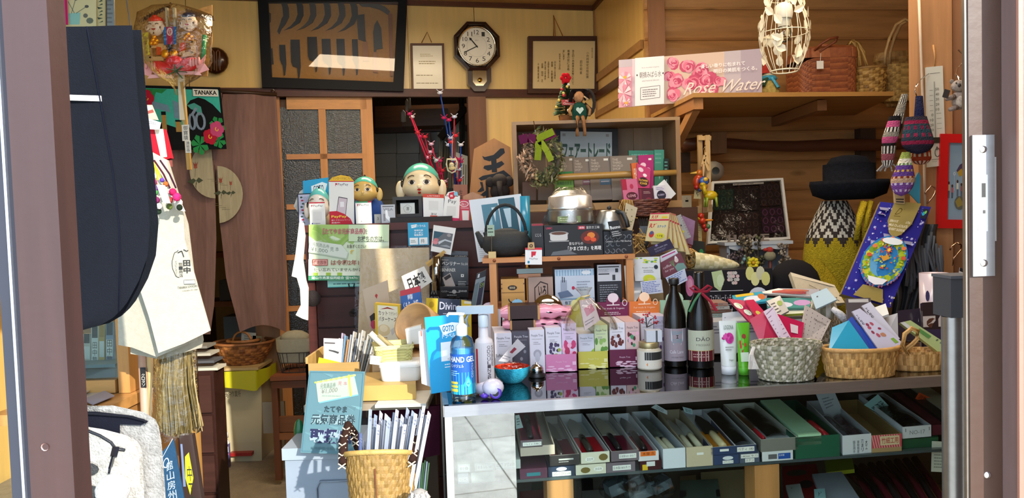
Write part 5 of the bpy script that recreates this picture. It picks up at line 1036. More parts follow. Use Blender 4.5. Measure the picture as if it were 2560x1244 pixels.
for i in range(5):
 a=x0+.02+(x1-x0-.04)*i/5;q=MB();q.box(a+.001,KYY+D-.02,zb+.016,a+(x1-x0-.04)/5-.001,KYY+D-.005,zt,['7d6040','8a6a48','755838'][i%3],'woodz');q.obj('back_board',parent=cr)
q=MB();q.bar(V((x0,KYY-.008,zb+.015)),V((x1,KYY-.008,zb+.015)),.012,.03,'a07a4a','woodx');q.obj('front_lip',parent=cr)
q=MB();pts=[P(x,y,KYY-.01)for x,y in[(1320,446),(1400,443),(1425,442),(1560,436),(1600,435),(1690,431)]];q.tube(pts,[.014,.014,.0155,.0155,.014,.013],'a88244','gloss',10);q.obj('bamboo_rail',parent=cr)
card('fair_trade_sign','white sheet with green hand lettering on a black board inside the crate','sign',[1401,328,1530,330,1530,500,1401,500],KYY+.2,'aab0ac',[('t','フェアートレード',.04,.16,.97,.40,'2f4c3c',.045),('r',.04,.03,.10,.07,'8a8a84'),('r',.88,.03,.94,.07,'8a8a84')],.004)
card('black_board','black board behind the fair trade sheet inside the crate','board',[1384,320,1545,322,1545,505,1384,505],KYY+.22,'1a1614',[],.01)
GB=['77695a','72655a','6e6258','74685c']
for i,(a,b_,y,cc)in enumerate([(1398,1436,392,'3c5a40'),(1432,1480,394,'6a4a58'),(1472,1528,392,'40607c'),(1525,1590,390,'5a7a34')]):
 card('tea_pouch',['grey brown tea pouch at the left end, right of the wreath','grey brown tea pouch with a mauve window, second from the left','grey brown tea pouch with a blue window, third from the left','grey brown tea pouch with a price sticker, right end of its row'][i],'pouch',[a,y,b_,y-2,b_+4,498,a+6,500],[KYY+.12-.01*i,KYY+.12-.01*i,KYY+.05-.005*i,KYY+.05-.005*i],GB[i],[('t','THE',.08,.06,.3,.11,'b8ac9c'),('t','THIRD',.08,.13,.42,.18,'b8ac9c'),('t','WORLD',.08,.20,.48,.25,'b8ac9c'),('t','SHOP',.08,.27,.38,.32,'b8ac9c'),('r',.45,.38,.95,.66,cc),('n',.5,.42,.9,.62,3,'9a9aa8'),('r',.65,.05,.85,.1,'d0ccc0')],.012,'card','tea pouches behind the bamboo rail')
for i,(a,b_,y,c)in enumerate([(1306,1340,455,'6a4c3a'),(1345,1395,450,'6e5a48')]):
 card('tea_pouch',['reddish brown pouch behind the left side of the wreath','dull brown pouch under the wreath'][i],'pouch',[a,y,b_,y,b_,500,a,500],KYY+.1,c,[],.012)
card('green_tea_packet','bright green tea packet under the bamboo rail','packet',[1386,430,1432,428,1436,500,1388,500],KYY+.02,'7aa838',[('r',0,0,1,.3,'2c7a3a'),('t','高機能のまま',.12,.34,.9,.46,'2c5a2c'),('t','粉にし茶った',.05,.55,.95,.75,'1c2c1c',.02)],.01)
for i,(a,b_,y0,c)in enumerate([(1572,1640,376,'4a9478'),(1636,1660,374,'52a084'),(1660,1672,396,'24302a')]):
 card('green_box',['wide sea green packet with a price label at the right of the crate','narrow sea green packet at the right of the crate','thin dark packet at the right inner side of the crate'][i],'packet',[a,y0,b_,y0,b_+2,500,a,500],KYY+.14-i*.02,c,[('n',.1,.05,.9,.3,3,'7ab8a0'),('p',[(.4,.5),(.6,.5),(.5,.6)],'a8d0c0')],.01)
def teabox(lab,q,Y,c,art,t=.03):return card('tea_box',lab,'box',q,Y,c,art,t,'card','flower tea boxes in the brown basket')
teabox('tall magenta flower tea box at the back of the brown basket',[1596,388,1634,386,1634,470,1598,472],KYY-.03,'a8286a',[('e',.3,.3,.2,.08,'e8c8d0',9),('e',.6,.45,.2,.08,'d8a8c0',9),('r',.65,.1,.85,.16,'e0dcd0')])
teabox('orange and pink tea box leaning at the left in the brown basket',[1578,408,1594,406,1612,470,1586,474],KYY-.06,'d0662a',[('t','HEAMPS',.2,.2,.8,.6,'efe0c0')])
teabox('flower power tea box in the middle of the brown basket',[1592,408,1626,422,1624,470,1594,470],KYY-.07,'c23c6c',[('e',.3,.2,.2,.1,'e8c8d0',8),('e',.6,.4,.16,.08,'f0e0e0',8),('e',.5,.72,.42,.22,'3a1c1c',14),('t','FLOWER',.15,.60,.85,.70,'e8b84a',.02),('t','POWER',.2,.74,.8,.84,'e8b84a',.02)])
teabox('pink love tea box at the left of the brown basket',[1553,448,1592,446,1599,500,1560,502],KYY-.10,'cc6a88',[('r',0,0,.3,.5,'a8203c'),('e',.6,.35,.12,.12,'b83050',9),('e',.55,.78,.36,.18,'5a1c28',12),('t','LOVE',.3,.72,.8,.84,'e8b0b8',.02)])
teabox('maroon tea box at the front of the brown basket',[1598,472,1632,470,1634,504,1600,504],KYY-.12,'5a2230',[('r',0,0,.15,1,'7a2c3a'),('n',.3,.2,.8,.4,2,'c8a8a0'),('e',.65,.8,.2,.12,'8a3040')])
teabox('white tea box with purple cup at the right of the brown basket',[1633,464,1662,462,1672,500,1637,504],KYY-.13,'d4d0d4',[('e',.55,.62,.35,.3,'2a2434',12),('t','BLUEBERRY',.3,.55,.8,.66,'c8c0d8'),('n',.2,.1,.9,.3,2,'7a6a9a')])
card('price_note','white square note sticking up at the right of the tea boxes','note',[1661,448,1690,484,1672,502,1640,466],KYY-.115,'d8d8d6',[],.002)
BY=KYY-.1;o=V((P(1612,505,BY).x,BY,P(1612,540,BY).z));wb_=(P(1674,505,BY).x-P(1546,505,BY).x)/2
bk=thing('brown_basket','oval reddish brown plaited basket full of tea boxes at the right of the crate','basket',o);hh=P(1612,498,BY).z-o.z
q=MB();weave(q,o,[(.66,0),(.95,hh*.8),(1.0,hh)],18,8,.05,['6a3a28','84503a','5a3024'],sx=wb_,sy=.075);q.obj('body',parent=bk)
q=MB();
for a in range(9):q.tube([o+V((-wb_*.9,-.02,hh)),P(1556+a*3,500,BY-.06),P(1548+a*5,520+a*3,BY-.08),P(1562+a*4,545,BY-.08)],.0025,['b8924e','96703a'][a%2],'straw',4)
q.obj('raffia_bow',parent=bk)
WY=KYY-.075;o=P(1355,396,WY);wt=thing('dried_wreath','round dried flower wreath with a green and purple ribbon bow on the crate','wreath',o);rr=random.Random(4);q=MB();RW=43*WY/1900
for i in range(560):
 a=rr.uniform(0,2*PI);d=RW+rr.gauss(0,.012);p=o+V((d*math.cos(a),rr.gauss(0,.014),d*1.25*math.sin(a)));c=rr.choice(['6a6a3a','7a7448','4a5430','9a8a5a','8a8a5c','3e4a30']if not(2.2<a<4.2)else['b08a6c','c09a78','9a7458','6a5a44','c8a88a'])
 v=V((rr.uniform(-1,1),rr.uniform(-.6,.3),rr.uniform(-1,1))).normalized()*.019;q.add([p-v,p+V((v.z,v.x,-v.x))*.4,p+v],[(0,1,2)],c,'leafy')
 if i%5==0:q.ball(p,.008,c,'leafy',5)
q.tube([o+V((RW*math.cos(a/12*2*PI),0,RW*1.25*math.sin(a/12*2*PI)))for a in range(12)],.014,'4a4030','straw',6,True);q.obj('foliage',parent=wt,kind='stuff')
q=MB()
def ribbon(pts,w_,c,Y=WY-.04):
 for(a,b_)in zip(pts,pts[1:]):
  A,B_=P(*a,Y),P(*b_,Y);d=(B_-A).normalized();n=V((-d.z,0,d.x))*w_/2;q.add([A-n,A+n,B_+n,B_-n,A-n+V((0,.003,0)),A+n+V((0,.003,0)),B_+n+V((0,.003,0)),B_-n+V((0,.003,0))],[(0,1,2,3),(7,6,5,4),(0,4,5,1),(2,6,7,3)],c,'cloth')
ribbon([(1342,348),(1362,338),(1384,328)],.03,'7c8c22');ribbon([(1345,352),(1346,372),(1344,400)],.028,'7c8c22');ribbon([(1350,352),(1368,378),(1378,402)],.026,'86962a');ribbon([(1340,348),(1320,344),(1298,350)],.038,'5a1c40');ribbon([(1360,345),(1388,332)],.03,'641e44',WY-.035)
q.obj('ribbon_bow',parent=wt)
q=MB();q.tube([P(1339,348,WY),P(1338,325,WY),P(1334,302,WY+.01)],.0018,'b8b0a0','chrome',4);q.obj('wire',parent=wt)
TY=KYY+.12;zt2=zt+.014;o=V((P(1416,290,TY).x,TY,zt2));tr=thing('christmas_tree','tiny decorated christmas tree in a brown pot on top of the crate','christmas tree',o)
q=MB();q.lathe([(0,0),(.03,0),(.036,.035),(.03,.035),(0,.03)],o,'8a5a34','cloth',12);q.obj('pot',parent=tr)
q=MB();HT=P(1416,185,TY).z-zt2-.02;rr=random.Random(8);q.tube([o+V((0,0,.03)),o+V((0,0,HT))],.006,'4a3420','leafy',5)
for i in range(420):
 h=rr.random()**1.3;a=rr.uniform(0,6.28);r=.062*(1-h*.85);p=o+V((0,0,.045+h*(HT-.05)));e=p+V((r*math.cos(a),r*math.sin(a),-.008));n=V((-math.sin(a),math.cos(a),0))*.006;q.add([p,e+n,e-n+V((0,0,.006))],[(0,1,2)],['2c4a26','3a5a30','24401f'][i%3],'leafy')
q.obj('foliage',parent=tr,kind='stuff')
for i in range(14):
 q=MB();h=i/14;a=-1.5+1.1*math.sin(i*2.3);r=.062*(1-h*.85);q.ball(o+V((r*math.cos(a),r*math.sin(a)-.004,.05+h*(HT-.06))),.007,['d8d4c8','b8202c','c8b050'][i%3],'gloss',7);q.obj('bauble',parent=tr)
q=MB();pz=o+V((0,-.01,HT));
for a in range(6):q.ball(pz+V((.014*math.cos(a*1.05),-.004,.014*math.sin(a*1.05))),(.013,.008,.011),'b0101c','cloth',7)
q.obj('red_flower_top',parent=tr)
card('merry_christmas_plate','tiny red greeting plate hanging on the little tree','plate',[1403,249,1438,248,1440,264,1405,262],TY-.07,'b02a1c',[('t','Merry',.3,.1,.7,.45,'e8d8c8'),('t','Christmas',.12,.5,.88,.9,'e8d8c8')],.004)
DY=KYY-.01;o=V((P(1450,300,DY).x,DY+.02,zt2));dl_=thing('sitting_doll','small doll in a green sweater with a white heart sitting on the crate edge','doll',o)
q=MB();q.lathe([(.03,0),(.036,.02),(.03,.06),(.018,.075),(0,.078)],o,'1e4a3c','knit',14,sy=.7);Sf(q,[o+V((-.02,-.027,.058)),o+V((.02,-.027,.058)),o+V((.02,-.027,.02)),o+V((-.02,-.027,.02))],m='cloth',st=.001).poly([(.5,.95),(.08,.45),(.15,.2),(.35,.15),(.5,.3),(.65,.15),(.85,.2),(.92,.45)],'b8c8bc');q.obj('sweater',parent=dl_)
q=MB();q.ball(o+V((0,0,.1)),(.024,.022,.026),'a87a54','felt',10);q.bar(o+V((.022,-.012,.1)),o+V((.04,-.016,.085)),.02,.006,'c0a07c','felt');q.obj('head',parent=dl_)
q=MB();rr=random.Random(1)
for i in range(16):a=PI*.05+PI*.9*i/15;q.tube([o+V((.018*math.cos(a),-.002,.115)),o+V((.032*math.cos(a),0,.128+.008*math.sin(a))),o+V((.045*math.cos(a),.003,.09+.01*math.sin(3*i)))],.005,'1c1412','felt',4)
q.obj('hair',parent=dl_)
for sx in(-1,1):
 q=MB();q.tube([o+V((sx*.012,-.025,.01)),o+V((sx*.012,-.045,.0)),o+V((sx*.016,-.05,-.05)),o+V((sx*.016,-.05,-.075))],[.009,.009,.007,.008],'8f6440','felt',7);q.obj('leg',parent=dl_)
 q=MB();q.tube([o+V((sx*.032,0,.062)),o+V((sx*.045,-.015,.04)),o+V((sx*.04,-.03,.015))],.007,'9a7048','felt',7);q.obj('arm',parent=dl_)
q=MB();q.tube([o+V((.04+.03*math.cos(a),.03,.08+.055*math.sin(a)))for a in[i*.45 for i in range(14)]],.008,'1c140e','iron',6,True);q.bar(o+V((.02,.03,.07)),o+V((.06,.03,.03)),.012,.03,'1c140e','iron');q.obj('iron_stand','dark round openwork stand behind the sitting doll','stand')
# left side
def lerp_tab(tab,y):
 if y<=tab[0][0]:return tab[0][1]
 for(ya,xa),(yb,xb)in zip(tab,tab[1:]):
  if y<=yb:return xa+(xb-xa)*(y-ya)/(yb-ya)
 return tab[-1][1]
def sheet(L,Rr,y0,y1,Y,c,m='cloth',amp=.01,fr=9,nu=20,nv=20,sag=0,cf=None,th=.004,q=None):
 q=q or MB();fn=lambda u,v,d=0:(lambda p:V((p.x,p.y+amp*math.sin(u*fr+v*2)+d+.02*amp,p.z)))(P(lerp_tab(L,y0+(y1-y0)*v)*(1-u)+lerp_tab(Rr,y0+(y1-y0)*v)*u,y0+(y1-y0)*v+sag*math.sin(u*PI)*v,Y))
 q.grid(fn,nu,nv,c,m,cf=cf);q.grid(lambda u,v:fn(1-u,v,th),nu,nv,c,m,cf=(lambda u,v:cf(1-u,v))if cf else None);return q,fn
nb=thing('navy_bag','large dark navy cloth bag with a white stripe hanging beside the left door','bag',P(240,830,1.25))
q,f=sheet([(60,95),(840,120)],[(60,333),(250,347),(400,364),(560,375),(640,368),(700,347),(760,314),(790,288),(815,245),(833,175)],65,833,1.25,'11131a','cloth',.004,5,30,40,th=.03)
Sf(q,fn=lambda u,v:(f(u,v),V((0,-1,0))),st=.001,m='paper');q.obj('bag_body',parent=nb)
q=MB();q.tube([P(x,y,1.245)for x,y in[(217,66),(232,150),(250,250),(268,350),(282,430),(297,560),(300,640),(297,780)]],.0011,'0d1020','cloth',5);q.obj('seam',parent=nb)
q=MB();slab(q,quad([118,235,252,239,253,253,120,249],1.246),.002,'d6d2d0','cloth');q.obj('white_stripe',parent=nb)
q=MB();q.tube([P(150,70,1.26),P(150,-60,1.26)],.006,'11131a','cloth',6);q.obj('strap',parent=nb)
PY=1.22;fp=thing('felt_pouch','grey and white felt pouch with an open black zipper in the lower left corner','pouch',P(260,1300,PY))
q,f=sheet([(1000,130),(1300,130)],[(1012,250),(1025,330),(1040,372),(1060,388),(1110,396),(1300,408)],1016,1300,PY+.03,'8e8c88','felt',.004,6,24,16,th=.01);q.obj('back_panel',parent=fp)
q=MB();q.add([P(x,y,PY+.018)for x,y in[(130,1026),(240,1028),(330,1038),(372,1052),(352,1062),(300,1060),(300,1100),(280,1128),(200,1120),(130,1110)]],[tuple(range(10))[::-1]],'10111c','cloth');q.tube([P(x,y,PY+.012)for x,y in[(150,1032),(240,1034),(320,1040),(360,1050),(366,1056)]],.0022,'14151c','cloth',5);q.obj('lining',parent=fp)
q,f=sheet([(1060,120),(1300,120)],[(1062,150),(1075,240),(1090,300),(1105,332),(1130,346),(1300,350)],1062,1300,PY,'aaa69e','felt',.004,6,24,16,th=.012)
s=Sf(q,quad([120,1062,350,1300],PY-.008),m='felt',st=.0006);s.e(.40,.46,.16,.075,'3a3a3a',14);s.e(.40,.70,.17,.08,'3a3a3a',14);s.e(.32,.32,.04,.05,'b02030',8);q.obj('front_panel',parent=fp)
q=MB();pts=[P(x,y,PY-.004)for x,y in[(150,1056),(200,1068),(250,1088),(278,1105),(290,1122),(312,1124)]];q.tube(pts,.0026,'16171d','plastic',5)
for i in range(28):p=pts[int(i/28*5)].lerp(pts[int(i/28*5)+1],(i/28*5)%1);q.ball(p+V((0,-.002,.003)),.0012,'2a2b33','plastic',4)
q.obj('zipper',parent=fp)
q=MB();q.bar(P(290,1115,PY-.008),P(284,1140,PY-.012),.010,.006,'1a1c24','gloss');q.bar(P(284,1138,PY-.013),P(276,1168,PY-.014),.012,.003,'22242c','metal');q.tube([P(276,1165,PY-.015),P(272,1182,PY-.015)],.002,'1a1c22','gloss',5);q.obj('zipper_pull',parent=fp)
q=MB();q.ball(P(282,1225,PY-.02),.026,'d6d3cf','felt',14);q.obj('felt_ball',parent=fp)
q=MB();q.ball(P(176,1018,PY+.06),(.018,.01,.010),'b8902c','felt',8);q.obj('yellow_felt_charm','small mustard felt piece peeking above the grey pouch','charm')
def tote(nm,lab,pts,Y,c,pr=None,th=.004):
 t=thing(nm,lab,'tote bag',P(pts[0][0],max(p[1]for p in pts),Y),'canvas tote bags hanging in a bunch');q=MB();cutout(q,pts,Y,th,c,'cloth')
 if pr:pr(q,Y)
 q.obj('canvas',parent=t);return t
def logo(q,Y):
 Y-=.001;K='2c2a28';s=Sf(q,quad([420,620,495,730],Y),m='ink');s.asp=.7
 pts=[]
 for a in range(37):
  t=a/36*2*PI*.72+.9;r=.36+.05*abs(math.sin(t*2.5));pts.append((.46+r*math.cos(t),.36+r*.95*math.sin(t)))
 for i in range(12):s.l([(.45-.30*math.sin(2.9-i*.22),.36+.33*math.cos(2.9-i*.22)+.02*math.sin(i*2.0)),(.45-.30*math.sin(2.9-(i+1)*.22),.36+.33*math.cos(2.9-(i+1)*.22)+.02*math.sin(i*2+2))],.014,K)
 s.vt('田中',.52,.26,.76,.58,K,.03);s.vt('惣一商店',.37,.32,.50,.66,K);s.vt('そういちしょうてん',.25,.28,.32,.62,'5a5854')
 s.l([(.36,.10),(.5,.06),(.56,.2)],.022,K);s.l([(.56,.03),(.66,.07),(.72,.05)],.02,K)
 s.r(.52,.72,.90,.82,K);s.r(.53,.73,.89,.81,'d8d3c6');s.t('SINCE 1907',.56,.745,.86,.795,K);s.t('TANAKA SOUICHI S',.30,.87,1.0,.925,K,0,-.04);s.t('TATEYAMA-CITY CHIBA',.45,.96,.98,.985,K,0,-.03)
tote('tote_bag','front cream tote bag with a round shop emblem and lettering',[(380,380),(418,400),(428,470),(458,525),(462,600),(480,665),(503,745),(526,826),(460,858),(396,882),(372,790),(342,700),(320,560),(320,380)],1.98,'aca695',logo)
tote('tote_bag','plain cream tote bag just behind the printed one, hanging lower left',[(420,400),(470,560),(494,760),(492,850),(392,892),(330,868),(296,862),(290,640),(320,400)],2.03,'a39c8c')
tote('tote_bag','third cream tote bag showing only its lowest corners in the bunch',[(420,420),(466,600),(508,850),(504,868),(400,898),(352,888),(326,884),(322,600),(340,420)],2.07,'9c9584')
Y=1.93;cg=thing('felt_charms','bundle of colourful felt bead straps with white tag above the tote bag','charms',P(410,530,Y))
for i,(x,y,r,c)in enumerate([(385,440,8,'d8d0d0'),(384,455,9,'a83a6a'),(388,470,9,'6a4a7a'),(377,485,9,'c02050'),(391,500,9,'7a2a5a'),(398,515,8,'d0c8c4'),(377,520,8,'c8c4c0'),(396,528,8,'2c3a2c'),(424,500,9,'8a3a34'),(424,516,8,'5c6a34'),(432,480,10,'b02050'),(442,492,11,'c02860'),(448,506,9,'d8d0c4'),(449,518,8,'20281c'),(388,480,8,'4a8a4a'),(390,465,7,'b8883a'),(405,450,6,'5a3a8a'),(414,460,7,'a85a2c')]):
 q=MB();q.ball(P(x,y,Y-.01*(i%3)),r*Y/1900,c,'felt',8);q.obj('felt_bead',parent=cg)
q=MB()
for a,b,c in(((372,380),(395,450),'d8c82a'),((378,400),(405,455),'c8b82a'),((385,400),(425,470),'4a1c28'),((400,400),(440,470),'3a1c2c'),((375,390),(385,440),'1c1c24')):q.tube([P(*a,Y),P((a[0]+b[0])/2+4,(a[1]+b[1])/2,Y),P(*b,Y)],.0022,c,'cloth',4)
q.obj('cords',parent=cg)
card('white_tag','white paper tag in front of the felt bead straps','tag',[391,461,412,463,426,508,408,506],1.90,'dcdad6',[('e',.45,.45,.22,.14,'b8b8b0',10),('n',.2,.7,.8,.85,2,'8a8a84')])
card('white_tag','second white tag turned away behind the pink felt beads','tag',[420,472,438,476,463,528,440,524],1.96,'c8c0b8',[])
Y=2.05;st=thing('sock_pack','red packed socks with white stripe hanging under white product cards','socks',P(398,405,Y))
q=MB();
def pad(q,pts,Y,t,c,m='cloth'):cutout(q,pts,Y,t,c,m)
pad(q,[(366,322),(408,322),(414,345),(426,395),(404,402),(388,398),(376,360),(366,340)],Y,.02,'a81828');Sf(q,quad([386,322,408,322,418,392,402,394],Y-.001),m='cloth').r(0,0,1,1,'cfc4b0');q.obj('red_sock',parent=st)
q=MB();pad(q,[(392,398),(426,400),(427,416),(394,412)],Y+.01,.012,'8a4a44');q.obj('second_sock',parent=st)
card('product_card','white product card with barcode hanging over the red socks','card',[360,292,402,306,398,324,360,322],2.03,'cfcac6',[('n',.2,.2,.8,.5,2,'5a5a5a')])
card('product_card','brown and white header card above the red socks','card',[358,262,380,262,396,300,360,296],2.04,'b89a84',[('p',[(.1,.5),(.9,.3),(.9,.5),(.1,.7)],'8a4034'),('e',.5,.2,.3,.15,'d8c8b8',8)])
q=MB();q.tube([P(364,268,2.05),P(335,120,2.05),P(310,-40,2.05)],.0015,'2a2a2e','plastic',5);q.obj('rack_wire','thin dark wire holding the sock pack beside the navy bag','wire')
card('pink_towel','bright pink cloth with a white rabbit at the upper left','cloth',[110,-30,162,-30,166,60,110,56],2.6,'c01c6a',[('p',[(.25,.72),(.4,.62),(.6,.66),(.7,.56),(.76,.62),(.62,.82),(.4,.84),(.3,.92)],'d8c8cc')],.01,'cloth')
card('vase_print','cream print of a blue vase with stems at the upper left','print',[162,-30,240,-30,240,66,164,66],2.62,'b8ae82',[('p',[(.1,.66),(.5,.64),(.46,.95),(.14,.95)],'7aa89a'),('l',[(.2,.66),(.34,.3)],.015,'4a5a4a'),('l',[(.35,.66),(.66,.5)],.015,'4a5a4a'),('l',[(.3,.66),(.1,.35)],.015,'4a5a4a'),('e',.35,.28,.07,.05,'4a4a44',8),('e',.7,.48,.07,.04,'4a4a44',8),('e',.66,.72,.08,.06,'5a5a50',8),('e',.8,.85,.12,.08,'5a6050',8)],.004)
card('carved_band','cream openwork ornament band next to the vase print','ornament',[239,-30,262,-30,262,66,240,66],2.63,'a89c70',[('p',[(.5+.35*math.sin(i*2.2),.04+i*.09),(.8,.07+i*.09),(.3,.10+i*.09)],'2a3a2c')for i in range(10)],.006)
card('silver_band','grey metal ornament band at the upper left beside the yellow wall','ornament',[262,-30,284,-30,286,66,264,66],2.64,'8a8a84',[('n',.1,.05,.9,.95,8,'5a5a56')],.006,'metal')
KY2=2.25;kb=thing('tool_cabinet','light wooden cabinet with glass pane holding packed garden tools at the left','cabinet',P(250,1000,KY2))
def wbar(par,nm,x0,y0,x1,y1,Y,t,c='b07c40',m='woodz'):q=MB();slab(q,quad([x0,y0,x1,y1],Y),t,c,m);q.obj(nm,parent=par)
zl=P(250,985,KY2).z
wbar(kb,'stile',288,640,317,982,KY2,.06);wbar(kb,'rail',120,952,288,984,KY2,.04,'b88648','woodx');wbar(kb,'back_board',120,640,300,984,KY2+.28,.01,'8a6438')
wbar(kb,'glass_shelf',120,912,288,920,KY2+.02,.2,'5a7078','plastic');wbar(kb,'lower_board',120,924,288,950,KY2+.06,.2,'3c4a52','card')
q=MB();slab(q,quad([120,640,288,952],KY2+.012),.003,'e8f0f0','glass');q.obj('pane',parent=kb)
q=MB();q.box(P(100,1000,KY2).x,KY2-.22,zl-.03,P(345,1000,KY2).x,KY2+.29,zl,'b58246','woodx');q.obj('counter_board',parent=kb)
q=MB();q.box(P(110,1000,KY2).x,KY2-.1,0,P(338,1000,KY2).x,KY2+.27,zl-.03,'9a6c3a','woodz');q.obj('base',parent=kb)
for i,(x0,x1,y0,c,c2)in enumerate([(168,186,838,'8a9498','4a4a4e'),(188,206,832,'a89a5c','6a5a34'),(208,226,834,'b8b0a0','2c2c34'),(228,246,815,'c8c6bc','3a3c40'),(247,262,812,'b8954c','a07a34'),(264,284,805,'7a8a9c','2a3844')]):
 card('tool_packet',['clear packet with grey tool, nearest the door','clear packet with olive handle, second in the cabinet','clear packet with black blade, third in the cabinet','clear packet lettered in black ink, fourth in the cabinet','clear packet with light wooden handle, fifth in the cabinet','clear packet with blue grey blade beside the cabinet stile'][i],'tool',[x0,y0,x1,y0,x1,912,x0,912],KY2+.10,c,[('r',.1,.0,.9,.3,c2),('r',.1,.4,.9,.8,'d0ccc0')]+([('v','田中惣',.2,.4,.8,.95,'20201e')]if i in(3,5)else[]),.015,'gloss','packed tools behind the cabinet glass')
for i,(q_,c)in enumerate([([180,992,232,975,262,982,214,1004],'a8a49a'),([206,1000,262,978,286,990,232,1012],'8a8aa0'),([176,985,205,972,226,976,190,995],'b8ae94')]):
 mb=MB();pts=[PZ(q_[k],q_[k+1],zl+.003+.004*i)for k in(0,2,4,6)];mb.hexa(pts[::-1],[p+V((0,0,.003))for p in pts[::-1]],c,'gloss');mb.obj('flat_packet',['flat clear packet lying at the left on the cabinet ledge','purple tinted flat packet on top of the ledge pile','cream flat packet lowest on the cabinet ledge'][i],'packet','flat packets on the cabinet ledge')
for i,(a,b,c,r)in enumerate([((356,880),(366,1075),'b89078',.013),((374,880),(382,1080),'c0a06c',.009)]):
 mb=MB();mb.tube([P(*a,2.18),P(*b,2.18),V((P(*b,2.18).x+.01,2.18,0))],r,c,'woodz',10)
 if i==0:slab(mb,quad([351,918,365,968],2.164),.001,'1c1a1a','card');Sf(mb,quad([351,918,365,968],2.164)).vt('クロタソ',.2,.3,.8,.95,'c8c0b4')
 mb.obj('broom_pole',['pinkish wooden pole with a black printed label below the tote bags','thin straw coloured pole beside the pinkish one'][i],'pole','poles below the tote bags')
BRY=2.12;br=thing('straw_broom','straw broom head in clear wrap hanging under the tote bags','broom',P(450,1090,BRY));q=MB();rr=random.Random(6)
for i in range(190):
 u=rr.random();a=P(398+82*u,872,BRY+rr.uniform(-.02,.02));m_=P(388+100*u,960,BRY+rr.uniform(-.03,.03));e=P(392+116*u+rr.uniform(-3,3),1068+22*math.sin(u*3)+rr.uniform(-14,6),BRY+rr.uniform(-.03,.03));q.tube([a,m_,e],[.002,.0026,.0014],rr.choice(['8a764a','7a683e','988456','6e5c36']),'straw',3)
q.obj('straw',parent=br,kind='stuff')
q=MB();q.grid(lambda u,v:(lambda p:p+V((0,.05*math.sin(2*PI*u)-.01,0)))(P(443+(50+10*v)*math.cos(2*PI*u),868+222*v-14*v*math.cos(2*PI*u),BRY)),18,12,'f0efe8','film');q.obj('clear_wrap',parent=br)
card('blue_poster','dark blue printed cloth with white brush writing below the broom','poster',[404,1130,434,1098,470,1300,404,1300],1.95,'22405a',[('o',.3,.2,.18,.06,.014,'a8b8c4',14),('v','館山房州う',.3,.2,.7,.85,'a8b8c4'),('l',[(0,.1),(.95,-.02)],.01,'b8c4cc')],.004,'cloth')
card('film_packet','dark packet with yellow lettering leaning beside the blue printed cloth','packet',[448,1088,480,1086,512,1300,462,1300],2.0,'3a2c28',[('p',[(.3,.25),(.6,.2),(.7,.5),(.4,.7),(.2,.5)],'b0b028'),('v','中工具',.35,.35,.65,.95,'28281c'),('r',.05,.1,.2,.6,'6a7a9a')],.02,'gloss')
mb=MB();mb.box(P(466,1100,2.5).x,2.5,0,P(490,1100,2.5).x,2.54,P(470,1080,2.5).z,'a87c40','woodz');mb.obj('wooden_upright','light wooden upright below the broom','post')
DY2=3.55;dc=thing('drawer_cabinet','dark brown low drawer cabinet in the dim back left','cabinet',P(510,1170,DY2));xa,xb=P(440,1100,DY2).x,P(540,1100,DY2).x;dzt=P(510,928,DY2).z
q=MB();q.box(xa,DY2+.01,0,xb,DY2+.14,dzt,'2c1610','darkwood');q.obj('body',parent=dc)
for i in range(4):a=dzt-.02-i*.19;q=MB();q.box(xa+.02,DY2-.005,a-.175,xb-.01,DY2+.01,a,'38201a','darkwood');q.obj('drawer',parent=dc)
for i in range(4):
 mb=MB();z=dzt+.002+i*.035;x=P(500,900,DY2).x;mb.box(x-.1+.01*i,DY2+.01,z,xb+.02-.015*i,DY2+.12,z+.012,['b8b2a0','4a4a4c','a09a8a','6a665c'][i],'plastic');mb.obj('tray',['pale tray at the bottom of the stack','dark tray second from the bottom of the stack','cream tray third from the bottom of the stack','grey tray topmost on the stack'][i]+' on the dark drawer cabinet','tray','trays on the drawer cabinet')
card('green_mirror','small mirror in a dark green frame against the plum curtain','mirror',[468,603,514,601,512,697,480,699],5.0,'1c3a2c',[('p',[(.05,.05),(.88,.07),(.9,.93),(.2,.93)],'a8a488'),('p',[(.2,.1),(.8,.1),(.6,.4),(.3,.3)],'c8c4a8'),('p',[(.4,.5),(.8,.45),(.85,.8),(.6,.85)],'7a7868')],.02,'gloss')
NY=4.78;o=V((P(595,1158,NY).x,NY,0));pb=thing('pedal_bin','tall cream pedal bin with curved front, yellow liner and red pedal','bin',o);zt_=P(595,935,NY).z;hw=.16
q=MB();prof=[(0,-.02),(.12,-.01),(.3,.02),(.5,.035),(zt_*.75,.01),(zt_*.9,-.03),(zt_,-.03)]
def bin_(u,v):
 for(a,ya),(b,yb)in zip(prof,prof[1:]):
  if v*zt_<=b+1e-6:y=ya+(yb-ya)*(v*zt_-a)/(b-a);break
 pts=[(-hw,y),(hw,y),(hw,.30),(-hw,.30),(-hw,y)];k=min(int(u*4),3);f=u*4-k;x=pts[k][0]*(1-f)+pts[k+1][0]*f;yy=pts[k][1]*(1-f)+pts[k+1][1]*f;return o+V((x,yy,v*zt_))
q.grid(bin_,8,14,'a49a7c','plastic',False);q.add([o+V((-hw,-.03,zt_)),o+V((hw,-.03,zt_)),o+V((hw,.3,zt_)),o+V((-hw,.3,zt_))],[(0,1,2,3)],'a49a7c','plastic')
Sf(q,quad([562,976,602,992],NY-.033)).t('髙沖作業所',0,0,1,1,'2a2820');q.obj('bin_body',parent=pb)
q=MB();q.box(o.x-.03,NY-.06,.045,o.x+.11,NY-.0,.065,'8a1c18','plastic');q.obj('pedal',parent=pb)
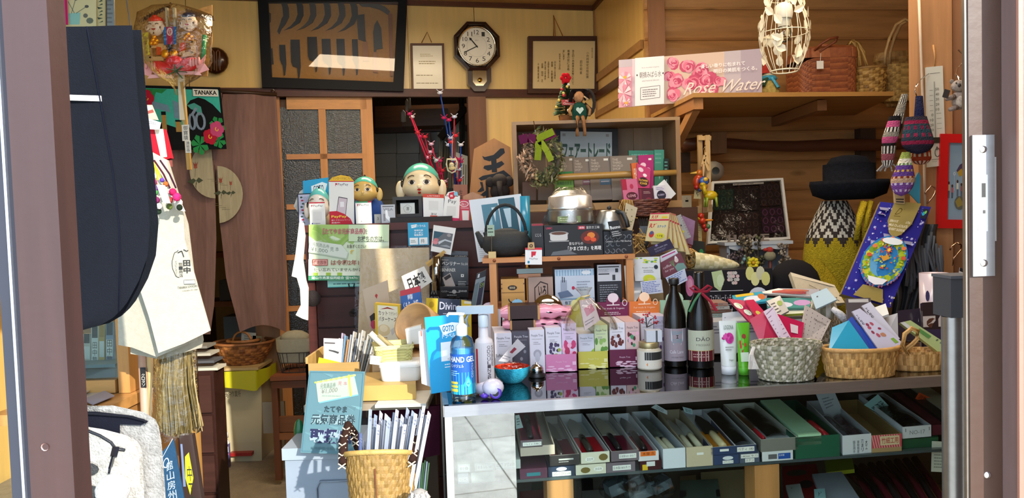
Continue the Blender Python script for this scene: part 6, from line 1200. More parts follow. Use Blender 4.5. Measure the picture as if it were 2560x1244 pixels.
q=MB();q.grid(lambda u,v:o+V(((hw+.035+.01*math.sin(u*40))*math.copysign(abs(math.cos(2*PI*u))**.5,math.cos(2*PI*u)),.13+(.19+.01*math.sin(u*30))*math.copysign(abs(math.sin(2*PI*u))**.5,math.sin(2*PI*u)),zt_+.03-.10*v*(1+.3*math.sin(u*17)))),48,6,'a8a41c','film' if 0 else 'gloss');q.obj('yellow_liner',parent=pb)
q=MB();q.box(o.x-hw-.005,NY-.04,zt_+.031,o.x+hw+.01,NY+.28,zt_+.048,'a88f60','woodx');q.obj('wooden_lid',parent=pb)
o2=o+V((.03,.12,zt_+.048));bk=thing('oval_wicker_basket','oval brown wicker basket of papers standing on the pedal bin','basket',o2);q=MB();weave(q,o2,[(.60,0),(.9,.08),(1.02,.14)],30,7,.03,['8a5428','6e4020','9c6430'],sx=.185,sy=.15);rimtube(q,o2,.19,.14,.010,'7a4a24',sy=.8);rimtube(q,o2,.1,.15,.012,'8f5c2e',sy=.9,n=20);q.obj('body',parent=bk)
q=MB();pts=[o2+V((.06*math.cos(a),-.03,.14+.07*math.sin(a)))for a in[i*PI/8 for i in range(9)]];q.tube(pts,.008,'94602e','wicker',6);q.obj('handle',parent=bk)
for i,q_ in enumerate([[604,828,640,832,640,872,602,868],[632,838,655,840,650,880,628,878]]):card('crumpled_paper',['white crumpled paper in the oval wicker basket','beige crumpled paper in the oval wicker basket'][i],'paper',q_,NY+.13,['b8b4a4','8a7a58'][i],[('n',.2,.2,.8,.6,3,'6a685c')])
q=MB();p=PZ(560,1168,0);k=p.y/1900;q.lathe([(0,0),(16*k,0),(17*k,3*k),(17*k,62*k),(13*k,70*k),(7*k,72*k),(7*k,76*k),(14*k,76*k),(14*k,88*k),(10*k,92*k),(0,92*k)],p,'c4c2ba','gloss',16,cols=['c4c2ba','b8b6ae','4a4468','c8c6be','c8c6be','b0aea8','d4d2ca','d4d2ca','d4d2ca','d4d2ca'])
s=Sf(q,quad([547,1105,574,1160],p.y-17*k-.002));s.r(.1,.2,.9,.45,'d0d0cc');s.t('55',.2,.24,.6,.42,'2a2a38');s.r(.05,.5,.9,.58,'c04a58');q.obj('spray_can','white and purple spray can standing on the floor by the bin','spray can')
SY2=4.3;ss=thing('wooden_stand','brown slatted wooden stand right of the pedal bin','stand',P(720,1130,SY2));zt_=P(720,938,SY2).z
q=MB();q.box(P(676,900,SY2).x,SY2-.02,zt_-.025,P(790,900,SY2).x,SY2+.34,zt_,'7a4426','woodx');q.box(P(680,900,SY2).x,SY2-.01,zt_-.07,P(790,900,SY2).x,SY2+.02,zt_-.03,'6a3a20','woodx');q.obj('top',parent=ss)
for x in(683,766):wbar(ss,'leg',x,955,x+15,1200,SY2,.04,'6a3c22')
for q2_ in ss.children:pass
wbar(ss,'panel',697,1040,780,1078,SY2+.01,.02,'7a4a28','woodx');wbar(ss,'rail',697,1082,780,1098,SY2,.03,'8a5630','woodx')
o=V((P(728,930,SY2).x,SY2+.14,zt_));wbk=thing('wire_basket','dark wire basket lined with white cloth on the wooden stand','basket',o)
q=MB()
for i in range(26):a=2*PI*i/26;d=V((.10*math.copysign(abs(math.cos(a))**.5,math.cos(a)),.09*math.copysign(abs(math.sin(a))**.5,math.sin(a)),0));q.tube([o+d*.85,o+d*1.05+V((0,0,.12))],.0022,'3a3430','iron',4)
for z,k in((.003,.85),(.06,.95),(.12,1.05)):rimtube(q,o,.1*k,z,.003,'3a3430',sy=.9,sq=4,m='iron')
q.obj('wires',parent=wbk)
q=MB();weave(q,o+V((0,0,.06)),[(.9,0),(1.08,.08),(1.1,.14)],10,2,0,['a8a490'],'cloth',sx=.1,sy=.09,sq=4);q.ball(o+V((-.01,0,.19)),(.09,.07,.05),'9a9682','cloth',10);q.obj('liner',parent=wbk)
q=MB();slab(q,quad([657,1004,712,1082],SY2+.3),.02,'8c887c','plastic');slab(q,quad([700,1060,712,1200],SY2+.3),.02,'8c887c','plastic');q.obj('pale_carton','pale flat carton standing behind the wooden stand','carton')
mb=MB();cutout(mb,[(748,556),(758,556),(762,590),(757,650),(764,700),(770,720),(769,800),(756,796),(739,787),(752,762),(750,722),(742,694),(729,690),(738,640)],3.08,.012,'cfcdc6','cloth');mb.obj('white_cloth','crumpled white cloth hanging at the left side of the dark chest','cloth')
mb=MB();cutout(mb,[(734,515),(748,480),(760,470),(764,500),(745,530)],3.38,.012,'cfcdc6','cloth');mb.obj('white_cloth','small white cloth corner sticking out behind the floral card','cloth')
# side table left of the glass case
def ORD(i,n,a,b):return '%s, %s from the left %s'%(a,'first second third fourth fifth sixth seventh eighth ninth tenth eleventh twelfth thirteenth fourteenth fifteenth sixteenth seventeenth eighteenth nineteenth twentieth twenty-first twenty-second twenty-third twenty-fourth twenty-fifth last'.split()[i],b)
ZT=.96;stb=thing('side_table','low cloth covered table left of the glass case','table',P(950,1010,2.2))
xa,xb=P(775,950,2.3).x,-.262
q=MB();q.box(xa,2.22,ZT-.02,xb,3.17,ZT,'8a7c68','woodx');q.obj('top',parent=stb)
for x,y in((xa+.03,2.54),(xb-.03,2.54),(xa+.03,3.1),(xb-.03,3.1)):q=MB();q.box(x-.02,y-.02,0,x+.02,y+.02,ZT-.02,'5a4430','woodz');q.obj('leg',parent=stb)
q=MB();p=[PZ(940,988,ZT+.001),PZ(1088,980,ZT+.001)];q.box(P(938,990,2.2).x,2.19,ZT-.006,xb-.002,2.45,ZT+.003,'cfcabc','paper');q.obj('white_sheet','white sheet edge lying on the side table under the gold box','sheet')
GY=2.24
def bx3(nm,lab,cat,q4,Y,dep,c,m='card',art=(),side=None,z=None,yaw=0,**k):
 Q=quad(q4,Y)if not isinstance(q4,list)or True else q4
 if z is not None:dz=z-Q[2].z;Q=[p+V((0,0,dz))for p in Q]if k.pop('shift',False)else[Q[0],Q[1],V((Q[2].x,Q[2].y,z)),V((Q[3].x,Q[3].y,z))]
 mb=MB();n=V((-yaw,1,0)).normalized()*dep;slab(mb,Q,dep,c,m,side,n);draw(Sf(mb,Q),art);return mb.obj(nm,lab,cat,k.get('group'))
bx3('gold_box','plain gold cardboard box under the white enamel container','box',[902,962,1040,1003],GY,.20,'b08e4e',z=ZT+.004,yaw=.12);zg=P(970,962,GY).z
o=V((P(984,950,GY).x+.012,GY+.09,zg));ec=thing('enamel_container','white rectangular enamel container with lid on the gold box','container',o)
q=MB();hwx=.066;weave(q,o,[(.86,0),(.9,.003),(.98,.045),(1,.048)],20,2,0,['d2cfc8'],'gloss',sx=hwx,sy=.05,sq=6);q.obj('body',parent=ec)
q=MB();weave(q,o,[(1.0,.044),(1.07,.046),(1.08,.052),(1.0,.058),(.9,.060),(.02,.060)],20,3,0,['d8d5ce'],'gloss',sx=hwx,sy=.05,sq=6);q.obj('lid',parent=ec)
o=V((P(970,912,GY).x,GY+.10,zg+.060));wb=thing('woven_box','square pale yellow bamboo woven box on the white enamel container','basket',o)
q=MB();weave(q,o,[(.92,0),(1.0,.036)],30,8,.02,['b5ad6c','a39a58'],sx=.058,sy=.05,sq=10,rot=.25);weave(q,o,[(1.04,.036),(1.05,.050)],30,2,.02,['bdb57a'],sx=.058,sy=.05,sq=10,rot=.25);q.obj('body',parent=wb)
card('price_card','small white handwritten price card in front of the woven box','card',[926,888,953,891,950,912,924,909],GY+.015,'d6d3ca',[('n',.15,.2,.85,.45,2,'6a6a66'),('n',.15,.8,.5,.88,1,'6a6a66')])
for i,(a,b,c)in enumerate([((925,832),(965,870),'b8b09c'),((945,838),(985,870),'8a7c54'),((962,845),(975,868),'6a5a34')]):
 mb=MB();mb.tube([P(*a,GY+.10),P(*b,GY+.10)],.010-.003*i,c,'paper',9);mb.obj('rolled_bundle',['thick pale paper roll sticking out of the woven box','thin tan roll lying in the woven box','short dark twig bundle in the woven box'][i],'roll','rolls in the woven box')
q=MB();nY=2.40;xa2,xb2=P(768,900,nY).x,P(900,900,nY).x;z2=P(800,905,nY).z
cc_=thing('wooden_tray','thin walled wooden tray holding wrapped papers left of the gold box','tray',(xa2,nY,ZT))
for bb in((xa2,nY-.02,ZT,xa2+.008,nY+.2,z2+.02),(xa2,nY+.19,ZT,xb2,nY+.2,z2+.02),(xa2,nY-.02,ZT,xb2,nY-.012,z2-.0)):q=MB();q.box(*bb,'a8854a','woodx');q.obj('side_board',parent=cc_)
cols=['c8c2b0','9a8ea0','6a8aa4','a87a4c','8c9094','bdb8ac','50586a','a8a49a','c8c4ba','7a7c80','b4b0a4','646c70','c4c0b4']
for i,c in enumerate(cols):
 x=842+i*6.0;t=x+8+i*1.2;y0=[845,832,838,848,836,828,846,832,825,850,835,842,850][i]
 card('wrapped_paper','%s wrapped sheet, %s in the wooden tray from the left'%(['cream','lilac','blue','orange brown','grey','white','slate','light grey','pale','mid grey','off white','dark grey','ivory'][i],['first','second','third','fourth','fifth','sixth','seventh','eighth','ninth','tenth','eleventh','twelfth','last'][i]),'wrapped sheet',[t,y0,t+7,y0+3,x+8,930,x,930],[nY+.02+.008*i,nY+.06+.008*i,nY+.06+.008*i,nY+.02+.008*i],c,[('n',.2,.1,.8,.8,6,'8a8a88')],.004,'gloss','wrapped sheets in the wooden tray')
card('knife_leaflet','white leaflet with a small knife picture standing in the wooden tray','leaflet',[809,845,858,847,853,905,809,905],nY+.005,'d0cac4',[('r',.04,.16,.6,.22,'4a4444'),('p',[(.28,.46),(.6,.5),(.85,.56),(.8,.64),(.5,.56),(.28,.52)],'3a3a3a')],.003)
card('yellow_package','yellow package with egg picture in the wooden tray','package',[797,893,848,905,846,940,790,938],nY-.016,'c8a020',[('r',.08,.3,.95,1,'d0ccc0'),('r',.08,.3,.8,.55,'d07a2c'),('e',.8,.35,.12,.2,'e0a89c',10)],.004)
Q=quad([773,926,913,928,896,1136,751,1131],[2.25,2.25,2.13,2.13]);mb=MB();slab(mb,Q,.003,'4a6a72','card');s=Sf(mb,Q)
rr=random.Random(3)
for i in range(14):x=rr.random()*.8;y=rr.random()*.9;s.poly([(x,y),(x+.2,y+.02),(x+.18,y+.06)],['52757c','44626a','5c8086'][i%3])
s.poly([(.16,.16),(.82,.06),(.92,.30),(.24,.41)],'5c8c98');s.poly([(.14,.14),(.80,.04),(.91,.285),(.22,.395)],'8c968a')
for i in range(16):s.e(.14+.045*i,.15-.0065*i,.03,.014,['8aa84c','a0b868'][i%2],6)
s.poly([(.70,.05),(.73,.045),(.80,.31),(.77,.32)],'b8c83c')
s.t('元気商品券',.23,.165,.50,.23,'5a6a60',0,-.02);s.t('見 本',.54,.13,.70,.18,'a06a70');s.t('¥1,000',.26,.235,.54,.30,'6a6a64',0,-.03);s.n_(.28,.30,.7,.33,1,'7a8a80')
s.t('たてやま',.34,.435,.74,.515,'1c3038',.03);s.t('元気商品券',.13,.535,.90,.665,'7c949a',.09);s.t('元気商品券',.13,.535,.90,.665,'1c3038',.03);s.t('取扱店',.13,.71,.88,.885,'7c8c98',.1);s.t('取扱店',.13,.71,.88,.885,'14173c',.045);s.t('使用期限:令和2年12月31日',.17,.925,.90,.96,'3a5a64',.01)
for a,b in(((.03,.02),(.97,.02)),((.03,.98),(.97,.98)),((.03,.02),(.03,.98)),((.97,.02),(.97,.98))):s.l([a,b],.004,'3a6a7c')
mb.obj('voucher_poster','turquoise voucher shop poster leaning in front of the side table','poster')
o=V((P(742,1130,2.3).x,2.18,.30));cl=thing('cooler_box','pale blue white plastic cooler box below the turquoise poster','cooler',o);xr=P(905,1100,2.3).x;zc=P(742,1118,2.18).z
q=MB();q.box(o.x,2.18,.30,xr,2.48,zc-.035,'828c98','plastic');q.obj('body',parent=cl)
q=MB();q.box(o.x-.006,2.172,zc-.034,xr+.006,2.487,zc,'8c96a0','plastic');q.obj('lid',parent=cl)
q=MB();q.tube([V((o.x+.09,2.175,.30)),V((o.x+.09,2.175,zc-.12)),V((o.x+.10,2.175,zc-.10)),V((xr,2.175,zc-.10))],.003,'7a8490','plastic',5);q.obj('groove',parent=cl)
q=MB();q.box(o.x,2.19,0,xr,2.47,.298,'5a4630','woodx');q.obj('low_crate','wooden crate under the cooler box','crate')
q=MB();q.ball(P(748,1085,2.34),(.018,.012,.05),'1c5a34','gloss',8);q.obj('green_bottle','dark green rounded bottle end behind the turquoise poster','bottle')
UY=1.78;o=V((P(938,1250,UY).x,UY+.09,.72));ub=thing('seagrass_basket','tall tan seagrass basket with leather laced handles holding long wrapped papers','basket',o)
zr=P(938,1175,UY).z;hh=zr-.72;rx=(P(1030,1150,UY).x-P(848,1150,UY).x)/2
q=MB();weave(q,o,[(.80,0),(.92,hh*.5),(1.0,hh)],52,14,.03,['8a6c3a','94743e','80632f'],sx=rx,sy=rx*.9,warp=lambda a,b:-.03*b+.01);q.obj('body',parent=ub)
q=MB();W_=lambda a,b:-.03*b+.01;rimtube(q,o,rx*1.0,hh,.007,'b09050',sy=.9,warp=W_,n=30);q.obj('rim',parent=ub)
for sx in(-1,1):
 q=MB();pts=[o+V((sx*rx*.98,.01-.05,hh)),o+V((sx*rx*1.05,.0,hh+.045)),o+V((sx*rx*1.0,.04,hh+.075)),o+V((sx*rx*.92,.08,hh+.04)),o+V((sx*rx*.85,.09,hh))];q.tube(pts,.011,'2c1a14','cloth',8)
 for i in range(9):
  k=i/9*4;p=pts[int(k)].lerp(pts[int(k)+1],k%1)+V((0,-.011,0));q.tube([p+V((-.009,0,.006)),p+V((.009,-.003,-.006))],.0016,'c8b8a4','cloth',4)
  q.tube([p+V((.009,0,.006)),p+V((-.009,-.003,-.006))],.0016,'c8b8a4','cloth',4)
 q.obj('handle',parent=ub)
q=MB();q.tube([o+V((0,-rx*.92,hh)),o+V((.002,-rx*.95,hh*.6)),o+V((-.005,-rx*.9,hh*.3)),o+V((.01,-rx*.9,hh*.1))],.002,'6a3c28','cloth',4);q.obj('leather_tie',parent=ub)
rr=random.Random(12)
for i in range(26):
 x=896+i*5.0;y0=[1040,1052,1030,1022,1045,1035,1060,1026,1048,1033][i%10]-(8 if i>16 else 0);tx=x+8+i*1.7;c=['c2c4cc','aeb4c4','d0d2d8','9aa6bc','dcdce0','8c9cb4','b8bcc4'][i%7]
 if i<3:y0=[1080,1120,1100][i];c=['4a5c8c','5a6c9a','c0c4d0'][i];tx=x+4
 Yc=UY+.05+.09*((i*7)%10)/10
 card('wrapped_sheet',ORD(i,26,'long wrapped sheet','in the tall seagrass basket'),'wrapped sheet',[tx,y0,tx+6,y0+10*rr.random(),x+7,1290,x,1290],[Yc,Yc+.01,Yc+.01,Yc],c,[('r',.35,.0,.5,1,'8a90a0'),('n',.1,.05,.9,.12,2,'8088a0')],.0025,'gloss','wrapped sheets in the seagrass basket')
q=MB();q.box(o.x-.14,UY-.02,0,o.x+.14,UY+.24,.718,'5a4632','woodz');q.obj('low_stand','wooden block stand under the seagrass basket','stand')
q,f=sheet([(1000,930),(1150,926)],[(1000,1100),(1150,1098)],1012,1140,2.38,'4a1a2c','cloth',.015,12,20,8,th=.02);q.obj('maroon_bag','dark maroon cloth bag in the shade under the side table','bag')
for i in range(6):card('thin_rod_pack',ORD(i,6,'thin rod pack','in the gap beside the glass case'),'rod',[1046+i*5,1150+3*(i%3),1049+i*5,1151+3*(i%3),1040+i*4,1290,1036+i*4,1290],1.98,['2c4a34','6a7a8a','3a5a3c'][i%3],[],.003,'gloss','green rods beside the glass case')
q=MB();q.ball(P(1048,1246,1.75),.024,'8f8c88','cloth',12)
for i in range(9):a=i*.7;q.tube([P(1048,1246,1.75)+V((.025*math.cos(a+t)*math.cos(t*1.5-1),-.025*math.cos(t*1.5-1)*abs(math.sin(a+t)),.025*math.sin(t*1.5-1)))for t in(0,.4,.8,1.2)],.004,'a09c98','cloth',5)
q.obj('braided_knob','grey braided knot ball at the bottom edge beside the basket','knob')
q=MB();BY3=2.98;Q=quad([901,622,1072,618,1076,905,893,905],[BY3+.09,BY3+.09,BY3,BY3]);slab(q,Q,.025,'b8a688','woodz');cb=q.obj('wooden_board','large pale wooden board wrapped in shiny clear film leaning on the chest','cutting board')
q=MB();n=(Q[1]-Q[0]).cross(Q[0]-Q[3]).normalized();q.grid(lambda u,v:(Q[0]*(1-u)+Q[1]*u)*(1-v)+(Q[3]*(1-u)+Q[2]*u)*v+n*(.008+.004*math.sin(u*14+v*6))+V(((u-.5)*.03,0,.008*(1-2*v))),24,20,'f2efe8','crinkle');q.obj('clear_film',parent=cb)
card('made_in_japan_sign','white hand lettered sign on a clothes peg before the wooden board','sign',[1003,690,1060,665,1081,703,1020,743],2.86,'c8c2b8',[('t','日本製',.16,.2,.86,.84,'1e1a18',.035)])
card('photo_print','curled white bordered photo of a hand and blades held by a clothes peg','photo',[1084,562,1140,570,1127,637,1077,627],2.95,'d2cec8',[('p',[(.05,.22),(.92,.22),(.92,.80),(.05,.80)],'5a5c60'),('p',[(.05,.22),(.5,.24),(.3,.44),(.05,.5)],'2a4a58'),('e',.16,.64,.14,.08,'c0787c',10),('e',.2,.54,.12,.06,'b86a6c',9),('p',[(.3,.6),(.6,.46),(.92,.5),(.92,.55),(.6,.52),(.34,.7)],'b0b4b8'),('p',[(.4,.74),(.7,.66),(.9,.7),(.9,.75)],'8a8c90'),('e',.75,.3,.1,.06,'8a8480',8)])
q=MB();q.bar(P(1066,660,2.93),P(1112,628,2.93),.012,.012,'b08a3e','woodx');q.bar(P(1070,664,2.92),P(1108,634,2.92),.006,.012,'9a7630','woodx');q.obj('clothes_peg','large wooden clothes peg gripping the photo print','peg')
def bp(art=()):return art
for lab,q_,Y,art in(('black slicer box at the back of the row with white lettering',[1120,626,1170,628,1170,742,1120,742],3.05,[('t','BENRINER',.35,.1,.95,.16,'b8b6b2'),('l',[(.1,.12),(.2,.15),(.35,.12)],.01,'a8a6a2'),('n',.2,.26,.8,.3,1,'8a8884')]),('black slicer pack with a large picture of the tool, facing front',[1100,641,1171,643,1171,760,1100,760],2.97,[('n',.06,.05,.3,.09,1,'9a9894'),('t','ベンリナー',.07,.10,.70,.18,'d8d6d0',.02),('t','No.64',.75,.11,.97,.17,'b8b6b2'),('n',.06,.2,.4,.23,1,'9a9894'),('t','BENRINER',.07,.24,.55,.31,'c8c6c0',.01),('p',[(.08,.44),(.36,.33),(.74,.92),(.66,1),(.40,1)],'9c928c'),('p',[(.13,.44),(.34,.36),(.40,.42),(.2,.50)],'2a2422'),('l',[(.36,.80),(.66,.88)],.015,'2a2826'),('r',.74,.36,.84,.42,'d8d6d0'),('e',.79,.39,.02,.02,'1a1816',6),('n',.64,.5,.95,.68,5,'9a9894'),('e',.12,.95,.1,.05,'7a7672',9),('r',.76,.92,.95,.99,'c0beb8')]),('black long slicer box lying in front of the pack',[1100,716,1171,717,1171,742,1100,742],2.90,[('t','ベンリナー',.04,.36,.3,.56,'a8a6a2'),('t','BENRINER',.66,.32,.95,.5,'a8a6a2'),('e',.5,.48,.08,.2,'8a8682',9),('r',.32,.5,.7,.56,'8a8682'),('n',.25,.75,.7,.9,1,'8a8884')]),('black super slicer pack at the left behind the shiny sleeve',[1074,700,1100,700,1100,760,1074,760],3.0,[('t','スス',.15,.1,.7,.6,'b0aeaa'),('t','SUPER',.1,.68,.95,.82,'b0aeaa')]),('lowest black slicer box under the stack',[1100,743,1171,744,1171,905,1100,905],2.95,[('t','BENRINER',.5,.02,.95,.05,'a8a6a2'),('n',.05,.07,.6,.1,1,'9a9894')])):
 card('slicer_box',lab,'box',q_,Y,'1a1716',art,.03,'gloss','black slicer boxes')
mb=MB();mb.tube([P(1092,640,2.9),P(1090,725,2.9)],.016,'a8a49c','chrome',12);mb.obj('silver_tube','shiny silver upright tube left of the slicer boxes','tube')
card('knife_packet','clear blister packet with a grey tool leaning against the wooden stand','packet',[1192,684,1216,674,1204,775,1175,775],2.78,'8a9294',[('r',0,0,1,.16,'3a383a'),('p',[(.5,.3),(.95,.26),(.85,.85),(.45,.88)],'3a3444'),('t','59',.55,.3,.9,.42,'9ab03a'),('p',[(0,.3),(.4,.25),(.4,1),(0,1)],'6a7678'),('r',.15,.03,.35,.13,'d0d0ce')],.014,'gloss')
card('large_chocolate_bar','yellow and dark blue chocolate bar standing above the bentwood tub','chocolate bar',[1066,744,1178,750,1180,905,1058,905],2.62,'20283a',[('p',[(0,0),(.26,.0),(.24,1),(0,1)],'b89a1c'),('p',[(.78,.0),(1,.02),(1,1),(.78,1)],'b89a1c'),('e',.12,.10,.06,.05,'9a7c14',9),('t','Divine',.30,.05,.76,.17,'9a9cac',.01),('n',.38,.22,.66,.25,1,'7a7c90'),('t','SMOOTH DARK',.36,.28,.68,.32,'9a9cac'),('r',.84,.02,1,.06,'c0b8a0')],.008)
card('butter_case_box','yellow boxed butter case with Japanese lettering on the side table','box',[937,757,1000,762,1004,905,939,905],2.66,'c8a41c',[('r',.10,.03,.9,1,'d3cdb4'),('p',[(.2,.10),(.5,.05),(.8,.09),(.5,.08)],'8a2a1c'),('t','カット',.14,.12,.5,.2,'3a2c1c',.01),('t','できちゃう',.54,.13,.88,.19,'5a4a34'),('t','バターケース',.14,.22,.84,.30,'3a2c1c',.01),('e',.34,.45,.26,.10,'c8b488',14),('e',.34,.42,.16,.06,'d8c8a4',12),('p',[(.6,.44),(.85,.36),(.9,.42),(.66,.54)],'b8b4ac'),('n',.2,.56,.5,.6,1,'8a6a3c'),('e',.72,.78,.16,.08,'c8842c',9)],.03)
card('blue_cleaner_pack','blue and white cleaning cloth pack behind the bentwood tub','packet',[1000,727,1050,714,1063,860,1008,860],2.70,'28589a',[('r',0,0,1,.1,'b03a44'),('t','特製',.35,.1,.6,.2,'d8dce4',.02),('t','くもり・油膜',.12,.22,.85,.34,'d8dce4',.02),('t','スッキリ!',.18,.37,.8,.48,'d8dce4',.02),('e',.68,.72,.34,.17,'c8d0dc',14),('e',.68,.74,.26,.13,'28589a',14),('p',[(.2,.62),(.24,.66),(.2,.70),(.16,.66)],'d8c84a')],.012,'gloss')
card('heart_bag','clear bag with a small red heart and cow print leaning on the board','packet',[906,724,968,700,985,850,930,860],2.74,'b09c84',[('p',[(.5,.24),(.44,.18),(.5,.15),(.56,.18)],'a02a2c'),('p',[(.1,.5),(.3,.46),(.4,.5),(.3,.58),(.12,.6)],'2a2422'),('e',.2,.66,.12,.08,'b03a5a',8)],.008,'gloss')
o=P(1030,815,2.42);bt=thing('bentwood_tub','round pale bentwood tub tipped towards the viewer with packets inside','tub',P(1030,870,2.42));Rt=Matrix.Rotation(R(62),3,'X')@Matrix.Rotation(R(0),3,'Y');Rt=Matrix.Rotation(R(-28),3,'Z')@Rt
q=MB();q.lathe([(0,-.06),(.068,-.06),(.07,.02),(.064,.02),(.062,-.052),(0,-.052)],o+V((.01,.03,0)),'c0935e','woodx',30,mtx=Rt);q.obj('tub_body',parent=bt)
card('white_sponge_pack','white wrapped block lying inside the bentwood tub','packet',[1013,822,1052,812,1058,858,1018,862],2.36,'cac6be',[('r',.0,.0,1,.15,'d8d4cc')],.03,'gloss')
mb=MB();mb.box(o.x-.075,2.36,ZT,o.x+.08,2.50,P(1030,868,2.42).z-.012,'b89468','woodx');mb.obj('wooden_box_stack','pale wooden box under the bentwood tub','box')
# glass case
gc=thing('glass_case','long glass show case with metal rim full of boxed knives','show case',(.6,2.1,0))
cd=V((1,CF.k,0)).normalized();cn=V((-cd.y,cd.x,0));c0_=V((-.19,CF.Y(-.19),0));CD=.50
def cpt(a,b,z):return c0_+cd*a+cn*b+V((0,0,z))
def cbox(q,a0,b0,z0,a1,b1,z1,c,m):return q.hexa([cpt(a0,b0,z0),cpt(a1,b0,z0),cpt(a1,b1,z0),cpt(a0,b1,z0)],[cpt(a0,b0,z1),cpt(a1,b0,z1),cpt(a1,b1,z1),cpt(a0,b1,z1)],c,m)
CL=1.88
def cpart(nm,*a,par=None):q=MB();cbox(q,*a);return q.obj(nm,parent=par or gc)
cpart('front_rail',0,-.004,TOPZ-.030,CL,.012,TOPZ-.0005,'a0a2a8','metal');cpart('back_rail',0,CD-.015,TOPZ-.03,CL,CD,TOPZ,'9a9894','metal');cpart('side_rail',-.003,0,TOPZ-.03,.012,CD,TOPZ-.0005,'a8a6a2','metal')
cpart('corner_post',0,0,.42,.019,.016,TOPZ-.03,'c4c2be','metal');cpart('corner_post',0,CD-.016,.42,.019,CD,TOPZ-.03,'a8a6a2','metal')
cpart('top_glass',.006,.012,TOPZ-.008,CL,CD-.015,TOPZ-.001,'a8b4b8','casetop');ax=(PZ(1286,1004,TOPZ)-c0_).dot(cd)
cpart('front_glass',.019,.004,.5,ax,.007,TOPZ-.03,'e4ecec','mirrorglass');cpart('front_glass',ax-.01,.009,.5,CL,.012,TOPZ-.03,'f6faf6','frontglass');cpart('side_glass',.003,.02,.5,.006,CD-.02,TOPZ-.03,'e4ecec','glass')
cpart('glass_shelf',.02,.02,SHZ,CL,CD-.02,SHZ+.008,'39454a','gloss');cpart('bottom_shelf',.0,.02,.47,CL,CD,.5,'6a6a66','gloss');cpart('base',0,.0,0,CL,CD,.47,'4a3a30','darkwood');cpart('back_panel',.02,CD-.012,.5,CL,CD-.002,TOPZ-.03,'3a3632','gloss')
for x in(1401,1919):a=(P(x,1220,CF+.02)-c0_).dot(cd);cpart('wooden_block',a-.036,.022,.5,a+.036,.09,SHZ-.002,'b07c48','woodz')
ZS0=SHZ+.0085
def tray(lab,nl,nr,fl,h,c,base=0,inner=None,liner=None,art=None,w=.003,lid=False,L_=None,grp='knife boxes on the glass shelf'):
 zr=ZS0+base+h;A=PZ(*nl,zr);B=PZ(*nr,zr);C_=PZ(*fl,zr);d=C_-A
 d=d.normalized()*min(d.length,L_ or.40);ym=CF.Y(A.x)+.02
 if A.y<ym:A.y=ym
 if B.y<CF.Y(B.x)+.02:B.y=CF.Y(B.x)+.02
 D_=B+d;C_=A+d;dn=V((0,0,-h));t=thing('knife_box',lab,'box',(A+B+C_+D_)/4+dn,grp)
 x=(B-A).normalized()*w;y=d.normalized()*w;q=MB();ic=inner or c
 P4=[A,B,D_,C_];I4=[A+x+y,B-x+y,D_-x-y,C_+x-y]
 if lid:q.hexa([p+dn for p in P4],P4,c,'card')
 else:
  k=V((0,0,-h+.003));q.add([p+dn for p in P4]+P4+I4+[p+k for p in I4],[(3,2,1,0),(0,1,5,4),(1,2,6,5),(2,3,7,6),(3,0,4,7),(4,5,9,8),(5,6,10,9),(6,7,11,10),(7,4,8,11),(8,9,13,12),(9,10,14,13),(10,11,15,14),(11,8,12,15),(12,13,14,15)],[c]*5+[ic]*9,'card')
 if art:draw(Sf(q,[A,B,B+dn,A+dn]),art)
 q.obj('tray',parent=t)
 if liner:
  q=MB();k=V((0,0,-h*.45));m1=.45;a_,b_=A+x*1.5+y*1.5+k,B-x*1.5+y*1.5+k;q.hexa([a_-V((0,0,.004)),b_-V((0,0,.004)),b_+d*m1-V((0,0,.004)),a_+d*m1-V((0,0,.004))],[a_,b_,b_+d*m1,a_+d*m1],liner,'card');q.obj('liner',parent=t)
 return A,B,d,zr,h
def knife(tr,lab,u=.5,s0=.95,s1=.08,hand=.4,bc='b4b2ac',hc='1c1818',wb=.036,r=.009,nm='kitchen_knife',skew=0,grp='knives in the show case',cat='knife'):
 A,B,d,zr,h=tr;x=(B-A);z=V((0,0,-h*.35));p0=A+x*(u+skew)+d*s0+z;p1=A+x*u+d*(s1+hand*(s0-s1))+z;p2=A+x*u+d*s1+z;n=x.normalized()
 t=thing(nm,lab,cat,p2,grp);q=MB();U=V((0,0,.0015));e=(p0-p1)
 pts=[p1-n*wb*.45,p1+n*wb*.5,p1+e*.55+n*wb*.48,p1+e*.85+n*wb*.25,p0,p1+e*.7-n*wb*.38];q.prism([p+U for p in pts],-U*1.3,bc,'blade');q.obj('blade',parent=t)
 q=MB();q.tube([p1+U,p1.lerp(p2,.15)+U*2,p2+U*2],[r*.8,r,r*.95],hc,'gloss',8);q.obj('handle',parent=t)
def film(tr,lab,u0,u1,s0,s1,c='f0f0ee',core='20201f',hgt=.012):
 A,B,d,zr,h=tr;x=B-A;q=MB();rr=random.Random(int(u0*100+s0*10+A.x*50));z=V((0,0,-h*.3))
 o=A+x*(u0+u1)/2+d*(s0+s1)/2+z;q.grid(lambda a,b:A+x*(u0+(u1-u0)*a)+d*(s0+(s1-s0)*b)+z+V((0,0,hgt*math.sin(PI*a)*(.7+.3*math.sin(b*9)))),8,10,core,'gloss');q.grid(lambda a,b:A+x*(u0-.02+(u1-u0+.04)*a)+d*(s0+(s1-s0)*b)+z+V((0,0,.003+hgt*1.25*math.sin(PI*a)*(.7+.3*math.sin(b*9)))),8,10,c,'crinkle');q.obj('wrapped_knife',lab,'knife','wrapped blades in the show case')
def lb(u0,v0,u1,v1,t,c='d8d8d4'):return[('r',u0,v0,u1,v1,c),('t',t,u0+.05*(u1-u0),v0+.2*(v1-v0),u1-.05*(u1-u0),v1-.2*(v1-v0),'2a2a2e')]
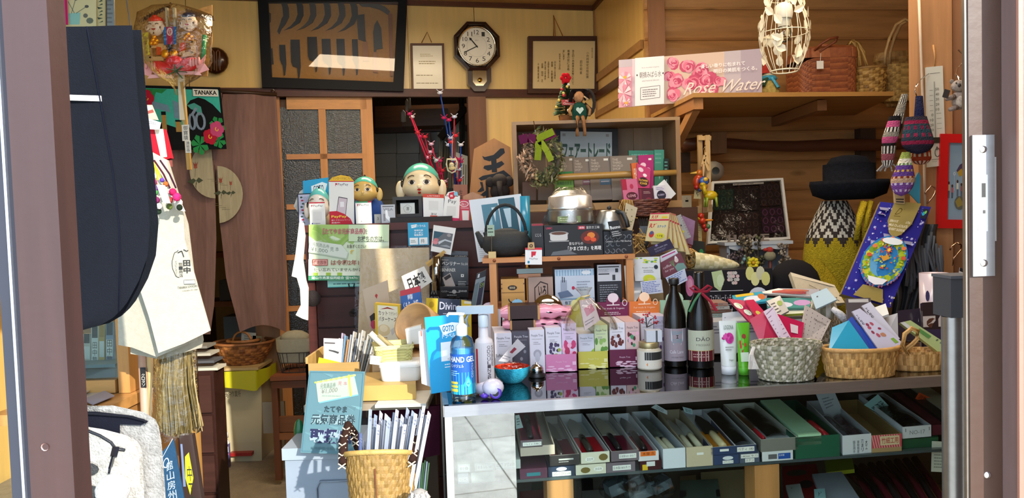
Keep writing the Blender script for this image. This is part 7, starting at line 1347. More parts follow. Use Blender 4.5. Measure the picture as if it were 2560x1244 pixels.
for lab,nl,nr,fl,c,art in(('plum box at the bottom left, under the tilted beige box',(1300,1189),(1370,1183),(1290,1080),'5a2a44',[('r',.25,.4,.75,.75,'2a7a84')]),('navy box at the bottom under the black one',(1372,1181),(1440,1174),(1352,1075),'1c2c46',[('e',.5,.25,.2,.2,'c8ccd0',12)]+lb(.15,.5,.85,.95,'VG10 210mm')),('cream box with gold oval seal, lower row',(1441,1170),(1516,1161),(1405,1070),'c6c2b0',[('e',.32,.55,.16,.3,'6a5a2c',12),('e',.75,.5,.16,.25,'dcdad4',12),('t','正広作',.64,.38,.86,.62,'3a3a36')]),('grey mauve box with white label, lower row',(1519,1166),(1591,1159),(1480,1060),'655a64',lb(.22,.3,.85,.8,'日本製180%牛刀')),('navy box under the blue and white tray',(1786,1142),(1852,1136),(1760,1050),'2c3c5e',[('e',.55,.35,.2,.2,'c8ccd0',12)]+lb(.35,.6,.75,.92,'ステンレス')),('slate box with two white labels',(1856,1143),(1908,1139),(1830,1050),'4a5466',lb(.1,.1,.95,.5,'180㎜ 牛刀')+lb(.3,.55,.75,.95,'ステン')),('white flat box with barcode and blue label',(1912,1136),(1987,1128),(1890,1060),'c8ccd0',[('r',.2,.3,.48,.8,'5a5a5e'),('r',.52,.25,.92,.85,'1c4a9a'),('t','日本製',.55,.35,.72,.55,'d8dce4')]),('dark green box at the bottom right',(2255,1098),(2346,1092),(2240,1040),'1f4a34',None),('pale green white box at the bottom, behind the reflecting pane',(1175,1200),(1236,1195),(1160,1090),'a8b4aa',None),('pale lilac box with label, behind the reflecting pane at far left',(1140,1204),(1168,1200),(1130,1100),'a4a8b4',lb(.1,.4,.9,.8,'%OIC'))):
 tray(lab,nl,nr,fl,.027,c,lid=True,art=art)
W_='c4cad2'
tray('white box with label, second in the pale stack at far left',(1184,1178),(1236,1172),(1170,1080),.022,'b8bcb4',.030,lid=True,art=lb(.1,.2,.9,.9,'刺身 5V5-1001'))
tray('white box with label, leftmost of the upper pale row',(1140,1180),(1172,1177),(1130,1080),.022,'b4b8b4',.030,lid=True,art=lb(.1,.2,.9,.9,'刺身'))
tray('white box with small label standing right in the pale row',(1238,1160),(1301,1152),(1225,1060),.024,'b4bab8',.030,lid=True,art=lb(.0,.1,.8,.8,'出刃 3寸5分'))
t=tray('black box with dark red liner, second in the middle row',(1377,1156),(1452,1148),(1325,1030),.028,'1e1a1e',.03,'a8a4a0','5a1028',[('r',.3,.35,.8,.5,'a8a8a8'),('n',.3,.6,.8,.75,1,'a8a8a8')]);knife(t,'wide dark bladed knife in the black box',.42,.96,.06,.4,'8a8884','241c1e',.05)
t=tray('beige box tilted across the row at the left',(1302,1146),(1388,1118),(1282,1032),.026,'a89c90',.062,'b0a69a')
t=tray('grey mauve box with dark red liner lying in the tilted beige box',(1302,1120),(1357,1106),(1288,1030),.020,'5c5058',.085,'7a2038','5a1030',lb(.1,.3,.95,.8,'ツルイメ 刃物〇'));knife(t,'small black handled knife with white band in the dark red liner',.5,.8,.1,.7,'3a3a3c','16161a',.02)
t=tray('cream box with bright red liner and gold seal, middle row',(1455,1141),(1527,1135),(1385,1022),.030,'c8c4b2',.03,'b8bec4','a81420',[('e',.78,.5,.16,.32,'6a5a2c',12),('e',.3,.62,.16,.22,'dcdad4',12),('t','正広作',.2,.5,.42,.74,'3a3a36')]);knife(t,'wide knife with dark handle on the bright red liner',.42,.95,.1,.42,'a4a6a6','3a342e',.05,.010)
t=tray('grey mauve box with dark red liner and white label, middle row',(1532,1139),(1602,1132),(1450,1016),.028,'62565e',.03,'a8a4a4','5e1028',lb(.28,.3,.9,.75,'日本製%0D 誂合刀'));knife(t,'long silver knife in the grey mauve box',.4,.96,.1,.42,'c0bab0','1c1a1c',.045)
t=tray('narrow white box with orange and yellow stickers',(1605,1146),(1657,1142),(1520,1024),.026,'c8c6ca',.026,'c4c8d0','7a1420',[('r',.1,.0,.85,.5,'d0641c'),('t','木屋 久',.2,.1,.8,.42,'2a2018')]);knife(t,'curved black handled knife in the narrow white box',.45,.95,.1,.5,'94929a','1a1416',.035,.010)
tray('maroon box under the orange sticker',(1606,1163),(1659,1158),(1580,1060),.026,'3a1018',0,lid=True,art=[('r',.1,.4,.35,1,'c8a81c'),('r',.3,.1,.7,.6,'c8c8c8')])
t=tray('tall pale blue white tray with two pale round handles',(1660,1126),(1716,1122),(1567,1016),.055,W_,0,'b4bcc6');film(t,'grey blade in crinkled film in the tall pale tray',.15,.8,.35,.85,core='6a7474');knife(t,'pale wooden handle nearer the left in the tall tray',.3,.45,.06,.85,'8a8e90','c4bca4',.02,.009);knife(t,'pale wooden handle nearer the right in the tall tray',.6,.42,.02,.85,'8a8e90','c4bca4',.02,.009)
t=tray('tall beige tray holding two pale handled knives with black collars',(1717,1120),(1782,1114),(1632,1010),.055,'b5a88e',0,'a0947c',None,[('r',.4,.3,.65,.42,'d8d8d4')]);knife(t,'pale handled knife with black collar, left of the pair in the beige tray',.3,.9,.05,.42,'b8b8b6','cac2a8',.03);knife(t,'pale handled knife with black collar, right of the pair in the beige tray',.68,.9,.1,.42,'c0c0be','c8c0a4',.03)
t=tray('navy edged white tray with an orange sheath and inscribed handle',(1784,1126),(1847,1120),(1690,1010),.022,'2a3a5c',.028,'b8bcc4','b8741c',[('r',.35,.3,.7,.6,'d8d8d4')]);knife(t,'black wedge blade with cream inscribed handle',.55,.9,.04,.4,'2c2e2e','c4b48a',.045,.011)
t=tray('navy edged white tray with black blade in clear film',(1851,1128),(1906,1124),(1742,1008),.022,'2c3a58',.028,'b8bcc4',None,lb(.1,.2,.9,.8,'ペティ 180'));film(t,'black blade with handwritten price in clear film',.1,.9,.08,.9)
t=tray('grey silver metal tray with red sheathed knife',(1910,1106),(2001,1097),(1800,1002),.035,'70706a',.027,'b0b0a8','b8bcc0');film(t,'black blade with small white label in the grey silver tray',.35,.9,.15,.85);knife(t,'knife with bright red handle in the grey silver tray',.2,.9,.1,.3,'6a4c34','b01828',.02,.006)
t=tray('large dark green box holding a pale green inner box',(1995,1098),(2105,1089),(1878,985),.062,'1c5440',0,'164436',None);film(t,'knife under shiny film beside the pale green inner box',.3,.75,.3,.95,core='2a2c2c');knife(t,'thick red handled tool in the dark green box',.82,.6,.12,.8,'3a3a3c','a81c28',.02,.012)
tray('pale green inner box inside the large dark green box',(2000,1090),(2056,1085),(1885,985),.03,'9cc4a4',.038,lid=True)
t=tray('white tray with handwritten list holding wrapped dark handles',(2106,1089),(2178,1083),(2010,996),.055,W_,0,'a8acb4',None,[('v','園芸用手',.36,.3,.44,.95,'24242a'),('v','草取剪定',.5,.3,.58,.95,'24242a'),('v','刃渡リ',.64,.25,.72,.9,'24242a'),('v','大工',.78,.3,.86,.8,'24242a')]);film(t,'dark wrapped handle at the left in the listed tray',.05,.45,.05,.6,core='5a5a68');film(t,'dark wrapped handle at the right in the listed tray',.5,.9,.03,.6,core='4a3a4a')
tray('brown cardboard tray with red patterned front label',(2179,1088),(2254,1083),(2050,975),.05,'a08660',0,'8a7048',None,[('r',0,0,1,.75,'b84a54')]+[('l',[(i/12,0),((i+1.2)/12,.75)],.03,'d8c0b8')for i in range(11)]+[('r',.28,.08,.92,.6,'c8b894'),('t','竹細工用',.32,.16,.88,.52,'a83038',.01)])
t=tray('white tray marked No-17 with black wrapped tools',(2256,1067),(2328,1061),(2140,980),.034,W_,.03,'b0b4bc',None,[('t','NO-17',.25,.35,.78,.7,'7a7c84'),('r',.1,.15,.12,.45,'4a4a4c'),('r',.92,.15,.94,.45,'4a4a4c')]);film(t,'black wrapped tool bundle in the tray marked No-17',.08,.92,.05,.9,hgt=.02)
for i,(nl,nr,fl,c,b)in enumerate([((2330,1062),(2390,1058),(2215,968),'4a1828',.03),((2352,1046),(2400,1040),(2235,960),'1c1a1c',.04),((2375,1036),(2420,1030),(2262,957),'8a8678',.045)]):
 tray(['dark maroon long box at the far right','black long box with orange label at the far right','cream edged long box at the far right end'][i],nl,nr,fl,.03,c,b,lid=True)
for lab,q_,Y,c,art,cat in(('orange handwritten label on the black long box',[2298,980,2336,998,2328,1015,2288,996],2.44,'c84a1c',[('t','源鉋久',.1,.2,.9,.8,'2a1814')],'label'),('large white price note leaning on the green box',[2040,985,2086,978,2108,1028,2070,1056],2.42,'a8b0b8',[('n',.2,.15,.8,.6,4,'6a7078')],'note'),('turquoise note with brush writing leaning over the listed tray',[2195,985,2230,1022,2208,1040,2160,1012],2.40,'8cb8bc',[('v','床屋鋏',.3,.1,.65,.95,'1c2c30',.01)],'note'),('blue white price note on the beige tray',[1640,1010,1668,1026,1668,1036,1628,1018],2.38,'b8c0c4',[('n',.2,.2,.8,.8,2,'4a5a5a')],'note'),('turquoise price note lying on the blue and white tray',[1706,1016,1730,1022,1732,1036,1712,1030],2.38,'9ab4b8',[('t','菜切',.15,.2,.85,.8,'20282c')],'note'),('small note tied with gold wire at the left of the knives',[1288,1038,1298,1036,1308,1068,1290,1072],2.1,'a4b4b4',[('n',.2,.2,.8,.8,3,'4a5a5a')],'note'),('white price sheet hanging at the right inside the case',[2330,1102,2372,1104,2370,1180,2328,1178],2.17,'b0b2a8',[('n',.15,.3,.85,.9,6,'7a7c74')],'sheet')):
 card('price_note',lab,cat,q_,Y,c,art,.001,'paper')
for i,(q_,Y,c,art,lab,m)in enumerate([([1330,1200,1364,1198,1364,1290,1322,1290],(2.5,2.3),'2c4a38',[],'dark green box left of the left wooden block','card'),([1300,1228,1362,1222,1360,1300,1296,1300],(2.35,2.15),'8a1c24',[('n',.3,.2,.8,.5,2,'c8b8b0')],'red box on the bottom shelf at the left','card'),([1440,1200,1482,1196,1486,1290,1444,1290],(2.5,2.3),'26302c',[('n',.2,.2,.8,.3,1,'8a8a84')],'dark box right of the left wooden block','card'),([1455,1226,1510,1222,1515,1300,1455,1300],(2.35,2.2),'7a7670',[],'grey packet right of the left wooden block','card'),([1700,1190,1740,1186,1745,1300,1705,1300],(2.5,2.3),'7a6a4c',[],'brown box in the middle of the bottom shelf','card'),([1752,1180,1860,1172,1870,1300,1762,1300],(2.5,2.3),'8a7a5c',[('n',.1,.3,.9,.9,3,'6a5c44')],'large brown carton behind the film parcels','card'),([1700,1200,1795,1196,1808,1290,1700,1290],(2.4,2.15),'5a6a60',[('r',0,.3,1,.5,'1c2228')],'greenish film parcel left of the brown carton','gloss'),([1955,1165,2040,1158,2066,1260,1962,1270],(2.45,2.2),'7a1c20',[('e',.4,.2,.3,.08,'3a3430',10),('e',.6,.5,.2,.1,'2a2022',10)],'red packet right of the right wooden block','card'),([2062,1150,2130,1143,2136,1172,2066,1180],(2.5,2.4),'8a9a28',[],'lime green box at the back of the bottom shelf','card'),([1964,1212,2000,1208,2024,1290,1985,1290],(2.3,2.1),'a8b0ac',[('t','砥石',.3,.1,.8,.3,'3a4a4a')],'grey white small box in front of the red packet','card'),([2030,1184,2104,1178,2180,1290,2070,1290],(2.35,2.08),'9aa4b0',[('o',.4,.2,.2,.1,.03,'3a4250',12),('t','クラフトチョキ',.25,.36,.95,.46,'3a4250',.01),('n',.3,.55,.8,.8,3,'6a7484'),('p',[(.75,.5),(.85,.5),(1,.95),(.9,.95)],'4a50a0')],'pale blue blister card with scissors','gloss'),([2035,1222,2062,1220,2070,1290,2040,1290],(2.2,2.05),'8cb8bc',[('v','片刃',.3,.1,.8,.6,'1c2c30')],'small turquoise note in front of the blister card','paper')]):
 card('stocked_item',lab,'box',q_,[Y[0],Y[0],Y[1],Y[1]],c,art,.012,m)
for i in range(9):
 mb=MB();x=2110+i*22;mb.tube([P(x,1170-i*3,2.52),P(x+50,1215,2.38),P(x+90,1280,2.28)],.012,['4a1420','1c1a1c','5a1c28','2a2426'][i%4],'gloss',6);mb.obj('long_tool','dark wrapped long tool lying slantwise, %s on the bottom shelf right side'%['first','second','third','fourth','fifth','sixth','seventh','eighth','last'][i],'tool','long tools at the right of the bottom shelf')
for i,(x,y,r)in enumerate(((1545,1215,.05),(1600,1225,.06),(1650,1212,.04),(1580,1200,.04))):
 mb=MB();rr=random.Random(i);p=P(x,y,2.3);mb.bar(p-V((r*.7,0,.01)),p+V((r*.7,.02,.01)),.05,r*.7,'6a7680','card');mb.grid(lambda u,v:p+V((r*1.15*math.sin(PI*v)*math.cos(2*PI*u)*(1+.12*math.sin(u*31+v*7)),.06*math.sin(PI*v)*math.sin(2*PI*u),r*.85*math.cos(PI*v)*(1+.1*math.sin(u*17)))),20,10,'f0f4f4','crinkle');mb.obj('film_parcel',['left crinkled film parcel','largest crinkled film parcel','right crinkled film parcel','crinkled film parcel at the back'][i]+' on the bottom shelf between the wooden blocks','parcel','crinkled film parcels')
 # goods on the counter
def B(nm,lab,cat,q4,c,art=(),dep=.03,z=TOPZ,m='card',side=None,yaw=0,Y=None,lean=0,grp=None,top=None):
 x0,y0,x1,y1=q4;Y=Y or PZ((x0+x1)/2,y1,z).y;Q=quad(q4,Y);s=z-Q[2].z if z is not None else 0
 Q=[Q[0]+V((0,lean,0)),Q[1]+V((0,lean,0)),Q[2]+V((0,0,s)),Q[3]+V((0,0,s))];mb=MB();n=V((-yaw,1,0)).normalized()*dep
 slab(mb,Q,dep,c,m,side,n);draw(Sf(mb,Q),art)
 if top:draw(Sf(mb,[Q[0]+n,Q[1]+n,Q[1],Q[0]]),top)
 return mb.obj(nm,lab,cat,grp)
def header(lab,x0,x1,y0,yb,c,Y,art,bump=.22):
 mb=MB();w_=x1-x0;pts=[(x0,860),(x0,y0)]+[(x0+w_*(.5-bump*math.cos(a*PI/8)),y0-w_*.27*math.sin(a*PI/8))for a in range(9)]+[(x1,y0),(x1,860)]
 cutout(mb,pts,Y,.003,c,'card');draw(Sf(mb,quad([x0,y0-22,x1,yb],Y-.001)),art);mb.obj('display_header',lab,'sign','header cards of the chocolate displays')
def ft(lc,t2='Fair trade & Organic'):return[('e',.5,.18,.17,.2,lc,14),('r',.48,.3,.52,.48,lc),('r',.3,.46,.7,.50,lc),('t',t2,.15,.58,.85,.68,lc),('n',.22,.76,.8,.90,2,lc),('o',.86,.4,.07,.12,.03,lc,12)]
PT_='e0d8dc'
header('white header card with grey dotted rounded top',1196,1252,772,800,'c8c2c8',2.58,[('e',.5,.3,.3,.2,'b8a0a8',12)]);header('white header card with pale blue rounded top',1256,1332,772,800,'d0d2d6',2.58,[('e',.5,.14,.18,.2,'8ab4cc',14)])
header('pink header card behind the stacked loaves',1335,1414,762,815,'cf8fac',2.56,ft('dcb0c4','Organic'));header('yellow header card behind the gift bag',1415,1491,762,815,'c2bc5c',2.57,[('e',.3,.3,.14,.2,'d8d290',10)])
header('maroon fair trade header card with a white tree',1493,1573,755,793,'6a1c44',2.55,ft('d8c4cc'));header('orange fair trade header card with a pale tree',1573,1649,753,790,'cf7030',2.55,ft('ecc8a8'));header('pale green header card right of the orange one',1649,1724,750,790,'a2c4a4',2.56,[('e',.5,.3,.3,.3,'b8d4b8',12)])
def choc(lab,x0,x1,y0,y1,c,z,art,Y,tc='4a484c',dep=.15):return B('chocolate_box',lab,'chocolate box',(x0,y0,x1,y1),c,[('t','People Tree',.12,.10,.9,.17,tc),('n',.15,.20,.85,.23,1,'8a868c'),('n',.25,.27,.75,.35,2,'8a868c')]+art,dep,z,yaw=.08,Y=Y,grp='chocolate boxes on the counter')
def dots(cs,n=10,v0=.5,v1=.9,r=.08,seed=1):
 rr=random.Random(seed);return[('e',rr.uniform(.12,.88),rr.uniform(v0,v1),r*rr.uniform(.7,1.3),r*.55*rr.uniform(.6,1.2),cs[i%len(cs)],8)for i in range(n)]
WB='c9c5cf'
for x0,x1,yt,yb,c,name,sd in((1363,1444,885,929,'c0749c','pink',1),(1445,1522,878,921,'b8b048','yellow',2),(1523,1601,873,917,'5c1838','maroon',3)):
 z=TOPZ;Y=PZ((x0+x1)/2,yb,z).y;a=P(x0,yb,Y).x;b=P(x1,yb,Y).x;hz=P((x0+x1)/2,yt,Y).z;t=thing('display_tray','%s printed display tray holding chocolate boxes upright'%name,'tray',((a+b)/2,Y,z),'display trays of chocolate boxes');q=MB()
 q.box(a,Y,z,b,Y+.002,hz,c,'card');q.box(a,Y,z,a+.002,Y+.16,hz,c,'card');q.box(b-.002,Y,z,b,Y+.16,hz,c,'card');q.box(a,Y+.158,z,b,Y+.16,hz+.02,c,'card');q.box(a,Y,z,b,Y+.16,z+.002,c,'card')
 s=Sf(q,[V((a,Y,hz)),V((b,Y,hz)),V((b,Y,z)),V((a,Y,z))]);lc={'pink':'d8a8c4','yellow':'d4d090','maroon':'c8a8b8'}[name];draw(s,dots([lc],14,.68,.98,.09,sd)+[('t','People Tree',.34,.38,.68,.50,lc),('r',.85,.42,.96,.62,lc)]);q.obj('tray',parent=t)
Yp=[PZ(1403,929,TOPZ).y+.006,PZ(1483,921,TOPZ).y+.006,PZ(1562,917,TOPZ).y+.006];zb=TOPZ+.003
choc('white caramel chocolate box with animal drawing, leftmost in the row',1237,1280,832,908,WB,TOPZ,[('t','Buffalo',.05,.52,.5,.6,'3a383c'),('e',.7,.75,.2,.12,'8a8890',9)],2.36)
choc('dark grey chocolate box behind the small film bag',1281,1325,828,905,'4c4854',TOPZ,dots(['8a8690'],5),2.37,'c8c4cc');choc('white milk chocolate box with a cow drawing',1325,1362,824,931,WB,TOPZ,[('e',.5,.55,.28,.10,'9a98a2',10),('e',.5,.62,.18,.12,'b0aeb8',10),('r',.6,.82,.8,.9,'4a9a9a')],2.34)
choc('white chocolate box with dark beans, left in the pink tray',1365,1404,818,926,WB,zb,dots(['3a2c4c','8a9a3a','4a3a5c'],12,.38,.7,.1,3),Yp[0]);choc('lilac chocolate box with red fruit, right in the pink tray',1405,1442,808,926,'c8b4cc',zb,dots(['b83a68','d8a0b8','a82c54'],9,.42,.7,.16,4),Yp[0]+.004)
choc('white matcha chocolate box, left in the yellow tray',1447,1486,834,918,'c2c2cc',zb,[('p',[(.6,.6),(1,.42),(.95,.8),(.7,.8)],'8ab02c'),('e',.3,.8,.2,.08,'3a3a40',10)],Yp[1]);choc('pale green chocolate box with leaves, right in the yellow tray',1487,1520,812,918,'c0cca0',zb,dots(['5c8a3c','8aaa5c'],6,.3,.7,.14,5),Yp[1]+.004)
choc('white chocolate box with brown beans, left in the maroon tray',1525,1563,806,914,'d0ccd4',zb,dots(['5a2420','6a3028'],14,.28,.55,.09,6),Yp[2]);choc('pinkish chocolate box with flowers, right in the maroon tray',1564,1599,804,914,'c8a8a4',zb,dots(['5a2430','3a8a5c','d8a0b8'],12,.25,.55,.1,7),Yp[2]+.004)
choc('white chocolate box behind the jar candle',1603,1634,792,915,WB,TOPZ,dots(['8a4a7a'],5),2.44);choc('lilac chocolate box behind the coffee bottle',1635,1668,790,915,'b8b0c4',TOPZ,dots(['5a3a6a'],5),2.46)
for i,(x0,x1,y0,y1)in enumerate(((1256,1405,797,824),(1252,1430,764,800))):
 Y=2.40;z=P(1330,y1,Y).z;h=P(1330,y0,Y).z-z;a,b=P(x0,800,Y).x,P(x1,800,Y).x;t=thing('wrapped_loaf',['lower chocolate brown sleeved cake in pink wrap','upper chocolate brown sleeved cake in pink wrap with oval logo'][i],'cake',((a+b)/2,Y+.04,z),'pink wrapped cakes stacked on the chocolates')
 q=MB();q.grid(lambda u,v:V((a+(b-a)*u,Y+.04-.04*math.cos(2*PI*v)*(1-.5*max(0,u-.7)),z+h*.5-h*.5*math.copysign(abs(math.sin(2*PI*v))**.5,-math.sin(2*PI*v))*(1-.7*max(0,u-.72)*2.5)*(1-.6*max(0,.08-u)*9)+.003*math.sin(u*30+v*9)*(u>.6))),24,16,'cf8a9c','gloss');q.obj('pink_wrap',parent=t)
 q=MB();q.box(a+.03,Y-.004,z+.001,a+(b-a)*.52,Y+.085,z+h+.002,'2c1210','card');q.box(a+(b-a)*.52,Y-.003,z+.002,a+(b-a)*.55,Y+.084,z+h+.001,'9a7040','gold');q.box(a+.024,Y-.003,z+.002,a+.03,Y+.084,z+h+.001,'9a7040','gold');q.obj('sleeve',parent=t)
o=P(1478,812,2.36);gb=thing('gift_bag','clear gathered gift bag tied with ribbon holding a pink pack, before the yellow header','gift bag',o)
q=MB();Q=quad([1448,752,1482,745,1500,800,1462,826],2.36);slab(q,Q,.02,'c8b4b8','card');draw(Sf(q,Q),[('p',[(.2,.3),(.8,.2),(.9,.5),(.3,.6)],'c07a8c'),('n',.1,.7,.8,.9,2,'7a6a70')]);q.obj('pink_pack',parent=gb)
q=MB();q.grid(lambda u,v:(lambda r:P(1458+20*v,718+105*v,2.36)+V((r*math.cos(2*PI*u)*(1+.1*math.sin(9*2*PI*u)),r*.5*math.sin(2*PI*u),0)))(.028 if v<.02 else(.028-.1*v if v<.2 else.008+.075*math.sin((v-.2)*2))),24,14,'f2f0ea','crinkle');q.obj('film',parent=gb)
q=MB();q.tube([P(1452,742,2.35),P(1462,741,2.34),P(1474,738,2.35)],.003,'c8b88c','cloth',5);q.obj('ribbon',parent=gb)
def bottle(nm,lab,px,pyb,pyt,rw,prof,c,m,label=None,cap=None,cat='bottle',sub=()):
 p=PZ(px,pyb,TOPZ);p.z=TOPZ;H_=P(px,pyt,p.y).z-TOPZ;r=rw*p.y/1900;p.y+=r;t=thing(nm,lab,cat,p)
 q=MB();q.lathe([(r*a,H_*b)for a,b in prof],p,c,m,24);q.obj('body',parent=t)
 if label:
  z0,z1,cl,art=label;q=MB();A0,A1=PI*1.08,PI*1.92;fn=lambda u,v:(p+V(((r+.0008)*math.cos(A0+(A1-A0)*u),(r+.0008)*math.sin(A0+(A1-A0)*u),H_*(z0+(z1-z0)*(1-v)))),V((math.cos(A0+(A1-A0)*u),math.sin(A0+(A1-A0)*u),0)))
  s=Sf(q,fn=fn,st=.0003);s.asp=1;s.r(0,0,1,1,cl,14)
  for a in art:
   if a[0]=='r':s.r(*a[1:],10)
   else:draw(s,[a])
  q.obj('label',parent=t)
 if cap:q=MB();q.lathe([(r*a,H_*b)for a,b in cap[0]],p,cap[1],cap[2]if len(cap)>2 else 'plastic',18);q.obj('cap',parent=t)
 return t,p,r,H_
BP=[(0,0),(.95,0),(1,.02),(1,.55),(.9,.64),(.5,.80),(.36,.86),(.34,.97),(0,.97)]
bottle('coffee_bottle','dark coffee bottle with pale lilac label, left of the ribboned wine',1695,918,697,29,BP,'0c0806','gloss',(.07,.44,'8c8088',[('p',[(.3,0),(.7,0),(.7,.35),(.62,.5),(.5,.56),(.38,.5),(.3,.35)],'b0b8bc'),('t','SISAM',.34,.08,.66,.18,'5a8a94'),('t','COFFEE',.34,.32,.66,.44,'5a8a94'),('p',[(.46,.2),(.54,.2),(.5,.25),(.54,.3),(.46,.3),(.5,.25)],'20282a'),('t','Cafe Lane',.25,.66,.7,.76,'c4bcc4'),('t','100% FAIR TRADE',.3,.86,.7,.90,'4a444a')]),([(.42,.93),(.46,.935),(.46,.985),(.42,1),(0,1)],'141414'))
WP=[(0,0),(.95,0),(1,.015),(1,.5),(.9,.6),(.5,.74),(.36,.80),(.35,.97),(0,.97)]
t,p,r,H_=bottle('wine_bottle','tall wine bottle with red banded label and a red green ribbon',1760,922,681,33,WP,'0a0808','gloss',(.08,.40,'a8ac98',[('t','DÃO',.3,.2,.7,.34,'2c2a2a'),('t','MESSIAS',.3,.44,.7,.5,'6a685c'),('r',0,.66,1,1,'5c1420'),('r',0,.65,1,.665,'b8a060'),('n',.2,.74,.8,.9,2,'a88a84')]),([(.38,.80),(.40,.97),(.38,1),(0,1)],'121212','gloss'))
q=MB();
for sx in(-1,1):
 q.tube([p+V((0,-r*.42,H_*.80)),p+V((sx*.022,-r*.6,H_*.86)),p+V((sx*.034,-r*.5,H_*.84)),p+V((sx*.02,-r*.6,H_*.80)),p+V((0,-r*.45,H_*.79))],.004,'8a2434','cloth',4);q.tube([p+V((0,-r*.45,H_*.79)),p+V((sx*.025,-r*.9,H_*.70)),p+V((sx*.042,-r*1.1,H_*.60))],.0045,['3a6a4c','8a2434'][sx>0],'cloth',4)
q.obj('ribbon',parent=t)
def squeeze(nm,lab,x0,x1,y0,y1,c,cc,art):
 Y=PZ((x0+x1)/2,y1,TOPZ).y;p=P((x0+x1)/2,y1,Y);p.z=TOPZ;w_=(x1-x0)/2*Y/1900;H_=P((x0+x1)/2,y0,Y).z-TOPZ;t=thing(nm,lab,'tube',p);q=MB()
 q.grid(lambda u,v:p+V((w_*(.82+.18*v)*math.cos(2*PI*u),w_*(.75*(1-v)+.06)*math.sin(2*PI*u),H_*(.16+.84*v))),20,8,c,'gloss');draw(Sf(q,[p+V((-w_*.9,-w_*.12,H_)),p+V((w_*.9,-w_*.12,H_)),p+V((w_*.72,-w_*.82,H_*.2)),p+V((-w_*.72,-w_*.82,H_*.2))]),art);q.obj('tube_body',parent=t)
 q=MB();q.lathe([(0,0),(w_*.78,0),(w_*.80,H_*.16),(0,H_*.165)],p,cc,'plastic',18);q.obj('cap',parent=t)
squeeze('hand_cream','white cosmetic tube with a magenta peony beside the wine bottle',1799,1845,801,933,'ccd0cc','c8ccd0',[('t','LOGONA',.2,.1,.8,.2,'4a6a5c'),('e',.52,.4,.28,.13,'b82c84',14)]+dots(['c84a98','a02470'],8,.32,.48,.1,9)+[('n',.2,.58,.8,.7,2,'8a8e8c'),('t','Vegan',.4,.88,.72,.93,'4a5a50')])
squeeze('green_tube','bright green cosmetic tube with white lower label',1843,1876,806,935,'5aa824','4a9c1c',[('e',.5,.32,.2,.06,'8a3a2c',9),('r',.1,.7,.9,.92,'c4d4bc')]+dots(['b83c34','7ab84a'],8,.4,.66,.1,8))
t,p,r,H_=bottle('glass_jar','square glass jar of cream with orange printed label',1629,926,858,31,[(0,0),(.95,0),(1,.05),(1,.7),(.8,.8)],'b8b09c','gloss',(.06,.7,'c8c4b8',[('r',.3,.05,1,.5,'2c2c2c'),('e',.65,.75,.3,.2,'cf7a34',14),('t','COZA',.42,.68,.88,.84,'d8cdb8')]),([(.8,.76),(.84,.78),(.84,.98),(.8,1),(0,1)],'a89a70','gold'),'jar')
B('tiny_gift_box','tiny white gift box with a grey ribbon on the glass jar','box',(1616,826,1655,857),'b8bcc4',[('r',.6,0,.72,1,'4a4c50')],.04,z=TOPZ+H_+.001,Y=p.y-.02)
sprig('berry_twig','dark twig with small red berries above the tiny gift box','twig',p+V((0,.03,H_+.04)),[P(a,b_,p.y+.02)for a,b_ in((1602,800),(1612,785),(1624,778),(1648,802),(1640,790))],'2c2018',['a81c2c'],.0012,tipr=.0045,nt=3)
t,p,r,H_=bottle('hand_gel','clear blue pump bottle of hand gel at the left front corner',1158,1006,838,31,[(0,.01),(.95,.01),(1,.03),(1,.82),(.85,.93),(.42,.99),(.40,1.04)],'d4ecf8','liquid',(.12,.72,'1c50a0',[('r',0,.45,1,.75,'1c80b8'),('r',0,.75,1,1,'2aa0b4'),('t','HAND GEL',.08,.06,.94,.20,'d8e0e8',.02),('t','ハンドジェル',.08,.25,.55,.33,'d8e0e8'),('n',.1,.4,.4,.55,3,'8ac0e0'),('p',[(.68,.52),(.82,.74),(.78,.84),(.68,.88),(.58,.84),(.54,.74)],'1c9ab8'),('p',[(.68,.58),(.76,.74),(.68,.82),(.6,.74)],'5ac4d4'),('v','水がいらない',.80,.22,.88,.6,'d8e0e8'),('r',.08,.68,.36,.74,'c8b84a'),('r',.08,.77,.36,.83,'c8b84a'),('r',.08,.86,.36,.93,'c8b84a')]))
q=MB();q.lathe([(0,.02),(r*.9,.02),(r*.93,.03),(r*.93,H_*.78),(0,H_*.78)],p,'4aa0d8','gloss',20);q.obj('gel',parent=t)
q=MB();q.lathe([(r*.45,H_*.97),(r*.48,H_*.98),(r*.48,H_*1.12),(r*.2,H_*1.16),(r*.2,H_*1.28),(r*.3,H_*1.28),(r*.3,H_*1.31),(0,H_*1.32)],p,'c4d4dc','plastic',16);q.tube([p+V((0,0,H_*1.30)),p+V((-r*1.0,-.005,H_*1.31)),p+V((-r*1.15,-.006,H_*1.27))],r*.13,'c4d4dc','plastic',6);q.obj('pump',parent=t)
t,p,r,H_=bottle('cleaner_spray','white spray bottle with red vertical label behind the hand gel',1213,975,845,24,[(0,0),(.95,0),(1,.02),(1,.85),(.9,.95),(.5,1),(.46,1.25)],'cfcbd0','gloss',(.02,.9,'cfcbd0',[('r',.14,.12,.24,.95,'b01c34'),('v','QDOULINSP',.62,.05,.76,.8,'4a444c'),('v','SABRE',.80,.05,.90,.5,'6a646c'),('e',.8,.9,.12,.07,'b01c34',12)]))
q=MB();q.lathe([(r*.55,H_*1.2),(r*.55,H_*1.42),(0,H_*1.44)],p,'b8c4cc','plastic',14);q.bar(p+V((-.075,0,H_*1.53)),p+V((.03,0,H_*1.53)),.022,.022,'a8b8c4','plastic');q.tube([p+V((-.04,0,H_*1.48)),p+V((-.05,0,H_*1.35)),p+V((-.045,0,H_*1.2))],.005,'a8b8c4','plastic',6);q.obj('trigger_head',parent=t)
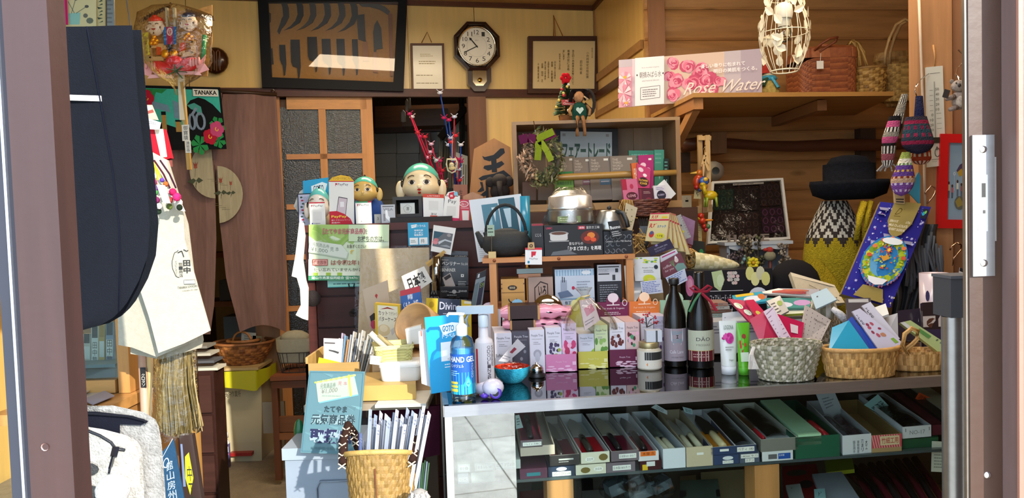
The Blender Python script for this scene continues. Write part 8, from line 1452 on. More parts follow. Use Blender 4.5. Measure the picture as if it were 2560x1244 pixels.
p=PZ(1228,998,TOPZ);p.z=TOPZ;p.y+=.03;tg=thing('thermometer_gun','white and purple forehead thermometer lying right of the hand gel','thermometer',p)
q=MB();q.ball(p+V((.005,0,.026)),(.030,.034,.024),'cbc7d6','gloss',14);q.tube([p+V((-.01,.01,.022)),p+V((-.045,.04,.014))],[.019,.014],'c4c0d0','gloss',10);q.obj('body',parent=tg)
q=MB();q.lathe([(.009,.002),(.015,.004),(.017,-.004),(.014,-.012)],p+V((.012,-.026,.016)),'5a3ab0','gloss',16,mtx=FX);q.lathe([(0,.001),(.009,.001)],p+V((.012,-.027,.016)),'101018','gloss',12,mtx=FX);q.ball(p+V((-.018,-.018,.008)),(.012,.012,.007),'5a3ab0','gloss',8);q.obj('sensor_ring',parent=tg)
p=PZ(1281,960,TOPZ);p.z=TOPZ;p.y+=.035;fb=thing('felt_bowl','turquoise felt bowl with orange red inside holding clear packets','bowl',p);r=46*p.y/1900
q=MB();wf=lambda v:.006;q.lathe([(0,0),(r*.5,0),(r*.85,.018),(r,.044),(r*.96,.047)],p,'1f7088','felt',26);q.obj('outside',parent=fb);q=MB();q.lathe([(r*.97,.046),(r*.82,.02),(r*.4,.006),(0,.005)],p,'b83018','felt',26);q.obj('lining',parent=fb)
q=MB();Q=[p+V(a)for a in((-.036,-.02,.06),(.01,-.03,.06),(.034,.02,.05),(-.01,.03,.05))];q.add(Q,[(0,1,2,3)],'e8e8ec','crinkle');q.ball(p+V((.005,0,.046)),(.038,.026,.014),'f0f0f0','crinkle',12);q.obj('clear_packets','heap of clear packets in the turquoise felt bowl','packet')
card('film_bag','slanted clear bag with red square logo leaning behind the felt bowl','packet',[1294,846,1314,866,1268,905,1246,902],2.3,'aaa8ac',[('r',.3,.3,.6,.55,'7a2434'),('n',.1,.7,.9,.9,2,'6a6870')],.003,'gloss')
p=PZ(1343,944,TOPZ);p.z=TOPZ;p.y+=.02;q=MB();q.lathe([(.025,0),(.027,.008),(.018,.013),(.021,.015),(.020,.026),(.012,.036),(.004,.039),(.004,.043),(0,.044)],p,'c8c8c8','chrome',20,cols=['18181a']*2+['c4c4c4']*6,mats=['plastic']*2+['chrome']*6);q.obj('desk_bell','small chrome desk bell on black base beside the felt bowl','bell')
SK='1a94c8'
card('campaign_board','bright sky blue campaign board behind the hand gel','sign',[1061,793,1156,783,1150,972,1078,984],2.13,SK,[('p',[(.38,.13),(.72,.10),(.94,.12),(.82,.22),(.48,.26)],'dce4e8'),('t','GOTO',.46,.135,.78,.215,'2a7aa4',.03),('t','トラベル',.45,.24,.82,.30,'dce4e8',.02),('r',.40,.35,.95,.60,'dce0e4'),('t','1200',.6,.565,.8,.59,'3a3a40'),('n',.5,.63,.9,.7,2,'c8dce8')],.004,'card')
for i in range(3):card('paper_sheaf',['front white sheaf','middle white sheaf with black stripe','rear white sheaf'][i]+' standing left of the sky blue board','paper',[1046+i*5,828-i*4,1064+i*2,824,1080,968,1054+i*4,958],2.15+.012*i,['c4c2c4','d0ced0','b8b6ba'][i],[('r',.45,.1,.62,.75,'2c4a5c')]if i==1 else[('r',.3,0,.45,.1,'a84a2c')],.004,'paper','paper sheaves by the sky blue board')
# wooden stand with the kettle and boxes
SY=2.56;ZD=P(1400,640,SY).z;ws_=thing('wooden_display_stand','light wooden stand carrying the iron kettle and black appliance boxes','stand',P(1390,760,SY));q=MB();a,b=P(1206,650,SY).x,P(1588,640,SY).x
def part(nm,*bb,c='b0713a',m='woodx'):q=MB();q.box(*bb,c,m);q.obj(nm,parent=ws_)
part('top_board',a,SY,ZD-.016,b,SY+.26,ZD)
for x in(a+.022,b-.03):part('leg',x,SY+.004,TOPZ,x+.024,SY+.026,ZD-.016,c='b97b42',m='woodz');part('leg',x,SY+.236,.986,x+.024,SY+.258,ZD-.016,c='a46a36',m='woodz')
part('lower_board',a+.02,SY+.03,P(1300,770,SY).z-.014,b-.01,SY+.235,P(1300,770,SY).z,c='8a4f30')
for x in(a+.04,(a+b)/2,b-.03):q=MB();q.lathe([(0,.003),(.005,.002),(.006,0)],(x,SY-.001,ZD-.008),'7a4020','woodz',8,mtx=FX);q.obj('dowel_plug',parent=ws_)
o=V((P(1266,640,SY).x,SY+.10,ZD));kw=63*SY/1900*1.03;kt=thing('iron_kettle','black cast iron kettle with arched handle on the wooden stand','kettle',o)
q=MB();q.lathe([(0,0),(kw*.55,0),(kw*.85,.016),(kw*.98,.034),(kw,.040),(kw*.97,.060),(kw*.82,.080),(kw*.5,.088),(kw*.48,.092),(kw*.2,.098),(0,.098)],o,'26292a','iron',28);q.obj('body',parent=kt)
q=MB();q.tube([o+V((-kw*.85,-.01,.045)),o+V((-kw*1.0,-.02,.062)),o+V((-kw*1.14,-.03,.088))],[.020,.013,.008],'26292a','iron',10);q.obj('spout',parent=kt)
q=MB();q.tube([o+V((kw*.80*math.cos(PI*i/14),-.005,.075+.105*math.sin(PI*i/14)))for i in range(15)],.0058,'1a1c1c','iron',8);q.obj('handle',parent=kt)
for sx in(-1,1):q=MB();q.tube([o+V((sx*kw*.76,-.005,.070)),o+V((sx*kw*.82,-.005,.088))],.009,'26292a','iron',6);q.obj('lug',parent=kt)
card('catalogue','open white catalogue page with teal pictures behind the iron kettle','magazine',[1172,500,1302,484,1330,640,1196,655],SY+.22,'c4c6c8',[('r',.22,.1,.53,.6,'4a7484'),('r',.55,.04,.86,.58,'2c5260'),('p',[(.62,.2),(.76,.2),(.72,.5),(.66,.5)],'a8bcc4'),('r',.3,.3,.38,.58,'8ab0bc'),('p',[(.4,.16),(.48,.16),(.44,.4)],'b8c8cc'),('n',.04,.5,.2,.95,14,'a4a6a8'),('n',.56,.62,.85,.7,2,'a4a6a8'),('r',.6,.72,.84,.95,'3a5a64'),('r',.22,.64,.58,.95,'b0b4b8')],.006,'paper')
mb=MB();mb.tube([P(1308,490,SY+.24),P(1312,640,SY+.24)],.024,'2a7e98','gloss',14);mb.obj('rolled_poster','rolled teal blue paper behind the kettle handle','roll')
K0='1c1a1a'
B('price_flag','small pale price flag on a stick before the kettle spout','price tag',(1218,562,1236,590),'8a9a84',[('n',.1,.2,.9,.8,2,'2c3a2c')],.001,Y=SY-.0,z=None);B('cream_block','small cream wooden block holding the price flag','block',(1221,629,1240,643),'c0a268',(),.02,z=ZD,Y=SY+.004,m='woodx');mb=MB();mb.tube([P(1229,630,SY+.012),P(1229,588,SY)],.0012,'8a8a84','metal',4);mb.obj('flag_wire','thin wire between the cream block and the price flag','wire')
B('rice_pot_box','black rice pot box with picture of a white pot and glowing embers','box',(1361,561,1507,641),K0,[('t','UMIC',.03,.06,.14,.13,'a83048',.02),('r',.58,.05,.70,.16,'a82034'),('t','謹製',.60,.07,.69,.14,'d8d0d0'),('t','釜炊き三昧',.72,.06,.95,.15,'c8c4c0'),('e',.25,.28,.17,.08,'8a8480',16),('r',.10,.28,.40,.46,'b8b4b0'),('e',.25,.46,.15,.06,'b8b4b0',14),('e',.25,.27,.13,.05,'5a3a2c',12),('r',.08,.5,.42,.54,'8a8884'),('e',.78,.42,.16,.22,'5a2018',14),('e',.80,.36,.07,.10,'c8742c',9),('e',.74,.46,.06,.08,'b03c20',9),('e',.84,.5,.05,.07,'c84a24',8),('t','昔ながらの',.42,.56,.66,.66,'d8d4d0'),('t','「かまど炊き」を再現',.40,.70,.97,.84,'e0dcd8',.01),('p',[(.14,.86),(.4,.80),(.56,.96),(.1,.98)],'5a5c60')],.16,z=ZD,side='242222',Y=SY+.012)
B('small_black_box','narrow black box with white lettering between kettle and rice pot box','box',(1330,559,1359,641),'242223',[('t','にじら',.3,.3,.8,.4,'b8b4b4'),('r',0,.0,1,.06,'8a2c34')],.14,z=ZD,Y=SY+.03);B('coffee_mill_box','dark box with grey swirls and coffee mill lettering','box',(1509,577,1582,637),'1a1b20',[('o',.12+.19*(i%5),.26+.3*(i%3),.07,.09,.03,'6a6c70',12,i,i+4.6)for i in range(13)]+[('r',.06,.37,.96,.50,'1a1b20'),('t','Ceramic Coffee Mill Skerton',.07,.39,.95,.48,'c8c6c4')],.12,z=ZD,Y=SY+.02)
o=V((P(1432,560,SY).x,SY+.09,P(1430,561,SY).z+.001));sp=thing('steel_pot','shiny steel pot with lid wrapped in clear film on the rice pot box','pot',o);k=SY/1900;q=MB();q.lathe([(0,0),(58*k,0),(60*k,8*k),(58*k,34*k)],o,'b0b0ae','metal',26);q.obj('base',parent=sp);q=MB();q.lathe([(56*k,34*k),(56*k,38*k),(60*k,40*k),(57*k,44*k),(56*k,70*k),(50*k,74*k),(46*k,75*k),(34*k,86*k),(0,88*k)],o,'f0f0ee','metal',26);q.obj('lid',parent=sp)
q=MB();q.grid(lambda u,v:o+V(((70-44*v)*k*(1+.10*math.sin(2*PI*u*7+v*5))*math.cos(2*PI*u),(70-44*v)*k*math.sin(2*PI*u),(2+94*math.sin(v*PI/2))*k)),30,10,'f2f0ec','crinkle');q.obj('clear_film',parent=sp);Q=quad([1394,540,1452,556],SY+.012);q=MB();slab(q,Q,.001,'7a8a5c','card');draw(Sf(q,Q),[('n',.1,.2,.9,.8,2,'c8d0a8')]);q.obj('sticker',parent=sp)
o=V((P(1532,577,SY).x,SY+.08,P(1545,577,SY).z+.001));ck2=thing('drip_kettle','brushed steel drip kettle with black grip on the coffee mill box','kettle',o);q=MB();q.lathe([(0,0),(44*k,0),(46*k,6*k),(26*k,48*k),(24*k,52*k),(0,53*k)],o,'a8a49c','metal',24);q.obj('body',parent=ck2);q=MB();q.tube([o+V((14*k,-20*k,50*k)),o+V((32*k,-24*k,44*k)),o+V((40*k,-30*k,22*k)),o+V((42*k,-34*k,8*k))],6*k,'1c1b1b','plastic',8);q.ball(o+V((0,0,58*k)),6*k,'1c1b1b','plastic',8);q.obj('grip',parent=ck2)
card('product_tag','black lettered tag hanging from the drip kettle','tag',[1519,554,1547,550,1559,590,1530,595],SY-.01,K0,[('t','Buono',.08,.28,.95,.48,'dcdad8',.01),('n',.1,.6,.95,.95,3,'b8b6b4')]);card('payment_tag','white payment card hanging from the front edge of the stand','card',[1313,619,1355,619,1355,661,1313,661],SY-.01,'d8d5d2',[('r',0,0,1,.12,RD),('p',[(.36,.22),(.66,.22),(.6,.46),(.48,.46),(.44,.56),(.36,.56)],RD),('t','PayPay',.25,.60,.75,.72,'5a5658'),('r',.14,.78,.26,.92,'2a7a94')],.002);card('kraft_tag','kraft paper price tag above the payment card','tag',[1320,606,1335,605,1337,622,1319,623],SY-.014,'b08c5c',[('o',.5,.5,.2,.2,.14,'3a2c1c',9)])
zl_=P(1300,770,SY).z;YB2=SY+.03
o_=B('wooden_measure_box','small light wooden shaver box with drawer and black drop handle','box',(1253,697,1312,765),'b8853f',[('l',[(.02,.48),(.98,.48)],.02,'6a4420'),('e',.48,.31,.2,.09,'2c1c14',14),('t','鰹削器',.36,.27,.6,.35,'c8b890'),('o',.48,.7,.17,.14,.04,'1c1614',10,0,PI),('r',.0,.15,.06,.2,'7a5428'),('r',.0,.3,.06,.35,'7a5428'),('r',.94,.15,1,.2,'7a5428')],.12,z=zl_+.001,m='woodx',Y=YB2)
B('printed_carton','pinkish carton with brush characters right of the wooden shaver box','box',(1321,692,1383,768),'a08474',[('p',[(.24,.36),(.5,.14),(.8,.24),(.8,.9),(.24,.9)],'3a2824'),('p',[(.28,.38),(.5,.19),(.76,.27),(.76,.9),(.28,.9)],'a08474'),('t','いろ',.4,.3,.72,.66,'241814',.03)],.12,z=zl_+.001,Y=YB2+.01)
B('knife_stand_box','white box with blue gingham bands and a knife picture','box',(1388,672,1486,768),'b4bcc8',[('r',.0,.02,1,.18,'7e9ab0')]+[('r',i/14,.02,(i+.5)/14,.18,'a4b8c8')for i in range(14)]+[('r',.0,.80,1,.84,'7e9ab0'),('e',.8,.1,.12,.06,'c8ccd0',12),('r',.14,.30,.30,.62,'9098a8'),('r',.18,.2,.2,.36,'20242c'),('r',.23,.22,.25,.36,'20242c'),('p',[(.06,.64),(.32,.58),(.46,.74),(.12,.8)],'5a6a84'),('e',.46,.52,.04,.05,'b02040',9),('n',.55,.32,.92,.62,4,'8a92a0'),('t','包丁・まな板',.24,.88,.72,.97,'1c2c4c',.01)],.15,z=zl_+.001,side='8a8c94',Y=YB2)
B('coffee_press_box','tall white and black instruction box at the right under the stand','box',(1493,661,1555,768),'25242a',[('r',.02,.0,.98,.42,'b8b8bc'),('r',.06,.04,.9,.07,'2c2c30'),('r',.06,.22,.5,.25,'2c2c30'),('n',.06,.1,.6,.2,3,'7a7a80'),('r',.74,.1,.86,.2,'2c2c30'),('r',.62,.26,.74,.4,'3a3a40'),('n',.1,.5,.9,.95,8,'8a8a90')],.10,z=zl_+.001,Y=YB2+.005)
for i,(q4,c)in enumerate((((1296,684,1352,695),'b06a2c'),((1292,671,1357,683),'7a8a84'))):B('flat_packet',['orange woven flat pack on the shaver box','greenish clear flat pack on the orange one'][i],'packet',q4,c,(),.07,z=None,Y=YB2+.03,m='gloss')
o=P(1370,772,2.47);mb=MB();mb.lathe([(0,.012),(.03,.010),(.048,0),(.05,-.003)],o,'c4c0ba','chrome',26,mtx=Matrix.Rotation(R(75),3,'X'));mb.obj('pan_cover','round shiny steel lid standing before the printed carton','lid')
# right half of the counter
def C(lab,nm,cat,q8,Y,c,art=(),t=.004,m='card',grp=None):return card(nm,lab,cat,q8,Y,c,art,t,m,grp)
B('chocolate_stand','long black chocolate display box with flower decals and white lettering','display box',(1714,674,1932,800),'16151c',[('t','フェアトレード・チョコレート',.28,.30,.66,.38,'d0ced4'),('r',.28,.25,.66,.256,'d0ced4'),('r',.28,.42,.66,.426,'d0ced4'),('t','シンプルな素材、',.16,.46,.56,.54,'d0ced4'),('p',[(.30,.02),(.42,.0),(.45,.12),(.40,.26),(.33,.20)],'a8b888'),('e',.40,.13,.04,.08,'b8c8a0',10)]+[('e',.50+.025*(i%5),.04+.04*(i//4),.022,.022,['b8b0a8','c4a8a4','a8a49c'][i%3],8)for i in range(14)]+[('e',.74+.06*i,.05+.07*(i%2),.05,.085,['c8c478','d0cc8c','c0bc9c'][i%3],12)for i in range(4)]+[('e',.83,.32,.105,.10,'d0d4dc',16),('n',.76,.27,.90,.36,2,'8a8c9c'),('e',.05,.18,.05,.13,'b86a94',12),('e',.05,.16,.03,.07,'cf94b0',10)],.10,z=.986,Y=2.72)
fb_=[('coral patterned flat chocolate bar topmost on the pile',[1890,732,1946,720,2048,722,2046,743],2.56,'c8b4a8',[('p',[(.2,.2),(.5,.1),(.8,.3),(.5,.6)],'a8483a'),('e',.75,.5,.14,.3,'b8603c',10),('o',.45,.5,.1,.25,.1,'a83a34',9),('r',0,0,.12,1,'a8acb0')]),('sky blue flat bar with a cloud and yellow top on the pile',[1830,738,1905,728,1918,752,1840,762],2.54,'3a94ac',[('r',.1,0,.7,.25,'c8a82c'),('e',.6,.6,.3,.3,'c4ccd8',12),('e',.9,.5,.12,.3,'b0602c',10)]),('teal and pink flat bar under the coral one',[1916,744,2030,744,2024,768,1918,770],2.52,'4a8a84',[('e',.3,.7,.3,.3,'c0c4d4',12),('e',.8,.5,.2,.3,'b08ab8',10)]),('lime striped flat bar lowest at the right of the pile',[1948,762,2018,764,2016,782,1946,786],2.50,'a8b040',[('r',0,.5,1,1,'c4c8b4')]),('red and green leaf flat bar slanting at the left',[1820,746,1858,750,1896,800,1876,806],2.44,'b02c50',[('e',.3,.3,.3,.14,'d0d4c4',10),('e',.35,.3,.15,.1,'8ab04c',9),('e',.6,.6,.3,.14,'d0d4c4',10),('e',.6,.6,.15,.1,'8ab04c',9)]),('magenta flat bar with small yellow tag in front of the leaf bar',[1862,750,1884,748,1930,800,1900,806],2.42,'b81c44',[('e',.4,.6,.2,.1,'b8a83c',9)]),('white blue flat bar behind the cosmetic tubes',[1806,782,1858,776,1872,812,1804,816],2.50,'a8b4c4',[('n',.1,.3,.9,.8,3,'5a6a84')]),('clear bagged flat bar behind the leaf bars',[1916,752,1950,738,1972,776,1946,790],2.46,'b0aca4',[('n',.1,.2,.5,.9,4,'4a4444'),('e',.7,.4,.2,.16,'8a9a4c',9)])]
for lab,q8,Y,c,art in fb_:C(lab,'flat_chocolate','chocolate bar',q8,[Y+.06,Y+.06,Y,Y],c,art,.008,'gloss','flat chocolate bars piled on the counter')
for i in range(5):B('bar_stack',['lowest cream edged bar in the stack behind the wine bottle','second cream edged bar in the stack behind the wine bottle','middle brown edged bar in the stack behind the wine bottle','fourth red striped bar in the stack behind the wine bottle','topmost striped bar in the stack behind the wine bottle'][i],'chocolate bar',(1722+i*3,793-i*9,1836-i*4,801-i*9),['b0aca8','8a9a94','6a4c40','a8a49c','9a7a6c'][i],[('r',.2+.1*i,0,.3+.1*i,1,'a83c38'),('n',.5,.2,.95,.8,1,'6a6660')],.10,z=None,Y=2.60,grp='bars stacked behind the wine bottle')
B('printed_tray','white printed tray under the flat bars behind the rope basket','tray',(1722,802,2030,880),'a8a8ac',[('n',.05,.1,.9,.4,3,'6a6a74')],.10,z=None,Y=2.50)
def bowlbasket(nm,lab,x0,x1,yr,yb,kb_,cs,amp,nu,nv,sy=.8,pat=0,m='wicker',dy=0,warp=None):
 xm=(x0+x1)/2;p=PZ(xm,yb,TOPZ);r=(x1-x0)/2*p.y/1900;r0=r*kb_;p=V((p.x,p.y+r0*sy*.8+dy,TOPZ));rr_=r*(p.y)/(p.y-r*.3*0);h=P(xm,yr,p.y).z-TOPZ;t=thing(nm,lab,'basket',p);q=MB()
 weave(q,p,[(r0/r,.0),(r0/r+.03,.004),((1+r0/r)/2+.02,h*.5),(1,h*.92),(.985,h),(.93,h*.96),(.7,h*.3),(0,h*.2)],nu,nv,amp,cs,m,sx=r,sy=r*sy,pat=pat,warp=warp);q.obj('body',parent=t);return t,p,r,h
rb,p,r,h=bowlbasket('rope_basket','white and sage coiled rope basket with tassel full of packets',1890,2068,852,953,.72,['7e7c64','b4ae9e','86846c'],.05,48,34,.72,1)
q=MB();rr=random.Random(2)
for i in range(14):a=V((-r*.98+rr.uniform(-.004,.004),-r*.2,h-.01));q.tube([p+a,p+a+V((-.012,-.012,-.02)),p+a+V((-.006+rr.uniform(-.01,.01),-.014,-.06))],.003,'c4beb6','cloth',4)
q.obj('tassel',parent=rb);zt5=p.y
lb_=thing('coiled_rope_cover','coiled rope lid with a round woven knob standing behind the rope basket','lid',P(2075,840,2.42));q=MB();o=P(2060,775,2.42);weave(q,o+V((0,0,-.02)),[(.02,-.02),(.9,.0),(1,.03),(.8,.06),(.02,.075)],14,7,.07,['c4beb0','86846c'],sx=.038,sy=.036,pat=1);q.obj('knob',parent=lb_)
q=MB();weave(q,P(2068,800,2.45),[(1,-.015),(1,.0),(.1,.012)],22,12,.05,['c4beb0','86846c'],sx=.075,sy=.075,pat=1,tilt=Matrix.Rotation(R(78),3,'X')@Matrix.Rotation(R(35),3,'Y'));q.obj('disc',parent=lb_)
q=MB();q.tube([P(2080,770,2.36),P(2100,785,2.35),P(2116,802,2.35)],[.008,.012,.014],'c8c6c8','felt',8);q.obj('white_tassel','thick white tassel lying across the rope lid','tassel')
for lab,q8,Y,c,art,m in(('crimson packet at the left in the rope basket',[1874,798,1922,770,1985,865,1905,868],2.25,'b02848',[('n',.1,.1,.3,.3,2,'d090a0')],'gloss'),('crimson packet with white sticker at the right in the rope basket',[1938,782,2010,806,2002,868,1960,866],2.27,'b4204a',[('r',.5,.2,.8,.5,'c8b8bc')],'gloss'),('pink and white crinkled strip slanting over the crimson packets',[1908,778,1932,765,1990,866,1962,870],2.23,'c8b4c0',[('l',[(.1,.1+.1*i),(.9,.04+.1*i)],.02,'8a6a7c')for i in range(9)],'gloss'),('beige dotted card in the rope basket',[2014,762,2078,800,2044,868,1998,862],2.30,'b8aca4',[('e',.1+.2*(i%5),.1+.12*(i//5),.015,.015,'3a3434',5)for i in range(30)]+[('t','People Tree',.4,.2,.9,.28,'5a5450')],'paper'),('pale blue header card behind the dotted card',[2026,736,2066,719,2092,748,2040,772],2.36,'9ab0bc',[('e',.3,.3,.05,.05,'3a3a40',8)],'paper')):C(lab,'bagged_packet','packet',q8,[Y+.05,Y+.05,Y,Y],c,art,.006,m,'packets in the rope basket')
wk2,p,r,h=bowlbasket('wicker_tray_basket','oval golden wicker basket with braided loop handle and white packets',2068,2262,868,945,.85,['b08448','c09656','96703a'],.03,56,26,.5)
q=MB();rimtube(q,p,r,h,.007,'b88c50',sy=.5,n=36);q.obj('rim',parent=wk2);q=MB()
for k in range(3):q.tube([P(2256+dx+3*math.sin(k*2+i),y+3*math.cos(k*2+i),p.y-.03)for i,(dx,y)in enumerate([(14,885),(0,862),(6,835),(22,820),(38,826),(38,845),(24,862),(8,872)])],.004,['b08448','c09656','a0763c'][k],'wicker',5)
q.obj('handle',parent=wk2);z0=p.y
for lab,q8,Y,c,art in(('cyan packet with a coconut picture in the golden wicker basket',[2080,818,2122,800,2182,884,2070,884],-.02,'2c94b4',[('e',.5,.55,.2,.14,'3a2c34',12),('e',.46,.57,.15,.1,'c8ccd4',12),('r',.5,.15,.8,.3,'a8c4d4')]),('deep blue packet edge behind the cyan packet',[2118,800,2130,790,2204,880,2184,884],.0,'2444a0',[]),('front white organic packet with bean drawings',[2130,778,2150,770,2264,862,2204,884],-.01,'c0bccc',[('v','Tree',.08,.1,.25,.34,'3a3a44')]+dots(['8a3448','b07a5c','a84a5c'],9,.35,.7,.08,3)+[('r',.75,.78,.9,.9,'7aa03c')]),('second white organic packet behind the front one',[2154,764,2176,754,2250,846,2225,860],.02,'c8c6d2',[('v','Tree',.1,.08,.35,.34,'3a3a44')]),('grey white packet with printed instructions',[2210,792,2244,782,2246,850,2214,842],.05,'a8aab0',[('n',.1,.1,.9,.9,6,'4a4a50')]),('white card corner above the printed packet',[2186,768,2214,758,2222,784,2206,790],.06,'ccd0d0',[]),('dark clear-wrapped pack behind the white packets',[2114,745,2176,744,2186,800,2120,800],.12,'4a4448',[('r',.1,.05,.9,.2,'a8a8a8')])):C(lab,'bagged_packet','packet',q8,[z0+Y+.05,z0+Y+.05,z0+Y,z0+Y],c,art,.008,'gloss','packets in the golden wicker basket')
wk3,p,r,h=bowlbasket('wicker_tray_basket','square golden wicker basket at the right end of the counter',2244,2400,872,930,.9,['b48a50','c49c60','98723c'],.03,50,20,.5,dy=.02)
for lab,q8,Y,c,art in(('pale green snack pack lying in the right wicker basket',[2250,806,2276,800,2372,862,2352,884],.0,'9cac74',[('r',0,0,.4,.3,'b8bcb8'),('r',.45,.3,.8,.6,'4a7a3c'),('n',.7,.7,1,.9,2,'4a5a4a')]),('dark brown chocolate pouch with white band at the right end',[2306,756,2362,752,2366,880,2310,880],.06,'241a20',[('r',0,.28,1,.5,'a8a09c'),('e',.4,.42,.25,.1,'4a2c20',9),('t','raisin',.3,.66,.9,.74,'a8a0b0'),('r',0,.55,1,.9,'2c2440'),('t','CHOCOLATE',.3,.8,.9,.86,'a8a0b0')]),('dark glossy pouch left of the brown chocolate pouch',[2244,776,2300,770,2306,850,2250,850],.10,'2a2430',[('r',.7,.3,.9,.42,'b8b8bc')])):C(lab,'snack_pouch','pouch',q8,[p.y+Y+.05,p.y+Y+.05,p.y+Y,p.y+Y],c,art,.014,'gloss','pouches at the right end of the counter')
C('cream zipped pouch leaning behind the flat chocolate bars','ivory_pouch','pouch',[1976,680,2086,712,2112,756,2004,762],[2.70,2.68,2.60,2.62],'b4a890',[('r',0,0,1,.12,'c4b8a0'),('n',.4,.4,.9,.8,3,'4a443c'),('l',[(.35,.3),(.9,.9)],.02,'3a342c')],.02,'cloth')
q=MB();q.ball(P(1985,715,2.78),(.10,.06,.10),'161416','cloth',14);q.box(P(1945,700,2.8).x,2.74,.986,P(2015,700,2.8).x,2.84,1.14,'161416','cloth');q.obj('black_cloth','dark cloth heap behind the cream pouch','cloth')
# between crate and chocolate stand
B('brown_carton','brown carton hidden under the cards and bags right of the wooden stand','box',(1592,632,1716,790),'5c4836',(),.16,z=.986,Y=2.80);B('grey_carton','dull grey carton behind the black chocolate stand','box',(1718,640,1780,790),'3c3836',(),.14,z=.986,Y=3.0)
for lab,nm,q8,Y,c,art,m in(('white lemon printed bag clipped above the brown pouch','lemon_bag',[1582,643,1649,641,1652,702,1588,702],2.60,'c4c6c6',dots(['b8bc2c','4a8a4c','a8b83c'],14,.04,.24,.06,2)+[('t','People Tree',.32,.42,.74,.48,'3a3a3c'),('e',.84,.42,.08,.09,'242c34',10),('n',.35,.52,.8,.66,2,'8a8a8c'),('e',.55,.90,.24,.17,'b8bc2c',14),('e',.6,.93,.12,.07,'c8b85c',9)],'paper'),('brown paper pouch under the lemon bag','brown_pouch',[1588,700,1656,700,1662,790,1590,790],2.63,'8a7454',[],'paper'),('white note with blue handwriting below the lemon bag','note_card',[1601,704,1653,698,1658,731,1606,737],2.58,'b8bcc8',[('n',.05,.05,.95,.9,7,'4a5a9a')],'paper'),('wine coloured coffee card with a hand drawn girl','coffee_card',[1650,657,1700,630,1719,671,1659,695],2.66,'6c3c48',[('t','coffee',.08,.32,.45,.48,'c8b8bc'),('t','for you',.12,.58,.5,.76,'c8b8bc'),('e',.72,.3,.09,.14,'c8b4b0',10),('p',[(.66,.18),(.74,.02),(.8,.2)],'d0ccd0'),('p',[(.55,.62),(.72,.5),(.95,.62),(.98,.95),(.6,.95)],'6c8c84')]+[('l',[(.55,.6),(.4+.05*i,.2)],.02,'6a8a5c')for i in range(5)],'card'),('blue handwritten note in front of the coffee card','note_card',[1664,694,1712,671,1719,700,1678,721],2.63,'b4bccc',[('n',.05,.05,.95,.9,6,'4a5a9a')],'paper'),('white card with a pink line behind the coffee card','note_card',[1650,640,1690,622,1697,636,1652,656],2.68,'c4c4cc',[('r',.1,.2,.9,.4,'a83c74')],'paper'),('dark purple card with small crest above the coffee card','purple_card',[1617,621,1674,596,1686,619,1627,641],2.69,'2c243c',[('t','GOTHAM GIN',.25,.35,.8,.5,'a09cb0'),('n',.25,.6,.8,.8,2,'7a7690'),('e',.4,.1,.06,.1,'8a7ab0',9)],'card'),('grey felt square with a bird face and dashed edge','felt_square',[1681,544,1702,535,1728,592,1697,604],2.95,'9ca0a2',[('e',.3,.45,.06,.04,'24242a',8),('e',.6,.42,.06,.04,'24242a',8),('p',[(.42,.5),(.52,.5),(.47,.6)],'3a8a94'),('e',.55,.68,.14,.05,'b8b83c',8)]+[('r',.9,.06+.1*i,.95,.1+.1*i,'7a3c5c')for i in range(9)],'cloth'),('mauve cloth piece behind the grey felt square','mauve_cloth',[1706,538,1738,552,1732,612,1712,606],3.0,'8a6a88',[],'cloth'),('cream floral paper strip hanging beside the drip kettle','paper_strip',[1564,506,1594,519,1580,577,1559,569],2.9,'b8ac90',dots(['7a8a4c','5a5a3c'],14,.1,.9,.05,6),'paper'),('speckled strip curling at the right of the press box','paper_strip',[1560,664,1590,658,1570,690,1566,752],2.58,'b0a494',dots(['4a3c34'],16,.1,.9,.05,7),'paper'),('tiny red card behind the cream tag','small_card',[1708,606,1730,606,1730,625,1708,625],3.05,'7a1c28',[('t','extra Plus',.1,.3,.9,.6,'b8a0a0')],'card'),('dark green tea pack behind the palm leaf basket','small_card',[1730,600,1762,604,1764,640,1730,640],3.08,'2a2c28',[('e',.7,.7,.16,.2,'2c7a44',9)],'card')):C(lab,nm,nm.split('_')[-1],q8,Y,c,art,.003,m)
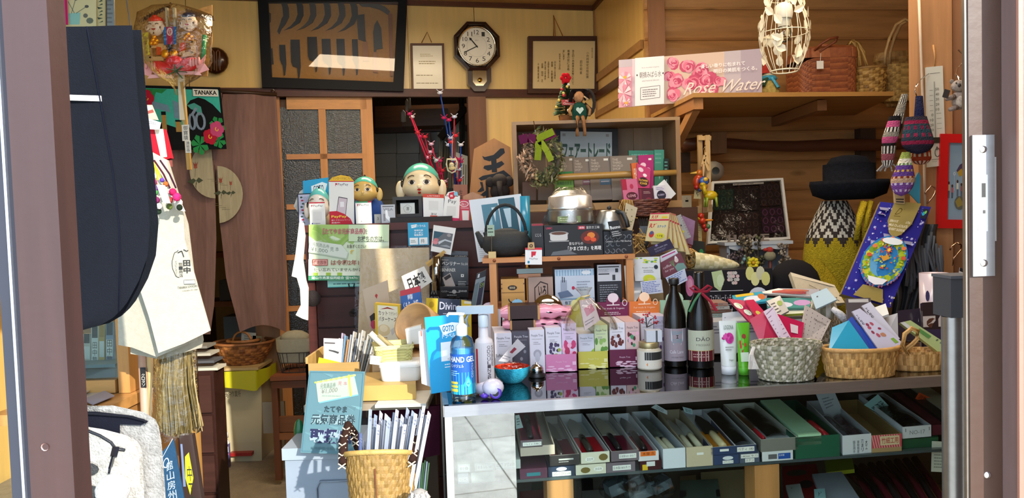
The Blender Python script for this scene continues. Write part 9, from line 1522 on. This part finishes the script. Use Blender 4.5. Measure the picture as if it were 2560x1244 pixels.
for i in range(5):
 x=1627+i*10;C(['front','second','third','fourth','rearmost'][i]+' yellow and red shrimp snack pack in the fan','snack_pack','packet',[x,533-i*.5,x+50-i*7,531+i,x+42+i*5,604+i*8,x-14+i*5,602+i*8],2.76+.012*i,'c8bc8c',[('r',0,0,1,.04,'b82c4c'),('r',0,.22,1,.27,'b01c3c'),('t','えび',.06,.07,.4,.19,'b81c24',.03),('r',.58,.12,.86,.19,'c8b02c'),('t','えび',.04,.36,.42,.52,'b81c24',.04),('t','スナック',.42,.42,.84,.52,'2a6aa0',.03),('e',.22,.75,.12,.12,'b83028',9),('e',.22,.70,.07,.07,'2a5a8a',8),('r',.94,0,1,1,'a07850'),('e',.6,.80,.22,.10,'c8c02c',12),('t','うす塩',.48,.76,.74,.84,'3a3420',.01)],.008,'gloss','shrimp snack packs')
mb=MB();rr=random.Random(5);o=P(1722,648,2.85)
for i in range(34):
 ax_=V((rr.uniform(-1,1),rr.uniform(-1,1),rr.uniform(-1,1))).normalized();u=ax_.orthogonal().normalized();v=ax_.cross(u);k=.040*rr.uniform(.9,1.05);mb.tube([o+(u*math.cos(a*.63)+v*math.sin(a*.63))*k for a in range(10)],.0022,['a5803f','8a662e','b8924e'][i%3],'straw',4,True)
mb.obj('rattan_ball','loosely woven rattan ball beside the palm leaf basket','ball')
mb=MB();tl=Matrix.Rotation(R(97),3,'Y');weave(mb,P(1733,653,2.80),[(.036,0),(.030,.08),(.016,.15),(.004,.17)],10,10,.0015,['b8ad84','a89c70','c4ba94'],tilt=tl,m='straw');mb.obj('palm_leaf_basket','tapering pale palm leaf basket lying behind the black chocolate stand','basket')
mb=MB();rr=random.Random(9)
for i in range(30):a=P(1598+rr.uniform(-14,14),600+rr.uniform(-20,30),2.84+rr.uniform(-.03,.03));mb.tube([a,a+V((rr.uniform(-.03,.03),0,rr.uniform(-.03,.03))),a+V((rr.uniform(-.04,.04),0,rr.uniform(-.05,.02)))],.0022,['a08448','8a6c38','b8985c'][i%3],'straw',4)
mb.obj('straw_tangle','tangle of curly straw right of the coffee mill box','straw')
mb=MB()
for i in range(14):mb.tube([P(1594+i*2,545+2*(i%3),2.95),P(1600+i*1.5,565,2.93),P(1596+i*2,640,2.9)],.0016,'15181e','gloss',4)
mb.obj('black_wire_bundle','bundle of shiny black wire left of the shrimp snack packs','wire')
mb=MB();Y=2.60;mb.grid(lambda u,v:P(1570+22*u+14*math.sin(v*3.6),676+84*v,Y+.02*math.sin(v*4)),6,14,'a4a8ac','gloss');mb.obj('curved_sheet','curved shiny white sheet beside the speckled strip','sheet')
